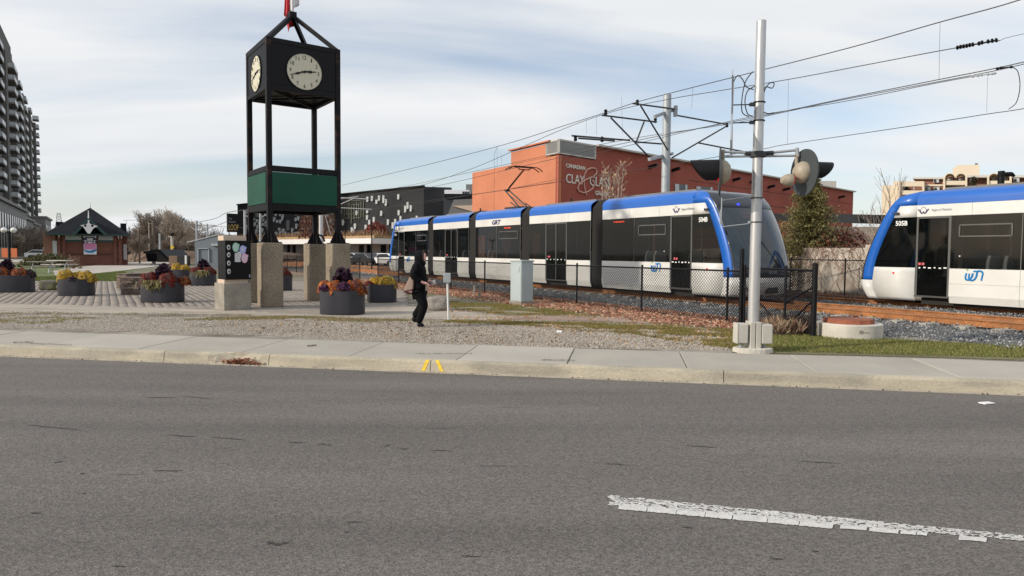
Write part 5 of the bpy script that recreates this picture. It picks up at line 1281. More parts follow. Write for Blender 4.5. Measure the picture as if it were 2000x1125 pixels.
# red-brown bushes behind the wall
def bush(loc, rx, ry, rz_, n, cs, label, size=.07, stems=60, m=m_barkd, name='shrub'):
    t = thing(name, label, 'shrub', loc, 0); u = nr.normal(size=(n, 3)); u /= np.linalg.norm(u, axis=1)[:, None]; u[:, 2] = np.abs(u[:, 2])
    pos = u * np.array([rx, ry, rz_]) * (nr.uniform(.1, 1, n) ** .4)[:, None]
    hold = WM.pop(t.name); o = scatter('foliage', LEAF_V, LEAF_F, pos, nr.uniform(.6, 1.4, n) * size, colmix(n, cs, .35), m_leaf, tilt=1.1, parent=None, kind=None); WM[t.name] = hold; o.parent = t
    sb = MB(); 
    for k in range(stems):
        a = rnd.uniform(0, 6.28); e = V((rx * math.cos(a) * rnd.uniform(.3, 1), ry * math.sin(a) * rnd.uniform(.3, 1), rz_ * rnd.uniform(.6, 1.15))); mid = e * .5 + V((rnd.uniform(-.1, .1), 0, rz_ * .1)); sb.tube(V((e.x * .1, e.y * .1, 0)), mid, .012, .01, 3, caps=False); sb.tube(mid, e, .01, .006, 3, caps=False)
    sb.build('stems', m, t, world=False); return t
q = P(1640, 478, 31); bush((q.x, q.y, 2.0), 1.6, 1.0, 1.1, 1500, [(.16, .045, .035), (.22, .08, .05), (.12, .05, .04)], 'reddish brown shrub on top of the retaining wall right of the fir', .07, 90)
q = P(1562, 478, 32); bush((q.x, q.y, 1.95), 1.3, .8, .45, 700, [(.16, .08, .05), (.14, .11, .05), (.2, .12, .07)], 'low brown shrub on the wall under the fir', .06, 40)
q = P(1690, 470, 29); bush((q.x + .6, q.y, 1.7), .7, .6, 1.1, 260, [(.34, .24, .19), (.25, .14, .10), (.45, .34, .28)], 'pale withered shrub at the end of the retaining wall', .06, 50, m_barkp)
bare_tree('thin', 21, 5, m_barkp, m_barkp, .011, 4, 3, .30, .45, .012)
bare_tree('leaning', 30, 5, m_barkd, m_barkd, .007, 4, 2, .36, .40, .008)
q = P(1728, 500, 27.5); put_tree('leaning', (q.x, q.y, .2), .5, .98, 'slender bare sapling left of the cropped tram', 'bare saplings')
q = P(1708, 500, 28.5); put_tree('leaning', (q.x, q.y, .2), 2.5, .75, 'small bare sapling at the end of the retaining wall', None)
q = P(1422, 480, 36); put_tree('thin', (q.x, q.y, .1), 1.0, 1.15, 'pale bare tree rising behind the front tram roof by the signal', None)

# ------------------------------------------------------------------ gallery
D0 = 52.0
C0 = V(((1088 - 1000) / F * D0, D0, .1)); ld = TD.copy(); rd_ = V((.724, .69, 0)).normalized()
ln_ = TN.copy(); rn_ = V((rd_.y, -rd_.x, 0))
gal = thing('art_gallery', 'orange brick gallery with louvred roof corner and white lettering on its red side', 'building', tuple(C0))
def wl(px, py, o=0): return RP(px, py, C0 + ln_ * o, ln_)
def wr(px, py, o=0): return RP(px, py, C0 + rn_ * o, rn_)
zL = wl(1088, 303).z; zU = wl(998, 299).z; zR = 10.3
Lleft = (wl(922, 400) - C0).dot(ld); Lup = (wl(998, 330) - C0).dot(ld)
REnd = (wr(1666, 400) - C0).dot(rd_)
def V0(p, z): return V((p.x, p.y, z))
# orange wall in panels with recessed joints
pxs = [922, 965, 1088]; zj = [.1, wl(1000, 369).z, zL]
ss_ = [Lleft, (wl(965, 400) - C0).dot(ld), 0.0]
for a, c in zip(ss_, ss_[1:]):
    for z0, z1 in zip(zj, zj[1:]):
        A = C0 + ld * (a - .02); B = C0 + ld * (c + .02)
        MB().prism([V0(A, z0 + .015), V0(B, z0 + .015), V0(B, z1 - .015), V0(A, z1 - .015)], -ln_ * .3).build('wall_panel', m_ored, gal)
zU2 = wl(1060, 283).z
MB().prism([V0(C0 + ld * Lup, zL + .01), V0(C0 + ld * 1.2, zL + .01), V0(C0 + ld * 1.2, zU2), V0(C0 + ld * Lup, zU2)], -ln_ * .3).build('wall_panel', m_ored, gal)
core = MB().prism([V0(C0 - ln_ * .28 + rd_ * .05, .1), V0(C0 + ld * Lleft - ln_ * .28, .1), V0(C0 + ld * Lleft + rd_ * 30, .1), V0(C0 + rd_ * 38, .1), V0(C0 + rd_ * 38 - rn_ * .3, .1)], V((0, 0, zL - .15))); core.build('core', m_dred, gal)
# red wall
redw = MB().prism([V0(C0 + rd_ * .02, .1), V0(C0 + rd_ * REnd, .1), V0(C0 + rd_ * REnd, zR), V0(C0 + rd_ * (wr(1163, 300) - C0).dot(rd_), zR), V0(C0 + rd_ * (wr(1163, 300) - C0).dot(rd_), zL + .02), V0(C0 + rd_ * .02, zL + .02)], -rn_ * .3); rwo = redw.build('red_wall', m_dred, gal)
MB().bar(C0 + rd_ * ((wr(1163, 300) - C0).dot(rd_)) + V((0, 0, zR - .03)), C0 + rd_ * (REnd + .1) + V((0, 0, zR - .03)), .7, .14).build('coping', m_stone, gal)
MB().bar(C0 + ld * 1.0 + V((0, 0, zU2 + .05)), C0 + ld * (Lup + .1) + V((0, 0, zU2 + .05)), .5, .10).build('coping', m_ored, gal)
# louvred plant screen round the corner
lz0 = zL + .08; lz1 = wl(1088, 276).z
sLv = (wl(1068, 290) - C0).dot(ld); sRv = (wr(1162, 300) - C0).dot(rd_)
nl = 20
for k in range(nl):
    z = lz0 + (lz1 - lz0) * (k + .5) / nl
    mb = MB(); mb.bar(C0 + ld * .0 + V((0, 0, z)), C0 + ld * sLv + V((0, 0, z)), .10, (lz1 - lz0) / nl * .55); mb.bar(C0 + V((0, 0, z)), C0 + rd_ * sRv + V((0, 0, z)), .10, (lz1 - lz0) / nl * .55); mb.build('louvre', m_louvre, gal)
mb = MB(); mb.bar(C0 + V((0, 0, lz1)), C0 + ld * sLv + V((0, 0, lz1)), .16, .12); mb.bar(C0 + V((0, 0, lz1)), C0 + rd_ * sRv + V((0, 0, lz1)), .16, .12); mb.bar(C0 + V((0, 0, lz0 - .04)), C0 + ld * sLv + V((0, 0, lz0 - .04)), .16, .10); mb.bar(C0 + V((0, 0, lz0 - .04)), C0 + rd_ * sRv + V((0, 0, lz0 - .04)), .16, .10)
for p in (C0, C0 + ld * sLv, C0 + rd_ * sRv): mb.box((p.x, p.y, (lz0 + lz1) / 2), (.18, .18, lz1 - lz0))
mb.build('louvre_frame', m_stone, gal)
MB().prism([V0(C0 - ln_ * .2 - rn_ * .2 + rd_ * .2 + ld * .2, zL), V0(C0 + ld * sLv - ln_ * .2, zL), V0(C0 + ld * sLv + rd_ * 8, zL), V0(C0 + rd_ * sRv - rn_ * .3, zL)], V((0, 0, lz1 - zL - .1))).build('plant_room', m_greyc, gal)
MB().prism([V0(C0 + ld * Lup - ln_ * .3, zL), V0(C0 + ld * Lup + rd_ * 8, zL), V0(C0 + ld * sLv + rd_ * 8, zL), V0(C0 + ld * sLv - ln_ * .3, zL)], V((0, 0, zU2 - zL - .05))).build('roof_block', m_ored, gal)
def wtext(s, x0, y0, x1, y1, hpx, m, bold=.0, name='lettering'):
    a = wr(x0, y0, .05); c = wr(x1, y1, .05); hgt = (wr(x0, y0 - hpx, .05) - a).length
    return text(s, a, c, hgt, rn_, m, gal, name, .06, bold=bold)
wtext('CANADIAN', 1105, 327, 1142, 333, 8.0, m_cream, .01); wtext('CLAY', 1105, 357, 1140, 361, 18, m_cream); wtext('GLASS', 1151, 362, 1191, 367, 19, m_cream); wtext('GALLERY', 1162, 381, 1190, 384, 8.5, m_cream, .01)
am = MB(); pts6 = [(1228, 655), (1215, 610), (1206, 560), (1202, 500), (1210, 445), (1235, 405), (1275, 390), (1315, 395), (1330, 420), (1318, 455), (1280, 480), (1230, 500), (1180, 530), (1148, 560), (1140, 595), (1160, 622), (1200, 632), (1245, 620), (1285, 590), (1303, 555), (1300, 520), (1280, 505)]
am.path([wr(900 + x / 5, 250 + y / 5, .12) for x, y in pts6], .055, 6); am.build('ampersand', m_pink, gal, smooth=True)
for x0, x1, y0, y1 in ((1318, 1343, 359, 377), (1360, 1392, 364, 381)):
    w_ = MB().prism([wr(x0, y0, .02), wr(x1, y0 + 2, .02), wr(x1, y1 + 2, .02), wr(x0, y1, .02)], rn_ * .04).build('window', m_dglass, gal)
    f_ = MB(); f_.prism([wr(x0, y0, .07), wr(x0 + 8, y0 + .6, .07), wr(x0 + 8, y1 + .6, .07), wr(x0, y1, .07)], rn_ * .03); f_.prism([wr(x1 - 5, y0 + 1.6, .07), wr(x1 - 1, y0 + 2, .07), wr(x1 - 1, y1 + 2, .07), wr(x1 - 5, y1 + 1.6, .07)], rn_ * .03); f_.build('blind', m_winw, w_)
for i, (x, y) in enumerate(((1268, 327), (1313, 333), (1432, 352), (1466, 356), (1500, 366), (1530, 371), (1638, 386))):
    p = wr(x, y, .0); MB().bar(p, p + rn_ * .8 + V((0, 0, .15)), .25, .25).build('wall_lamp', m_black, gal)
for k in range(5):
    mb = MB(); a = wr(1440 + 30 * k, 330 + 12 * k, .03); mb.bar(V0(wr(1345, 352 + k * 16, .0), wr(1345, 352 + k * 16, .0).z), V0(wr(1664, 404 + k * 12, 0), wr(1345, 352 + k * 16, .0).z), .03, .04) if k in (0, 2) else None
    if mb.v: mb.build('wall_joint', m_black, gal)
for x, y in ((1192, 288), (1201, 288)):
    p = wr(x, y, -1.5); MB().tube((p.x, p.y, zR - .3), (p.x, p.y, zR + .35), .14, .10, 8).lathe((p.x, p.y, zR + .35), [(.2, 0), (.2, .15), (.05, .2)], 8).build('roof_vent', m_black, gal)
q = wr(1610, 340, -6); MB().box((q.x, q.y + 4, zR + .9), (5, 5, 3.2)).build('roof_plant_box', m_stone, gal)
# pale leafed young trees in front of the red wall
def pale_tree(px, pytop, Y, seed, label, sc=1.0):
    p = P(px, 500, Y); hgt = P(px, pytop, Y).z - .1; t = thing('young_tree', label, 'tree', (p.x, p.y, .1), 0, 'young trees by the gallery'); rr = random.Random(seed); tr_ = MB(); cr = MB(); L = []
    for s in range(3):
        base = V((rr.uniform(-.15, .15), 0, 0)); top = V((rr.uniform(-.9, .9) * sc, rr.uniform(-.3, .3), hgt * rr.uniform(.82, 1.0))); mid = (base + top) / 2 + V((rr.uniform(-.2, .2), 0, 0)); tr_.tube(base, mid, .05, .035, 6); tr_.tube(mid, top, .035, .012, 5)
        for k in range(26):
            f_ = rr.uniform(.55, 1.0); q = mid + (top - mid) * ((f_ - .5) * 2); e = q + V((rr.uniform(-.6, .6) * sc, rr.uniform(-.3, .3), rr.uniform(.15, .7))); cr.tube(q, e, .012, .008, 3, caps=False)
            for _ in range(1 if rr.random() < .8 else 2): L.append(tuple(q + (e - q) * rr.uniform(.3, 1) + V((rr.gauss(0, .08), rr.gauss(0, .08), rr.gauss(0, .08)))))
    tr_.build('trunk', m_barkp, t, world=False); cr.build('twigs', m_barkp, t, world=False)
    hold = WM.pop(t.name); o = scatter('crown', LEAF_V, LEAF_F, np.array(L), nr.uniform(.07, .15, len(L)), colmix(len(L), [(.42, .29, .18), (.34, .22, .13), (.5, .38, .25)], .25), m_leaf, tilt=1, parent=None, kind=None); WM[t.name] = hold; o.parent = t
pale_tree(1203, 308, 48, 3, 'tallest young tree with tan leaves against the red gallery wall')
pale_tree(1174, 324, 49, 5, 'thin leafy sapling crossing the word GLASS', .55)
pale_tree(1187, 331, 49.5, 8, 'shorter sapling just left of the tallest leafy tree', .5)
# low dark roofed wing right of the gallery
an = thing('low_pavilion', 'low grey building with flat dark roof between the gallery and the cropped tram', 'building', tuple(P(1650, 500, 44)))
a = P(1480, 408, 50); c = P(1725, 432, 38)
mb = MB(); mb.bar(V((a.x, a.y, P(1560, 418, 46).z)), V((c.x, c.y, P(1700, 432, 40).z)), 3.0, .5); mb.build('flat_roof', m_charc, an)
mb = MB(); mb.bar(V((a.x + 3, a.y + 1, 1.5)), V((c.x, c.y + 1, 1.5)), .5, 3.0); mb.build('wall', m_greyc, an)
mb = MB(); q = P(1672, 460, 36); mb.box((q.x, q.y, 1.7), (2.2, 1.5, 3.1)); mb.build('end_wall', m_conc, an)

# ------------------------------------------------------------------ charcoal office building
Y0_ = 105.0; B0 = V(((827 - 1000) / F * Y0_, Y0_, .1)); bd = V((-.713, .70, 0)).normalized(); bn_ = V((-bd.y, -(-bd.x), 0)); bn_ = V((-.70, -.713, 0)).normalized()
def bw(px, py, o=0): return RP(px, py, B0 + bn_ * o, bn_)
zB = bw(827, 366).z
ob = thing('charcoal_office_building', 'long charcoal building with scattered pale slit windows behind the clock tower', 'building', tuple(B0))
MB().prism([V0(B0, .1), V0(B0 + bd * 66, .1), V0(B0 + bd * 66 + V((10, 14, 0)), .1), V0(B0 + V((4.2, .9, 0)) , .1)], V((0, 0, zB))).build('main_block', m_charc, ob)
e_ = P(870, 400, 106.5); 
MB().prism([V0(B0 + V((.25, .1, 0)), .1), V0(e_, .1), V0(e_ + V((3, 8, 0)), .1), V0(B0 + V((3, 8, 0)), .1)], V((0, 0, zB - .2))).build('grey_end_block', m_greyc, ob)
MB().bar(B0 + V((0, 0, zB + .1)), B0 + bd * 66 + V((0, 0, zB + .1)), .5, .25).build('parapet', m_black, ob)
wlist = [(660 + x / 7.03, 360 + y / 7.03, hh) for x, y, hh in ((415, 205, 10), (478, 195, 10), (540, 240, 8), (575, 190, 10), (635, 205, 15), (668, 250, 13), (840, 172, 10), (935, 340, 13), (968, 290, 13), (845, 390, 10), (870, 465, 9), (605, 400, 10), (410, 455, 9), (440, 525, 11), (503, 485, 10), (535, 575, 13), (697, 520, 11), (763, 565, 12), (797, 530, 15), (598, 670, 12), (630, 655, 9), (438, 690, 10), (200, 625, 10), (50, 680, 8), (408, 710, 5), (560, 710, 5), (1010, 330, 12))]
wlist += [(480 + x / 7.5, 350 + y / 7.5, hh) for x, y, hh in ((120, 590, 6), (140, 660, 8), (425, 590, 9), (450, 510, 8), (515, 505, 9), (545, 550, 15), (470, 620, 6), (515, 620, 7), (750, 505, 6), (775, 505, 6), (750, 690, 10), (515, 770, 9), (695, 810, 8), (780, 815, 12), (290, 820, 9), (1255, 620, 9), (1280, 830, 9), (1405, 790, 8), (1280, 490, 6), (855, 800, 4), (490, 830, 8), (435, 820, 10), (180, 700, 8), (240, 560, 9), (300, 640, 8), (205, 640, 8), (250, 750, 9), (20, 480, 7), (15, 700, 8))]
rq_ = random.Random(12)
wlist += [(rq_.uniform(497, 655), rq_.uniform(418, 466), rq_.uniform(5, 10)) for _ in range(26)] + [(rq_.uniform(665, 822), rq_.uniform(400, 456), rq_.uniform(6, 11)) for _ in range(9)]
for x, y, hh in wlist:
    if x > 826: continue
    w2 = 1.9
    o_ = MB().prism([bw(x - w2, y - hh / 2, .0), bw(x + w2, y - hh / 2, .0), bw(x + w2, y + hh / 2, .0), bw(x - w2, y + hh / 2, .0)], bn_ * .18).build('window', m_winw, ob)
    MB().prism([bw(x + w2 * .1, y + hh / 2 - .2, .2), bw(x + w2, y + hh * .05, .2), bw(x + w2, y + hh / 2 - .2, .2)], bn_ * .06).build('pane', m_dglass, o_)
for x0, y0, w2, hh in ((503.5, 478 - 60, 7, 12), (563, 440, 6, 20), (588, 415, 6, 8)):
    MB().prism([bw(x0 - w2 / 2, y0 - hh / 2, .0), bw(x0 + w2 / 2, y0 - hh / 2, .0), bw(x0 + w2 / 2, y0 + hh / 2, .0), bw(x0 - w2 / 2, y0 + hh / 2, .0)], bn_ * .12).build('window', m_greyc, ob)
gz = MB()
for k in range(11):
    x = 664 + k * 4.6 + rnd.uniform(-1, 1); y0 = 388 + rnd.uniform(0, 14); gz.prism([bw(x, y0, .02), bw(x + 1.5, y0, .02), bw(x + 1.5, y0 + rnd.uniform(20, 44), .02), bw(x, y0 + rnd.uniform(20, 40), .02)], bn_ * .15)
for y in (392, 400, 418, 426): gz.prism([bw(665, y, .05), bw(706, y - 1, .05), bw(706, y, .05), bw(665, y + 1, .05)], bn_ * .14)
gz.build('olive_glazing_bars', m_olive, ob)
zpd = bw(770, 474).z
cb_ = bw(480, 474); 
A = B0 - bd * 4 + bn_ * 6; Bq = B0 + bd * 66 + bn_ * 6
MB().bar(V0(A, zpd), V0(Bq, zpd), 12, .75).build('white_canopy', m_wtrim, ob)
MB().bar(V0(A, zpd + .58), V0(Bq, zpd + .58), 11.4, .35).build('roof_planting', m_tan, ob)
MB().bar(V0(A - bn_ * 4, 1.6), V0(Bq - bn_ * 4, 1.6), .4, 2.9).build('shop_front', m_dglass, ob)
for k in range(22):
    p = B0 + bd * (k * 3.0) + bn_ * 4.5; MB().box((p.x, p.y, 1.6), (1.3 if k % 2 == 0 else .4, .35, 2.9)).build('pillar_and_bright_pane', m_wtrim, ob)  # wide white ones are added, their colour standing in for bright shop windows
gr_ = nr; n = 2600; s = nr.uniform(-4, 60, n); q = np.array([list(B0 + bd * a + bn_ * c) for a, c in zip(s, nr.uniform(9, 11.6, n))]); q[:, 2] = zpd + .7
scatter('roof_grasses', BLADE_V, BLADE_F, q, np.column_stack([np.full(n, .5), nr.uniform(.3, .7, n), nr.uniform(.4, 1.1, n)]), colmix(n, [(.40, .27, .15), (.30, .19, .11), (.22, .13, .10)], .3), m_leaf, tilt=.3, parent=ob)
q = P(735, 462, 98); bush((q.x, q.y, zpd + .6), 1.9, 1.2, 2.2, 700, [(.20, .05, .04), (.28, .08, .06)], 'dark red shrub on the office canopy roof', .22, 20)
q = P(606, 466, 104); bush((q.x, q.y, zpd + .5), 1.8, 1.5, 5.2, 700, [(.22, .10, .07), (.16, .08, .06)], 'reddish small tree seen between the clock tower legs', .22, 50)
q = P(640, 466, 104); bush((q.x, q.y, zpd + .5), 1.6, 1.5, 4.2, 300, [(.22, .13, .09), (.16, .09, .07)], 'thin brown shrub right of the white pole under the tower', .2, 60)
# modern white and grey block between the office and the gallery
mo = thing('grey_modern_building', 'white and grey angular building between the charcoal office and the gallery', 'building', tuple(P(895, 480, 92)))
def pxbox(mb, x0, y0, x1, y1, Y, dy, mi=0):
    a = P(x0, y1, Y); c = P(x1, y0, Y); mb.box(((a.x + c.x) / 2, Y + dy / 2, (a.z + c.z) / 2), (c.x - a.x, dy, c.z - a.z), mi=mi); return mb
pxbox(MB(), 868, 371, 916, 388, 104, 14).build('white_upper_block', m_lightcol, mo)
for k in range(3): pxbox(MB(), 903 + k * 5, 374, 907 + k * 5, 386, 103.9, .3).build('window', m_dglass, mo)
pxbox(MB(), 910, 360, 930, 392, 108, 10).build('tower_block', m_greyc, mo)
pxbox(MB(), 868, 379, 950, 388, 97, 8).build('dark_roof', m_black, mo)
pxbox(MB(), 866, 388, 950, 480, 98, 8).build('glazed_wall', m_dglass, mo)
MB().prism([P(872, 425, 90), P(886, 390, 90), P(950, 387, 90), P(950, 480, 90), P(868, 480, 90)], V((0, 6, 0))).build('sloped_wing', m_greyc, mo)
MB().prism([P(884, 402, 89.8), P(950, 400, 89.8), P(950, 416, 89.8), P(925, 414, 89.8)], V((0, .2, 0))).build('tan_fin', m_beige, mo)
# cars
def car_proto(m, label, loc, rz):
    t = thing('parked_car', label, 'car', loc, rz, 'cars parked in front of the shops')
    pr = [(-2.2, .3), (2.2, .3), (2.25, .65), (2.1, .85), (1.3, .95), (.6, 1.42), (-1.1, 1.46), (-1.9, 1.0), (-2.2, .92)]
    MB().prism([V((x, -.85, z)) for x, z in pr], V((0, 1.7, 0))).build('body', m, t, world=False, bevel=.06)
    g = [(1.15, .97), (.55, 1.36), (-1.05, 1.40), (-1.75, 1.0)]
    MB().prism([V((x, -.865, z)) for x, z in g], V((0, 1.73, 0))).build('window', m_dglass, t, world=False)
    MB().prism([V((1.34, -.72, .95)), V((1.34, .72, .95)), V((.66, .62, 1.40)), V((.66, -.62, 1.40))], V((.03, 0, .02))).build('windscreen', m_dglass, t, world=False)
    for x in (-1.35, 1.35):
        for s in (-1, 1): MB().lathe((x, s * .8, .32), [(0, -.1), (.32, -.1), (.32, .1), (0, .1)], 14, axis=(0, 1, 0)).build('wheel', m_under, t, world=False)
    for s in (-1, 1): MB().box((2.2, s * .6, .68), (.08, .3, .14)).build('headlight', m_globe, t, world=False)
    return t
cars = []
for i, (px, Y, mi_, rz, lab) in enumerate(((690, 84, 2, 2.4, 'silver car parked nearest the clock tower under the canopy'), (712, 80, 1, 2.4, 'black car parked between two pale cars under the canopy'), (734, 82, 0, 2.3, 'white car parked left of the tram tail'), (757, 78, 0, 2.4, 'white car parked nearest the tail of the tram'), (668, 92, 1, 2.3, 'dark car parked right beside the clock tower pier'), (82, 110, 0, .3, 'white car on the road left of the station'), (94, 122, 2, .4, 'pale silver car behind the white one left of the station'))):
    p = P(px, 500, Y); car_proto(m_car[mi_], lab, (p.x, p.y, .13), rz)

# ------------------------------------------------------------------ station building
SY = 68.0; sc_ = SY / F
sc0 = P(176, 500, SY); st = thing('brick_station', 'small brown brick station with dark hipped roof and a white banner', 'building', (sc0.x, sc0.y, .1), R(30))
def b(mb, name, m, parent=None, **k): return mb.build(name, m, parent or st, world=False, **k)
def sx(px): return (P(px, 500, SY).x - sc0.x) / 1.175
def sz(py, px=176): return P(px, py, SY).z - .1
eav = sz(455); rt_ = sz(402); W0, W1 = sx(113), sx(240)
b(MB().box(((W0 + W1) / 2, 4, eav / 2 + .05), (W1 - W0, 8, eav + .1)), 'brick_wall', m_brick)
for x in (W0 + .25, sx(124), sx(228), W1 - .25): b(MB().box((x, -.08, eav / 2), (.45, .16, eav)), 'brick_pilaster', m_brick)
b(MB().box(((W0 + W1) / 2, -.06, sz(496)), (sx(224) - sx(128), .10, .10)), 'brick_band', mat('brick_band', (.10, .04, .03), .9))
for x0, x1 in ((129, 160), (193, 227)):
    fr_ = b(pxb := MB().box(((sx(x0) + sx(x1)) / 2, -.05, (sz(457) + sz(473)) / 2), (sx(x1) - sx(x0), .10, sz(457) - sz(473))), 'window', m_dgreen)
    gm = MB(); 
    for k in range(6): gm.box((sx(x0) + (sx(x1) - sx(x0)) * (k + .5) / 6, -.12, (sz(459) + sz(470)) / 2), (.22, .04, .42))
    gm.build('pane', m_galvd, fr_, world=False)
bnn = b(MB().box(((sx(164) + sx(189)) / 2, -.14, (sz(457) + sz(497)) / 2), (sx(189) - sx(164), .06, sz(457) - sz(497))), 'banner', m_lightcol)
bx0 = (sx(164) + sx(189)) / 2
MB().box((bx0, -.18, sz(481)), (1.0, .02, .62)).build('banner_block', m_bpink, bnn, world=False)
mb = MB(); 
for (x, z, w_, h_) in ((0, 459.5, .9, .16), (0, 464, .8, .10), (-.4, 467, .3, .22), (.4, 467, .3, .22), (0, 471, .75, .08), (-.5, 473, .12, .3), (.5, 473, .12, .3), (-.25, 474, .10, .2), (.25, 474, .10, .2)): mb.box((bx0 + x, -.18, sz(z)), (w_, .02, h_))
mb.build('banner_motif', m_bnavy, bnn, world=False)
mb = MB(); mb.prism([V((bx0 + x, -.19, sz(z))) for x, z in ((-.55, 487), (-.3, 489), (0, 490), (.3, 487.5), (.6, 486), (.45, 491), (.15, 494), (-.2, 493.5), (-.45, 491))], V((0, .02, 0))); mb.build('banner_wave', m_bblue, bnn, world=False)
# hip roof
e0, e1 = sx(92), sx(257); ov = -1.2
ridge = [(sx(176), 3.2, rt_), (sx(180), 8, rt_)]
mb = MB(); vs_ = [(e0, ov, eav - .15), (e1, ov, eav - .15), (e1, 12, eav - .15), (e0, 12, eav - .15), (sx(176), 3.4, rt_), (sx(178), 8.5, rt_)]
mb.add(vs_, [(0, 1, 4), (1, 2, 5, 4), (2, 3, 5), (3, 0, 4, 5), (0, 3, 2, 1)]); b(mb, 'hip_roof', m_roof)
mb = MB(); mb.box(((e0 + e1) / 2, ov + .03, eav - .20), (e1 - e0, .08, .16)); b(mb, 'fascia', m_dgreen)
# gable dormer in front
ga = sz(428); gx0, gx1 = sx(146), sx(211); gm_ = sx(176)
mb = MB(); mb.add([(gx0, -1.9, eav - .28), (gm_, -1.9, ga), (gx1, -1.9, eav - .28), (gx0, 3, eav - .2), (gm_, 3, ga), (gx1, 3, eav - .2)], [(0, 1, 4, 3), (1, 2, 5, 4)]); o = b(mb, 'gable_roof', m_roof); sm = o.modifiers.new('thickness', 'SOLIDIFY'); sm.thickness = .12
for (xa, xb2) in ((gx0, gm_), (gx1, gm_)): b(MB().bar((xa, -1.95, eav - .30), (xb2, -1.95, ga - .02), .10, .26, upv=(0, 0, 1)), 'barge_board', m_dgreen)
b(MB().add([(gx0 + .5, -.2, eav - .2), (gx1 - .5, -.2, eav - .2), (gm_, -.2, ga - .35)], [(0, 1, 2)]), 'gable_wall', m_brick)
wb = MB(); pl_ = [(160, 441.5), (166, 440.5), (172, 439), (174.5, 437), (174.5, 431), (177.5, 431), (177.5, 437), (181, 439), (187, 440.5), (194, 443), (188, 445), (184, 448), (181, 453), (178, 457), (174, 457), (171, 453), (168, 448), (165, 444)]
wb.prism([V((sx(x), -2.02, sz(y))) for x, y in pl_], V((0, .07, 0))); wbo = b(wb, 'gable_bracket', m_wtrim)
for x in (169.5, 183): 
    n = 12; MB().prism([V((sx(x) + .11 * math.cos(2 * math.pi * i / n), -2.04, sz(442) + .11 * math.sin(2 * math.pi * i / n))) for i in range(n)], V((0, .015, 0))).build('bracket_hole', m_black, wbo, world=False)
fn = MB(); fn.tube((gm_, -1.95, ga), (gm_, -1.95, ga + .75), .06, .03); fn.tube((sx(176), 3.3, rt_), (sx(176), 3.3, rt_ + .55), .06, .03); b(fn, 'finial', m_wtrim)
for x0, x1 in ((104, 118), (238, 251)):
    mb = MB(); mb.box(((sx(x0) + sx(x1)) / 2, 7, (sz(431) + eav) / 2), (sx(x1) - sx(x0), 3, sz(431) - eav)); b(mb, 'roof_dormer', m_roof)
    b(MB().tube(((sx(x0) + sx(x1)) / 2 + (.3 if x0 > 200 else -.3), 6, sz(431)), ((sx(x0) + sx(x1)) / 2 + (.3 if x0 > 200 else -.3), 6, sz(424)), .04, .02), 'finial', m_wtrim)
for x in (118, 233, 239): b(MB().bar((sx(x), -.1, sz(462)), (sx(x), -.9, sz(457)), .10, .35), 'eave_bracket', m_wtrim)
b(MB().box((sx(112) - .55, 3.5, eav / 2), (1.0, 7, eav)), 'side_wing', m_brick2)
b(MB().box((sx(109), -.05, sz(488)), (.35, .1, 1.7)), 'side_window', m_winw)
b(MB().box((W1 + .25, 3.0, eav / 2), (.5, 3, eav)), 'door_bay', m_brick); b(MB().box((W1 + .28, 1.45, sz(492)), (.3, .1, 1.6)), 'glass_door', m_winw)
q = P(90, 505, 60); bush((q.x, q.y, .1), 2.4, 1.5, 1.25, 1800, [(.05, .07, .02), (.09, .10, .03), (.12, .08, .04)], 'rounded green bush at the left corner of the brick station', .12, 20)
q = P(143, 510, 56); bush((q.x, q.y, .1), .7, .6, 1.1, 300, [(.25, .15, .10), (.18, .10, .07)], 'thin brown ornamental grass in front of the station wall', .07, 40)

# ------------------------------------------------------------------ tall apartment tower at left
AP0 = V((-120.0, 160.0, .1)); ad = TD.copy(); an_ = V((.857, .514, 0)).normalized()
apt = thing('apartment_tower', 'tall dark apartment tower with stacked balconies at the left edge', 'building', tuple(AP0))
Rap = Matrix((ad, an_, V((0, 0, 1)))).transposed()
def abox(name, s0, s1, o0, o1, z0, z1, m, parent=None):
    c = AP0 + ad * ((s0 + s1) / 2) + an_ * ((o0 + o1) / 2); return MB().box((c.x, c.y, (z0 + z1) / 2), (s1 - s0, o1 - o0, z1 - z0), Rap).build(name, m, parent or apt)
for s0, s1, z1, o in ((-70, 12, 58.5, 0), (12, 36, 57, 0), (36, 60, 55.5, -.5), (60, 84, 52.0, -1), (84, 101, 50.5, -1.5)):
    abox('tower_block', s0, s1, -16, o, .1, z1, m_apt)
abox('penthouse', 0, 30, -12, -3, 57, 62, m_apt); abox('roof_terrace_block', 38, 56, -10, -1.5, 55, 59.5, m_aptp)
abox('roof_terrace_block', 62, 76, -10, -2, 52, 55, m_apt); abox('terrace_glass', 84, 100, -3.2, -3, 50.5, 51.8, m_dglass)
for i, (s0, s1) in enumerate(((10, 14), (31, 34), (53, 57), (76, 79), (95, 98))): abox('stone_pier', s0, s1, .1, 1.2, .1, 50 - i, m_apt)
bal0 = None
stacks = [(-46, 8, 2.0), (-27, 8, 2.0), (-8, 7, 1.9), (16, 8, 2.3), (37, 8, 1.8), (60, 7, 1.3), (80, 6, 1.1), (96, 5, 2.0)]
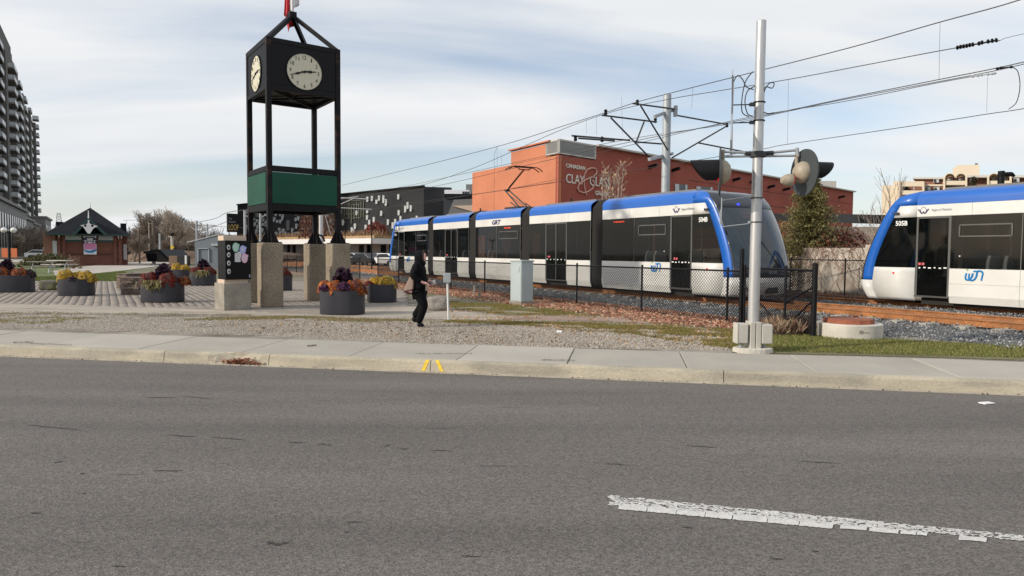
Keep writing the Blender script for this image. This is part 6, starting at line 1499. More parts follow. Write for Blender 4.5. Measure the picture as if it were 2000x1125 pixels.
for si, (s0, L_, o_) in enumerate(stacks):
    for fl_ in range(4 if si < 5 else 3, 17):
        z = fl_ * 2.95
        if z > 49 - (1 if si > 5 else 0): continue
        base = -1.5 if si > 5 else -.5 if si > 3 else 0
        bo = abox('balcony', s0, s0 + L_, base, o_, z, z + .28, m_aptp if si % 2 else m_apt)
        pn_ = MB(); c = AP0 + ad * (s0 + .1) + an_ * (o_ * .55 + .1); pn_.box((c.x, c.y, z + .85), (.12, o_ * .9, 1.0), Rap); c = AP0 + ad * (s0 + L_ / 2) + an_ * (o_ - .05); pn_.box((c.x, c.y, z + .85), (L_, .10, 1.0), Rap); pn_.build('balustrade', m_aptw, bo)
        c = AP0 + ad * (s0 + L_ * .5) + an_ * (base + .05); MB().box((c.x, c.y, z + 1.6), (L_ * .8, .12, 2.2), Rap).build('balcony_window', m_dglass, bo)
for fl_ in range(4, 17):
    for s in (-58, -34, -14, 11, 28, 49, 70, 90): abox('window', s - 1.5, s + 1.5, -.4, .12 if s < 36 else -.3, fl_ * 2.95 + .8, fl_ * 2.95 + 2.4, m_dglass)
for s0, s1, z1, o in ((-70, 16, 11.0, 4), (16, 44, 9.5, 3.4), (44, 70, 9.0, 3.2), (76, 106, 12.0, 4.5)):
    abox('podium', s0, s1, 0, o, .1, z1, m_aptp); abox('podium_cornice', s0 - .3, s1 + .3, .0, o + .5, z1, z1 + .6, m_aptp)
    s = s0 + 2
    while s < s1 - 2:
        abox('window', s, s + 1.6, o - .2, o + .12, 2, z1 - 2.2, m_dglass); s += 4.2
for fz in (3, 6.5, 10): abox('window', -29, 20, 8.9, 9.15, fz, fz + 1.6, m_dglass) if False else None
for fl_ in range(4, 19):
    for k in range(4):
        c = AP0 + ad * -70 + an_ * (-14 + k * 4.0); MB().box((c.x, c.y, fl_ * 2.95 + 1.5), (.3, 2.2, 1.7), Rap).build('window', m_dglass, apt)
# nearer podium end wall faces the camera

# ------------------------------------------------------------------ beige apartment block at right
rb = thing('beige_apartment_block', 'beige and brick apartment block with arched balconies above the right tram', 'building', tuple(P(1860, 400, 92)))
rbd = ray(1915, 400); rbd.z = 0; rbd.normalize()
def rq(px, py, Y): return RP(px, py, P(1860, 400, Y), rbd)
def rbx(name, x0, y0, x1, y1, Y, dy, m, parent=None):
    if dy >= 1.5: dy *= 5
    return MB().prism([rq(x0, y1, Y), rq(x1, y1, Y), rq(x1, y0, Y), rq(x0, y0, Y)], rbd * dy).build(name, m, parent or rb)
rbx('rear_wing', 1722, 362, 1745, 520, 100, 1.5, m_cream2); rbx('left_wing', 1744, 354, 1806, 520, 96, 1.5, m_cream2)
rbx('brick_wall', 1786, 349, 1842, 520, 94, 1.5, m_brick2); rbx('flat_roof', 1783, 346, 1844, 349.5, 93.5, 1.5, m_stone)
rbx('brick_wall', 1842, 346, 2080, 520, 95, 1.5, m_brick2); rbx('flat_roof', 1888, 342, 2080, 346.5, 93.8, 1.5, m_stone)
rbx('stair_tower', 1868, 322, 1913, 346, 100, 1.5, m_cream2); rbx('stair_tower_side', 1861, 327, 1868.2, 346, 101, 1.5, m_cream2)
rbx('roof_vent', 1904, 318.5, 1910, 322, 101, 2, m_greyc)
rbx('balcony_parapet', 1759, 354, 1804, 364, 92, .4, m_cream2); rbx('balcony_parapet', 1759, 372, 1804, 380, 92, .4, m_cream2)
rbx('balcony_parapet', 1759, 388, 1804, 396, 92, .4, m_cream2)
for x in (1755, 1801): rbx('column', x, 354, x + 4, 520, 91.8, 2.2, m_cream2)
rbx('balcony_recess', 1760, 363.5, 1801, 372.5, 94.9, .3, m_brick2); rbx('window', 1764, 365, 1774, 371, 94.5, .3, m_dglass); rbx('window', 1784, 365, 1794, 371, 94.5, .3, m_winw)
rbx('sill_band', 1805, 360, 1842, 363.5, 93.8, .3, m_cream2)
for x0, y0 in ((1823, 349.5), (1807, 365), (1824, 365), (1894, 350), (1894, 366), (1980, 348), (1980, 366)):
    w_ = rbx('window', x0, y0, x0 + 11, y0 + 7, 93.6, .4, m_winw); rbx('pane', x0 + 1, y0 + 1, x0 + 5, y0 + 6, 93.5, .2, m_dglass, w_)
def arch_bay(x0, x1):
    for x in (x0, x1 - 4): rbx('column', x, 345, x + 4, 520, 91.5, 1.4, m_cream2)
    rbx('balcony_parapet', x0 + 4, 353, x1 - 4, 361, 91.7, .4, m_cream2); rbx('balcony_parapet', x0 + 4, 371, x1 - 4, 379, 91.7, .4, m_cream2)
    rbx('balcony_floor', x0 + 4, 361, x1 - 4, 362.5, 92.2, .6, m_cream2)
    for k in range(2):
        a0 = x0 + 3 + k * (x1 - x0 - 4) / 2; a1 = a0 + (x1 - x0 - 5) / 2; cx_ = (a0 + a1) / 2; rr_ = (a1 - a0) / 2
        ring_o = [rq(cx_ + rr_ * 1.06 * math.cos(t), 347 - 9.5 * math.sin(t) + 0, 91.6) for t in [math.pi * i / 12 for i in range(13)]]
        ring_i = [rq(cx_ + rr_ * .88 * math.cos(t), 347 - 7.6 * math.sin(t), 91.6) for t in [math.pi * i / 12 for i in range(13)]]
        mb = MB()
        for i in range(12): mb.prism([ring_o[i], ring_o[i + 1], ring_i[i + 1], ring_i[i]], rbd * 3.0)
        mb.build('arch', m_cream2, rb)
        MB().prism([rq(cx_ + rr_ * .9 * math.cos(t), 347 - 7.7 * math.sin(t), 94.4) for t in [math.pi * i / 10 for i in range(11)]], rbd * .5).build('arch_wall', m_brick2, rb)
        rbx('window', cx_ - 5, 346.5, cx_ + 5, 352.5, 94.6, .3, m_winw); rbx('window', cx_ - 6, 363, cx_ + 5, 371, 94.6, .3, m_dglass)
arch_bay(1842, 1889); arch_bay(1928, 1976)
# dark lamp head rising behind the right tram
q = P(1953, 400, 30); lp_ = thing('station_lamp', 'black curved lamp head rising behind the roof of the right tram', 'lamp', (q.x, q.y, .15))
MB().tube((q.x, q.y, .15), (q.x, q.y, P(1953, 334, 30).z), .13, n=12).build('post', m_black, lp_, smooth=True)
a = P(1951, 341, 30); c = P(1975, 340, 30); mb = MB(); mb.tube(a, c, .10, .10, 10); mb.tube(c, P(1981, 344, 30), .10, .06, 10); mb.build('lamp_head', m_black, lp_, smooth=True)

# ------------------------------------------------------------------ crossing signal
sb_ = P(1470, 680, 11.2); SX, SYY = sb_.x, sb_.y
sig = thing('crossing_signal', 'tall galvanised level crossing signal post with two flashing light units', 'railway signal', (SX, SYY, .15))
ztop_ = P(1486, 42, 11.2).z
zb3 = P(1470, 628, 11.2).z
MB().tube((SX, SYY, .3), (SX, SYY, ztop_), .090, .076, 24).build('post', m_galv, sig, smooth=True)
MB().lathe((SX, SYY, ztop_), [(.078, 0), (.07, .012), (.001, .016)], 20).build('post_cap', m_galv, sig, smooth=True)
MB().lathe((SX, SYY, .15), [(.33, 0), (.32, .07), (.30, .08)], 22, sy=.7).build('concrete_pad', m_palec, sig)
mb = MB(); mb.box((SX - .045, SYY, .40), (.085, .26, .52)); mb.box((SX + .05, SYY, .40), (.085, .26, .52)); mb.build('junction_base', m_box, sig, bevel=.01)
MB().box((SX - .205, SYY - .02, .47), (.17, .22, .32)).build('equipment_box', m_box, sig, bevel=.015); MB().box((SX - .295, SYY - .02, .47), (.012, .23, .33)).build('box_lid', m_box, sig)
MB().box((SX + .19, SYY - .02, .46), (.185, .22, .32)).build('equipment_box', m_box, sig, bevel=.02)
mb = MB(); mb.tube((SX - .2, SYY, .22), (SX - .2, SYY, .32), .03); mb.tube((SX + .18, SYY, .22), (SX + .18, SYY, .32), .03); mb.build('conduit', m_galvd, sig)
za = P(1478, 302, 11.2).z
def sp(px, py, Y=11.2): return P(px, py, Y)
mb = MB(); mb.lathe((SX, SYY, za), [(.10, -.05), (.13, -.04), (.13, .04), (.10, .05)], 16); mb.build('crossarm_clamp', m_darkgrey, sig)
mb = MB(); mb.tube(sp(1466, 299), sp(1408, 296), .022); mb.tube(sp(1468, 305), sp(1408, 306), .020); mb.build('arm', m_galvd, sig, smooth=True)
mb = MB(); mb.tube(sp(1490, 300), sp(1556, 293), .022); mb.tube(sp(1490, 305), sp(1552, 304), .020); mb.tube(sp(1556, 289), sp(1558, 306), .035); mb.build('arm', m_galvd, sig, smooth=True)
mb = MB(); mb.tube(sp(1495, 300), sp(1510, 299), .04); mb.tube(sp(1455, 300), sp(1470, 301), .04); mb.build('arm_collar', m_darkgrey, sig)
def light_unit(c, ax, R_, name, dome_r=.14, hood=.34, red=False):
    ax = V(ax).normalized(); c = V(c); t = MB().lathe(c, [(.02, -.012), (R_, -.012), (R_, .012), (.02, .012)], 36, axis=ax).build(name, m_disc, sig, smooth=True)
    hb_ = MB(); n = 24; rot = V((0, 0, 1)).rotation_difference(ax).to_matrix(); upw = (V((0, 0, 1)) - ax * ax.z).normalized(); sd = ax.cross(upw)
    # hood: open cylinder, long on top and cut back below
    vs = []; 
    for i in range(n + 1):
        a = R(-125 + 250 * i / n); L = hood * (.45 + .55 * max(0, math.cos(a * .72)) ** .8)
        p = c + (upw * math.cos(a) + sd * math.sin(a)) * dome_r * 1.15; vs += [p + ax * .01, p + ax * L - (upw * .0)]
    hb_.add(vs, [(2 * i, 2 * i + 2, 2 * i + 3, 2 * i + 1) for i in range(n)]); o = hb_.build('hood', m_black, t); sm = o.modifiers.new('thickness', 'SOLIDIFY'); sm.thickness = .006
    MB().lathe(c, [(dome_r * .95, .0), (dome_r * .9, .03), (.001, .05)], 20, axis=ax).build('lens', m_redlens, t, smooth=True)
    MB().lathe(c, [(dome_r * 1.12, 0), (dome_r * 1.15, .05), (dome_r * .95, .11), (dome_r * .6, .16), (.001, .18)], 22, axis=-ax).build('housing', m_beigecast, t, smooth=True)
    return t
light_unit(sp(1406, 336, 11.1), (-.962, .262, 0), .385, 'backplate', .175, .47, red=True)
light_unit(sp(1571, 337, 11.1), (.98, .17, 0), .375, 'backplate', .155, .47)
light_unit(sp(1545, 352, 11.0), (.95, .16, 0), .07, 'lamp_unit', .088, .02)
mb = MB(); mb.tube(sp(1556, 300), sp(1556, 330), .03); mb.tube(sp(1412, 292), sp(1412, 325), .03); mb.build('drop_bracket', m_beigecast, sig)
# crossbuck boards seen edge-on and their brackets
cb2 = thing('crossbuck_sign', 'crossbuck sign boards seen edge on beside the signal post', 'sign', tuple(sp(1430, 222)))
c_ = sp(1430, 225); dv = V((.318, .948, 0)).normalized()
for k, (px0, px1, m_) in enumerate(((1431, 1426, m_galvd), (1429, 1433, m_galvd))):
    a = c_ + dv * .55 + V((0, 0, .55 if k else -.55)); c = c_ - dv * .55 + V((0, 0, -.55 if k else .55)); MB().bar(a, c, .02, .16, upv=(0, 0, 1)).build('crossbuck_board', m_galvd, cb2)
mb = MB(); mb.tube(c_ + V((-.01, 0, -.62)), c_ + V((.0, 0, .62)), .012); mb.build('sign_rod', m_darkgrey, cb2)
mb = MB()
for y in (205, 240): mb.tube(sp(1432, y), sp(1474, y - 1), .010); mb.box(sp(1470, y - 1), (.09, .07, .05))
mb.build('sign_bracket', m_darkgrey, cb2)
for y in (200, 236, 387, 434):
    MB().lathe((SX, SYY, P(1480, y, 11.2).z), [(.085, -.008), (.097, -.008), (.097, .008), (.085, .008)], 18).build('band_clamp', m_black, sig)
mb = MB(); mb.tube(sp(1412, 391), sp(1462, 384), .008); mb.tube(sp(1410, 443), sp(1462, 437), .008); mb.tube(sp(1410, 386), sp(1408, 440), .010); mb.tube(sp(1407, 410), sp(1406, 437), .008); mb.box(sp(1465, 384), (.07, .05, .035)); mb.box(sp(1466, 434), (.07, .05, .035)); mb.build('cable_bracket', m_galvd, sig)
def arc(pts, n=8):
    r_ = []
    P4 = [V(p) for p in pts]; P4 = [P4[0]] + P4 + [P4[-1]]
    for i in range(1, len(P4) - 2):
        for k in range(n):
            t = k / n; a, b3, c, d = P4[i - 1:i + 3]; r_.append(.5 * ((2 * b3) + (c - a) * t + (2 * a - 5 * b3 + 4 * c - d) * t * t + (3 * b3 - a - 3 * c + d) * t ** 3))
    r_.append(P4[-2]); return r_
for pts_ in ([(1470, 140), (1456, 160), (1449, 195), (1450, 220), (1463, 228)], [(1430, 165), (1440, 148), (1450, 155), (1458, 170), (1472, 175)], [(1475, 168), (1460, 178), (1455, 200), (1460, 222), (1470, 227)], [(1494, 172), (1504, 162), (1512, 163), (1508, 172), (1497, 170), (1492, 182)], [(1490, 218), (1500, 222), (1512, 220)]):
    MB().path(arc([sp(x, y, 11.15) for x, y in pts_]), .009, 5).build('loose_cable', m_wire, sig)

# ------------------------------------------------------------------ catenary
cp_ = P(1299, 400, 28.2); cpz = P(1304, 185, 28.2).z
cat = thing('catenary_mast', 'grey steel mast between the tracks carrying the overhead line brackets', 'catenary mast', (cp_.x, cp_.y, .15))
MB().tube((cp_.x, cp_.y, .15), (cp_.x, cp_.y, cpz), .175, .165, 20).build('mast', m_galvd, cat, smooth=True)
def c3(px, py, lat=0): return P(px, py, 27.4 if lat == 0 else lat)
mb = MB(); mb.bar(P(1278, 228, 27.6), P(1322, 212, 28.8), .09, .13); mb.box(P(1319, 217, 28.5), (.14, .2, .42)); mb.build('upper_crosspiece', m_galvd, cat)
mb = MB(); mb.bar(P(1268, 311, 27.3), P(1313, 300, 28.9), .12, .12); mb.build('lower_crosspiece', m_galvd, cat)
YB = {'l': 27.0, 'm': 27.6}
for nm_, segs in (("bracket_arm", [((1176, 225, 25.9), (1280, 238, 27.6)), ((1193, 230, 26.1), (1272, 311, 27.4)), ((1258, 238, 27.3), (1242, 279, 27.0)), ((1236, 202, 26.6), (1318, 213, 28.3)), ((1251, 206, 26.8), (1310, 303, 28.2)), ((1240, 277, 26.9), (1292, 281, 27.9)), ((1320, 225, 28.6), (1420, 243, 30.6)), ((1313, 308, 28.6), (1418, 247, 30.6)), ((1364, 279, 29.6), (1462, 298, 31.6)), ((1117, 265, 24.9), (1230, 274, 26.9)), ((1130, 270, 25.1), (1200, 275, 26.2))]),):
    for a, c in segs: MB().tube(P(*a), P(*c), .033 if nm_ else .02, n=7).build(nm_, m_wire, cat)
for px, py, Y in ((1183, 219, 26), (1245, 200, 26.8), (1124, 270, 25), (1176, 272, 26), (1420, 244, 30.6), (1280, 235, 27.7)): MB().lathe(P(px, py, Y), [(.05, -.1), (.07, -.05), (.05, 0), (.07, .05), (.04, .1)], 8).build('insulator', m_black, cat)
# wires following the two tracks
def Yn(px, lat=0.0):
    k = (px - 1000) / F; q = T(0, lat); t = (q.x - k * q.y) / (k * TD.y - TD.x); return (q + TD * t).y
def wire(name, pts_, lat, label, r=.011, sag=True):
    w3 = [P(px, py, Yn(px, lat)) for px, py in pts_]; w3 = arc(w3, 5)
    mb = MB().path(w3, r, 5); o = mb.build('overhead_wire', m_wire); tag(o, label, 'overhead wire', 'overhead line wires'); return o
wire('w', [(2300, -110), (2000, -3), (1836, 43), (1660, 93), (1475, 140), (1340, 174), (1245, 199), (1185, 219), (1100, 246), (1000, 278), (900, 305), (800, 330), (668, 362)], 0, 'topmost overhead wire rising to the upper right corner', .014)
wire('w', [(1953, 79), (1836, 99), (1700, 125), (1540, 155), (1400, 178), (1310, 193), (1200, 217), (1100, 252), (1000, 296), (920, 330), (826, 361), (740, 378), (670, 390)], .1, 'second overhead wire from the top, with dark insulators at its right end', .012)
wire('w', [(2300, 10), (2000, 66), (1953, 79)], .1, 'thin stay wire right of the dark insulators', .006)
wire('w', [(2300, 45), (2000, 121), (1830, 156), (1660, 190), (1495, 225), (1420, 240), (1300, 263), (1180, 288), (1088, 309), (980, 334), (900, 353), (780, 378), (670, 398)], 0, 'contact wire of the near track running over the pantograph', .012)
wire('w', [(2300, 40), (2000, 125), (1830, 160), (1640, 196), (1495, 227), (1420, 243), (1250, 268), (1100, 297), (920, 336), (800, 362), (700, 380)], 5.0, 'messenger wire of the far track, just below the contact wire', .013)
wire('w', [(1920, 146), (1830, 162), (1650, 198), (1500, 222), (1420, 238), (1320, 262), (1200, 291), (1086, 319)], 1.0, 'short wire ending at the pale insulator clamp', .010)
wire('w', [(2300, 160), (2000, 212), (1926, 223), (1760, 249), (1530, 283), (1490, 291), (1330, 318), (1200, 338), (1086, 355), (930, 379), (800, 397), (680, 416)], 5.0, 'lowest overhead wire, contact wire of the far track', .012)
wire('w', [(1088, 350), (980, 372), (922, 380), (830, 396), (700, 412)], 1.0, 'faint lower wire crossing the orange gallery wall', .010)
mb = MB()
for px, y0, y1, lat in ((1836, 43, 155, 0), (1540, 155, 282, 2.5), (1929, 150, 220, 5), (1353, 171, 212, 0), (971, 285, 330, 0), (980, 302, 322, 0), (1216, 260, 190, 0), (1145, 262, 230, 0), (1165, 228, 263, 0)): mb.tube(P(px, y0, Yn(px, lat)), P(px - (2 if px > 1200 else 0), y1, Yn(px, lat)), .0045, n=4)
mb.path(arc([P(x, y, Yn(x, 0)) for x, y in ((972, 285), (966, 300), (965, 318), (968, 331))]), .008, 4)
mb.path(arc([P(x, y, Yn(x, 3)) for x, y in ((1975, 130), (1988, 140), (1992, 170), (1985, 200), (1970, 213))]), .011, 5)
o = mb.build('dropper_wires', m_wire); tag(o, 'thin vertical droppers and loops between the overhead wires', 'dropper wire')
def ins(pts_, lat, label, m, big=True):
    mb = MB()
    for i, (px, py) in enumerate(pts_):
        p = P(px, py, Yn(px, lat)); mb.lathe(p, [(.012, -.03), (.05 if big else .035, -.012), (.05 if big else .035, .012), (.012, .03)], 10, axis=(P(1999, 60, Yn(1999, lat)) - p))
    a = P(*pts_[0], Yn(pts_[0][0], lat)); c = P(*pts_[-1], Yn(pts_[-1][0], lat)); mb.tube(a, c, .016); o = mb.build('line_insulator', m, smooth=False); tag(o, label, 'insulator')
ins([(1870, 93), (1876, 91.5), (1882, 90.5), (1888, 89.5), (1894, 88), (1900, 87), (1912, 85), (1918, 83), (1930, 81), (1938, 79.5), (1946, 78.5)], .1, 'dark ribbed insulator on the second overhead wire at upper right', m_black)
ins([(1900, 149), (1910, 147.5), (1917, 146.5), (1930, 145), (1938, 144), (1943, 143)], 1.0, 'pale insulator clamp below the bundled wires at right', m_galvd, False)
ins([(1948, 134), (1955, 132.5), (1975, 131)], 0, 'small dark clamp on the bundled wires near the right edge', m_black, False)

# ------------------------------------------------------------------ cabinets, posts, boulders
cq = G(1019, 595, .165); cbn = thing('utility_cabinet', 'pale grey green utility cabinet standing in fallen leaves by the fence', 'cabinet', (cq.x, cq.y + .36, .16), R(42))
def b(mb, name, m, parent=None, **k): return mb.build(name, m, parent or cbn, world=False, **k)
b(MB().box((0, 0, .05), (.54, .54, .10)), 'plinth', m_conc); b(MB().box((0, 0, .70), (.50, .50, 1.24)), 'housing', m_cab, bevel=.008); b(MB().box((0, 0, 1.345), (.55, .55, .05)), 'lid', m_cab, bevel=.01)
dr_ = b(MB().box((-.253, 0, .68), (.012, .46, 1.12)), 'door', m_cab, bevel=.003); MB().box((-.265, -.12, 1.08), (.02, .10, .14)).build('latch', m_cab, dr_, world=False, bevel=.004)
b(MB().box((-.10, -.253, .68), (.004, .30, 1.12)) if False else MB().box((0, -.253, .68), (.46, .008, 1.12)), 'side_panel', m_cab)
pq = G(876, 626, .17); up_ = thing('meter_post', 'small grey box on a thin white post right of the walking person', 'post', (pq.x, pq.y, .16))
MB().tube(V((0, 0, 0)), V((-.03, 0, .92)), .024, n=10).build('post', m_wtrim, up_, world=False); MB().box((-.035, 0, 1.0), (.165, .12, .22)).build('box', m_galvd, up_, world=False, bevel=.01)
for (px, y0, y1, wpx, lab) in ((937, 584, 553, .13, 'short grey marker post in the leaves left of the cabinet'), (926, 578, 558, .10, 'smaller grey stub beside the marker post')):
    q = G(px, y0, .16); hz_ = (y0 - y1) * q.y / F; tag(MB().box((q.x, q.y, .16 + hz_ / 2), (.07, .05, hz_), Matrix.Rotation(.05, 3, 'Y')).build('marker_post', m_conc, bevel=.01), lab, 'post')
def boulder(name, px, py, w_, d_, h_, m, label, seed=0, rz=0, boxy=.5, cat='boulder'):
    q = G(px, py, .16); bm = bmesh.new(); bmesh.ops.create_icosphere(bm, subdivisions=3, radius=1)
    from mathutils import noise as mn
    for v in bm.verts:
        c = v.co.copy(); mxx = max(abs(c.x), abs(c.y), abs(c.z)); c = c.lerp(c / mxx, boxy); nz = mn.noise(c * 1.7 + V((seed, 0, 0))) * .16 + mn.noise(c * 5 + V((0, seed, 0))) * .05; c *= (1 + nz); v.co = V((c.x * w_ / 2, c.y * d_ / 2, max(c.z, -.8) * h_ / 2 + h_ * .42))
    me = bpy.data.meshes.new(name); bm.to_mesh(me); bm.free(); me.materials.append(m); me.polygons.foreach_set('use_smooth', [True] * len(me.polygons))
    o = bpy.data.objects.new(name, me); col.objects.link(o); o.location = (q.x, q.y + d_ / 2, .15); o.rotation_euler = (0, 0, rz); tag(o, label, cat); return o
boulder('boulder', 853, 607, .66, .5, .44, m_boulder, 'squared grey boulder behind the walking person', 3)
m_dstone = mat('dark_mossy_stone', (.10, .095, .08), .95, c2=(.13, .13, .06), c2s=3, fine=.2)
boulder('seat_stone', 91, 567, .72, .55, .42, m_dstone, 'flat topped dark stone block between the two left planters', 5, boxy=.8, cat='stone block')
boulder('boulder', 118, 571, .40, .4, .34, m_dstone, 'small dark boulder touching the left side of the yellow flower planter', 8)
# stacked flagstones
def stone_stack(px, py, w_, h_, d_, label, rz, seed):
    q = G(px, py, .16); t = thing('stone_stack', label, 'stone wall', (q.x, q.y, .15), rz); rr = random.Random(seed); z = 0
    while z < h_ - .03:
        hh = rr.uniform(.05, .10) if z < h_ * .75 else rr.uniform(.03, .05); x = -w_ / 2
        while x < w_ / 2 - .05:
            ww = min(rr.uniform(.25, .5), w_ / 2 - x); MB().box((x + ww / 2, d_ / 2 + rr.uniform(-.02, .02), z + hh / 2), (ww - .012, d_ + rr.uniform(-.05, .05), hh - .008), Matrix.Rotation(rr.uniform(-.04, .04), 3, 'Z')).build('stone', m_stoneb, t, world=False, bevel=.012); x += ww
        z += hh
    return t
stone_stack(262, 576, .95, .62, .6, 'stacked brown flagstones just left of the dark red planter', .05, 4)
stone_stack(238, 563, .7, .62, .8, 'stack of flagstones behind and left of the nearer stone stack', -.5, 9)
# concrete ring with rusty cover
rq = G(1686, 664, .16); rg = thing('manhole_ring', 'pale concrete manhole ring with a rusty steel cover beside the rails', 'manhole', (rq.x, rq.y + .56, .15))
MB().lathe((0, 0, 0), [(.60, 0), (.60, .27), (.585, .285), (.45, .285)], 40).build('concrete_ring', m_palec, rg, world=False, smooth=True)
MB().lathe((-.02, 0, .285), [(.47, 0), (.45, .08), (.43, .085)], 12).build('steel_cover', m_rust, rg, world=False)
MR = WM[rg.name]
mk = MB()
for i in range(14):
    a0, a1 = 2 * math.pi * i / 14, 2 * math.pi * (i + 1) / 14
    def pm(a): x = -.06 + .035 * math.cos(a); z = .16 + .035 * math.sin(a); return V((x, -math.sqrt(.603 ** 2 - x * x), z))
    mk.tube(pm(a0), pm(a1), .003, n=4)
mk.build('maker_mark', m_darkgrey, rg, world=False)
text('SR', MR @ V((-.085, -.603, .145)), MR @ V((-.035, -.604, .145)), .03, (0, -1, 0), m_darkgrey, rg, 'stamped_mark', .002); text('CH 4', MR @ V((-.01, -.606, .145)), MR @ V((.08, -.602, .145)), .022, (0, -1, 0), m_darkgrey, rg, 'stamped_mark', .002)

# ------------------------------------------------------------------ background left: shed, shelter, poles, picnic tables, lamps
sh = thing('grey_shed', 'blue grey gabled shed with a pale side behind the planters', 'shed', tuple(P(400, 515, 58)))
def shp(px, py, Y=58): return P(px, py, Y)
a = V((shp(381, 500).x, 58, .1)); bq = V((shp(448, 500).x + .5, 58, .1)); zr = shp(424, 458).z; ze = shp(381, 472).z
MB().prism([a, bq, V((bq.x, 58, ze - .2)), V((shp(430, 455).x, 58, zr)), V((a.x, 58, ze))], V((0, 7, 0))).build('grey_gable', m_shed, sh)
MB().prism([V((shp(368, 500).x, 59.5, .1)), V((a.x - .01, 58.02, .1)), V((a.x - .01, 58.02, ze - .02)), V((shp(368, 500).x, 59.5, ze - .12))], V((0, .2, 0))).build('pale_side', m_beige, sh)
MB().bar(V((shp(366, 500).x, 58, ze - .05)), V((shp(432, 455).x, 58, zr + .05)), .12, .08).build('roof_edge', m_galvd, sh)
mb = MB(); pxbox(mb, 386, 485, 408, 486, 57.9, .1); pxbox(mb, 386, 485, 387, 512, 57.9, .1); pxbox(mb, 407, 485, 408, 512, 57.9, .1); mb.build('door_outline', m_galvd, sh)
pxbox(MB(), 412, 476, 425, 480, 57.7, .3).build('wall_sign', m_galvd, sh)
sl_ = thing('dark_shelter', 'dark open fronted shelter with a sloping roof beside the footpath', 'shelter', tuple(P(300, 512, 72)))
Yq = 72.0
def qd(pts_, Y=Yq): return [P(x, y, Y) for x, y in pts_]
MB().prism(qd([(279, 492), (303, 487), (312, 487), (330, 505), (326, 506), (307, 489), (281, 495)]), V((0, 5, 0))).build('roof', m_black, sl_)
MB().prism(qd([(284, 494), (306, 489), (306, 511), (288, 511)], 76), V((0, .3, 0))).build('back_wall', m_black, sl_)
MB().prism(qd([(307, 490), (328, 506), (328, 512), (307, 512)], 72.1), V((0, 4, 0))).build('side_wall', mat('shelter_brown', (.035, .028, .026), .9), sl_)
MB().prism(qd([(331, 502), (346, 500), (346, 520), (331, 520)], 62), V((0, 2, 0))).build('brown_crate', m_soil, sl_) if False else None
tag(pxbox(MB(), 330, 500, 346, 522, 60, 1.2).build('utility_box', m_soil, bevel=.03), 'brown utility box right of the dark shelter', 'utility box')
tag(pxbox(MB(), 346, 499, 361, 519, 58, 1.0).build('utility_box', m_charc, bevel=.03), 'dark utility box beside the white marker left of the shed', 'utility box')
tag(pxbox(MB(), 361, 499, 364, 516, 56, .12).build('marker_post', m_wtrim, bevel=.01), 'white marker post left of the grey shed', 'post')
tag(pxbox(MB(), 341, 490, 353, 500, 90, 1.5).build('signal_cabinet', m_galvd, bevel=.05), 'pale relay cabinet in front of the bare trees', 'cabinet')
# banks of earth behind
bank = MB(); rr = random.Random(5); prof_ = []
for i in range(26):
    px = 255 + i * 12; h_ = (1.0 + .7 * math.sin(i * .9)) ; prof_.append((px, h_))
for (x0, h0), (x1, h1) in zip(prof_, prof_[1:]):
    a0 = P(x0, 500, 96); a1 = P(x1, 500, 96); bank.add([(a0.x, 92, .1), (a1.x, 92, .1), (a1.x, 96, h1), (a0.x, 96, h0), (a1.x, 110, h1 * .8), (a0.x, 110, h0 * .8)], [(0, 1, 2, 3), (3, 2, 4, 5)])
o = bank.build('earth_bank', m_soil); o['kind'] = 'structure'
# poles
def pole(px, y0, Y, r, m, label, arms=(), name='utility_pole', y1=None, cat='pole'):
    p = P(px, 500, Y); t = thing(name, label, cat, (p.x, p.y, .1)); z = P(px, y0, Y).z
    MB().tube((p.x, p.y, .1), (p.x, p.y, z), r, r * .85, 10).build('shaft', m, t, smooth=True)
    for (a, c, rr_) in arms: MB().tube(P(a[0], a[1], Y), P(c[0], c[1], Y), rr_, n=6).build('arm', m, t)
    return t
pole(300.5, 430, 78, .20, m_bark, 'thick dark wooden pole right of the brick station', [((300, 434), (311, 434), .04)])
pole(272.5, 444, 80, .11, m_bark, 'thin dark pole nearest the station roof corner')
pole(292, 434, 95, .10, m_conc, 'utility pole with a short crossarm behind the thick dark pole', [((288, 436), (298, 437), .05)])
pole(312.5, 456, 90, .13, m_galvd, 'grey pole left of the yellow warning sign')
tp = pole(336.5, 455, 82, .17, m_palec, 'pale post with a yellow warning sign and dark top lamp', [((328, 461), (337, 465), .05)], name='warning_post')
q = P(336.5, 483, 81.7); MB().box(q, (.34, .05, .34), Matrix.Rotation(R(45), 3, 'Y')).build('yellow_sign', m_yel, tp); MB().box(P(337, 458, 81.8), (.35, .3, .4)).build('top_lamp', m_black, tp)
pole(385, 431, 76, .14, m_galvd, 'catenary mast left of the shed with a long bracket to the right', [((385, 439), (421, 440), .05), ((385, 452), (421, 440), .04), ((385, 452), (373, 443), .06)], name='catenary_mast', cat='catenary mast')
pole(405.5, 437, 92, .13, m_galvd, 'more distant mast with cross brackets above the shed roof', [((396, 446), (420, 441), .05)], name='catenary_mast', cat='catenary mast')
pole(479, 411, 46, .10, m_galvd, 'grey mast hidden by the left leg of the clock tower', [((476, 420), (484, 423), .05)], name='catenary_mast', cat='catenary mast')
pole(509, 412, 55, .09, m_galvd, 'slim pale pole seen through the clock tower legs', [((509, 425), (520, 420), .03)])
pole(627.5, 365, 42, .15, m_galv, 'white mast rising behind the right half of the clock tower', [((627, 384), (717, 389), .035), ((627, 393), (700, 384), .03), ((640, 410), (690, 388), .03), ((627, 404), (726, 409), .03), ((632, 412), (646, 458), .02)], name='catenary_mast', cat='catenary mast')
pole(726, 430, 60, .06, m_black, 'thin black pole in front of the shop fronts')
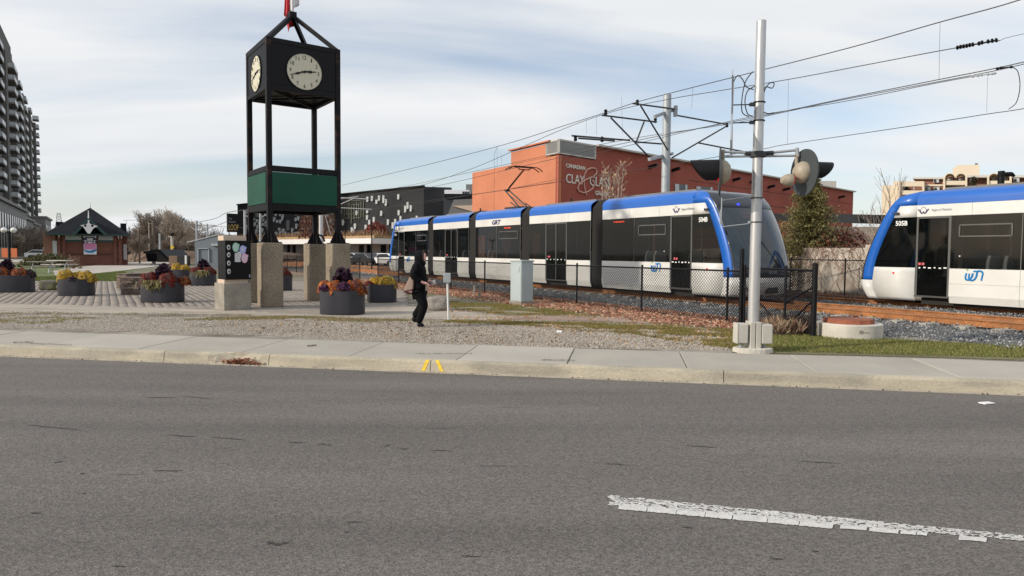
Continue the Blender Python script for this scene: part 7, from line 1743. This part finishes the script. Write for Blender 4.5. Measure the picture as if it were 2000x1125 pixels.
pole(674, 448, 62, .05, m_black, 'thin black pole just right of the clock tower')
pole(49, 446, 160, .12, m_bark, 'distant wooden pole between the apartment tower and the station') if False else None
q = P(115, 430, 160); tw = thing('lattice_pylon', 'faint lattice pylon above the left roof slope of the station', 'pylon', (q.x, q.y, .1)); mb = MB(); zt_ = P(115, 415, 160).z
for s in (-1, 1): mb.tube((q.x + s * 2.0, q.y, .1), (q.x + s * .3, q.y, zt_), .10, .06, 4)
for k in range(9): z0 = zt_ * (.45 + .06 * k); z1 = z0 + zt_ * .06; w0 = 2.0 - 1.7 * z0 / zt_; w1 = 2.0 - 1.7 * z1 / zt_; mb.tube((q.x - w0, q.y, z0), (q.x + w1, q.y, z1), .05, n=3); mb.tube((q.x + w0, q.y, z0), (q.x - w1, q.y, z1), .05, n=3)
mb.build('lattice', m_galvd, tw)
# wires of the left background
def bgw(pts_, Y0, Y1, label, r=.03):
    n = len(pts_); w3 = [P(px, py, Y0 + (Y1 - Y0) * i / (n - 1)) for i, (px, py) in enumerate(pts_)]; o = MB().path(arc(w3, 4), r, 4).build('overhead_wire', m_wire); tag(o, label, 'overhead wire', 'overhead line wires')
bgw([(385, 434), (420, 427), (441, 416), (470, 411), (487, 409)], 76, 48, 'curved wire from the left mast to the sign above the kiosk', .025)
bgw([(385, 458), (400, 450), (425, 440), (450, 430)], 76, 55, 'wire rising from the shed roof to the kiosk sign', .022)
bgw([(240, 430), (300, 431), (385, 440), (480, 445)], 95, 80, 'faint wire over the bare trees right of the station', .022)
# lamp post with two globes
def globe_lamp(px, Y, ytop, label, banner=False):
    p = P(px, 500, Y); t = thing('globe_lamp_post', label, 'street lamp', (p.x, p.y, .1)); z = P(px, ytop, Y).z
    MB().tube((p.x, p.y, .1), (p.x, p.y, z), .08, .06, 10).build('post', m_black, t); w_ = .42 * (Y / 60)
    MB().tube((p.x - w_, p.y, z - .1), (p.x + w_, p.y, z - .1), .03, n=6).build('crossbar', m_black, t)
    for s in (-1, 1): MB().lathe((p.x + s * w_, p.y, z + .1), [(.05, -.22), (.19, -.12), (.24, 0), (.19, .14), (.08, .22), (.001, .24)], 14).build('globe', m_globe, t, smooth=True)
    if banner:
        for s in (-1, 1): MB().box((p.x + s * .38, p.y, z - 1.75), (.5, .03, .75)).build('banner', m_orange, t)
    MB().lathe((p.x, p.y, .1), [(.18, 0), (.16, .5), (.09, .6)], 10).build('base', m_black, t)
globe_lamp(18.5, 56, 452, 'black lamp post with two white globes and orange banners at far left', True)
globe_lamp(97, 105, 486, 'small distant lamp post with white globes left of the station')
q = P(102, 500, 90); tag(MB().box((q.x, q.y, 1.4), (.9, .2, 2.0)).build('info_sign', m_lightcol, bevel=.02), 'white upright sign panel left of the station', 'sign')
def picnic(px, py, w_, label, rz, m=m_dstone, mt=m_galvd):
    q = G(px, py, .16); t = thing('picnic_table', label, 'picnic table', (q.x, q.y, .15), rz)
    MB().box((0, 0, .74), (w_, .75, .06)).build('table_top', mt, t, world=False, bevel=.01)
    for s in (-1, 1): MB().box((0, s * .75, .45), (w_, .28, .05)).build('bench', mt, t, world=False, bevel=.01)
    for x in (-w_ * .35, w_ * .35):
        lg = MB(); lg.tube((x, -.7, .43), (x, .7, .43), .03); lg.tube((x, -.1, .43), (x, -.35, 0), .03); lg.tube((x, .1, .43), (x, .35, 0), .03); lg.tube((x, 0, .43), (x, 0, .72), .04); lg.build('trestle', m_galvd, t, world=False)
picnic(82, 533, 1.5, 'grey picnic table on the lawn behind the gap between left planters', .2, mt=m_conc); picnic(117, 528, 1.6, 'picnic table with a paler top in front of the station wall', -.1, mt=m_palec)
# drain hose hoop by the right rear pier
hq = P(640, 470, 22.5); hp = thing('vent_pipe', 'bent black hose on a thin grey post between the rear tower piers', 'pipe', (hq.x, hq.y, .15))
MB().tube(P(634, 590, 22.3) * 1.0, P(634, 477, 22.3), .022, n=8).build('post', m_galvd, hp)
MB().path(arc([P(x, y, 22.3) for x, y in ((617, 462), (622, 459), (630, 462), (634, 472))]), .03, 8).build('hose', m_black, hp, smooth=True)
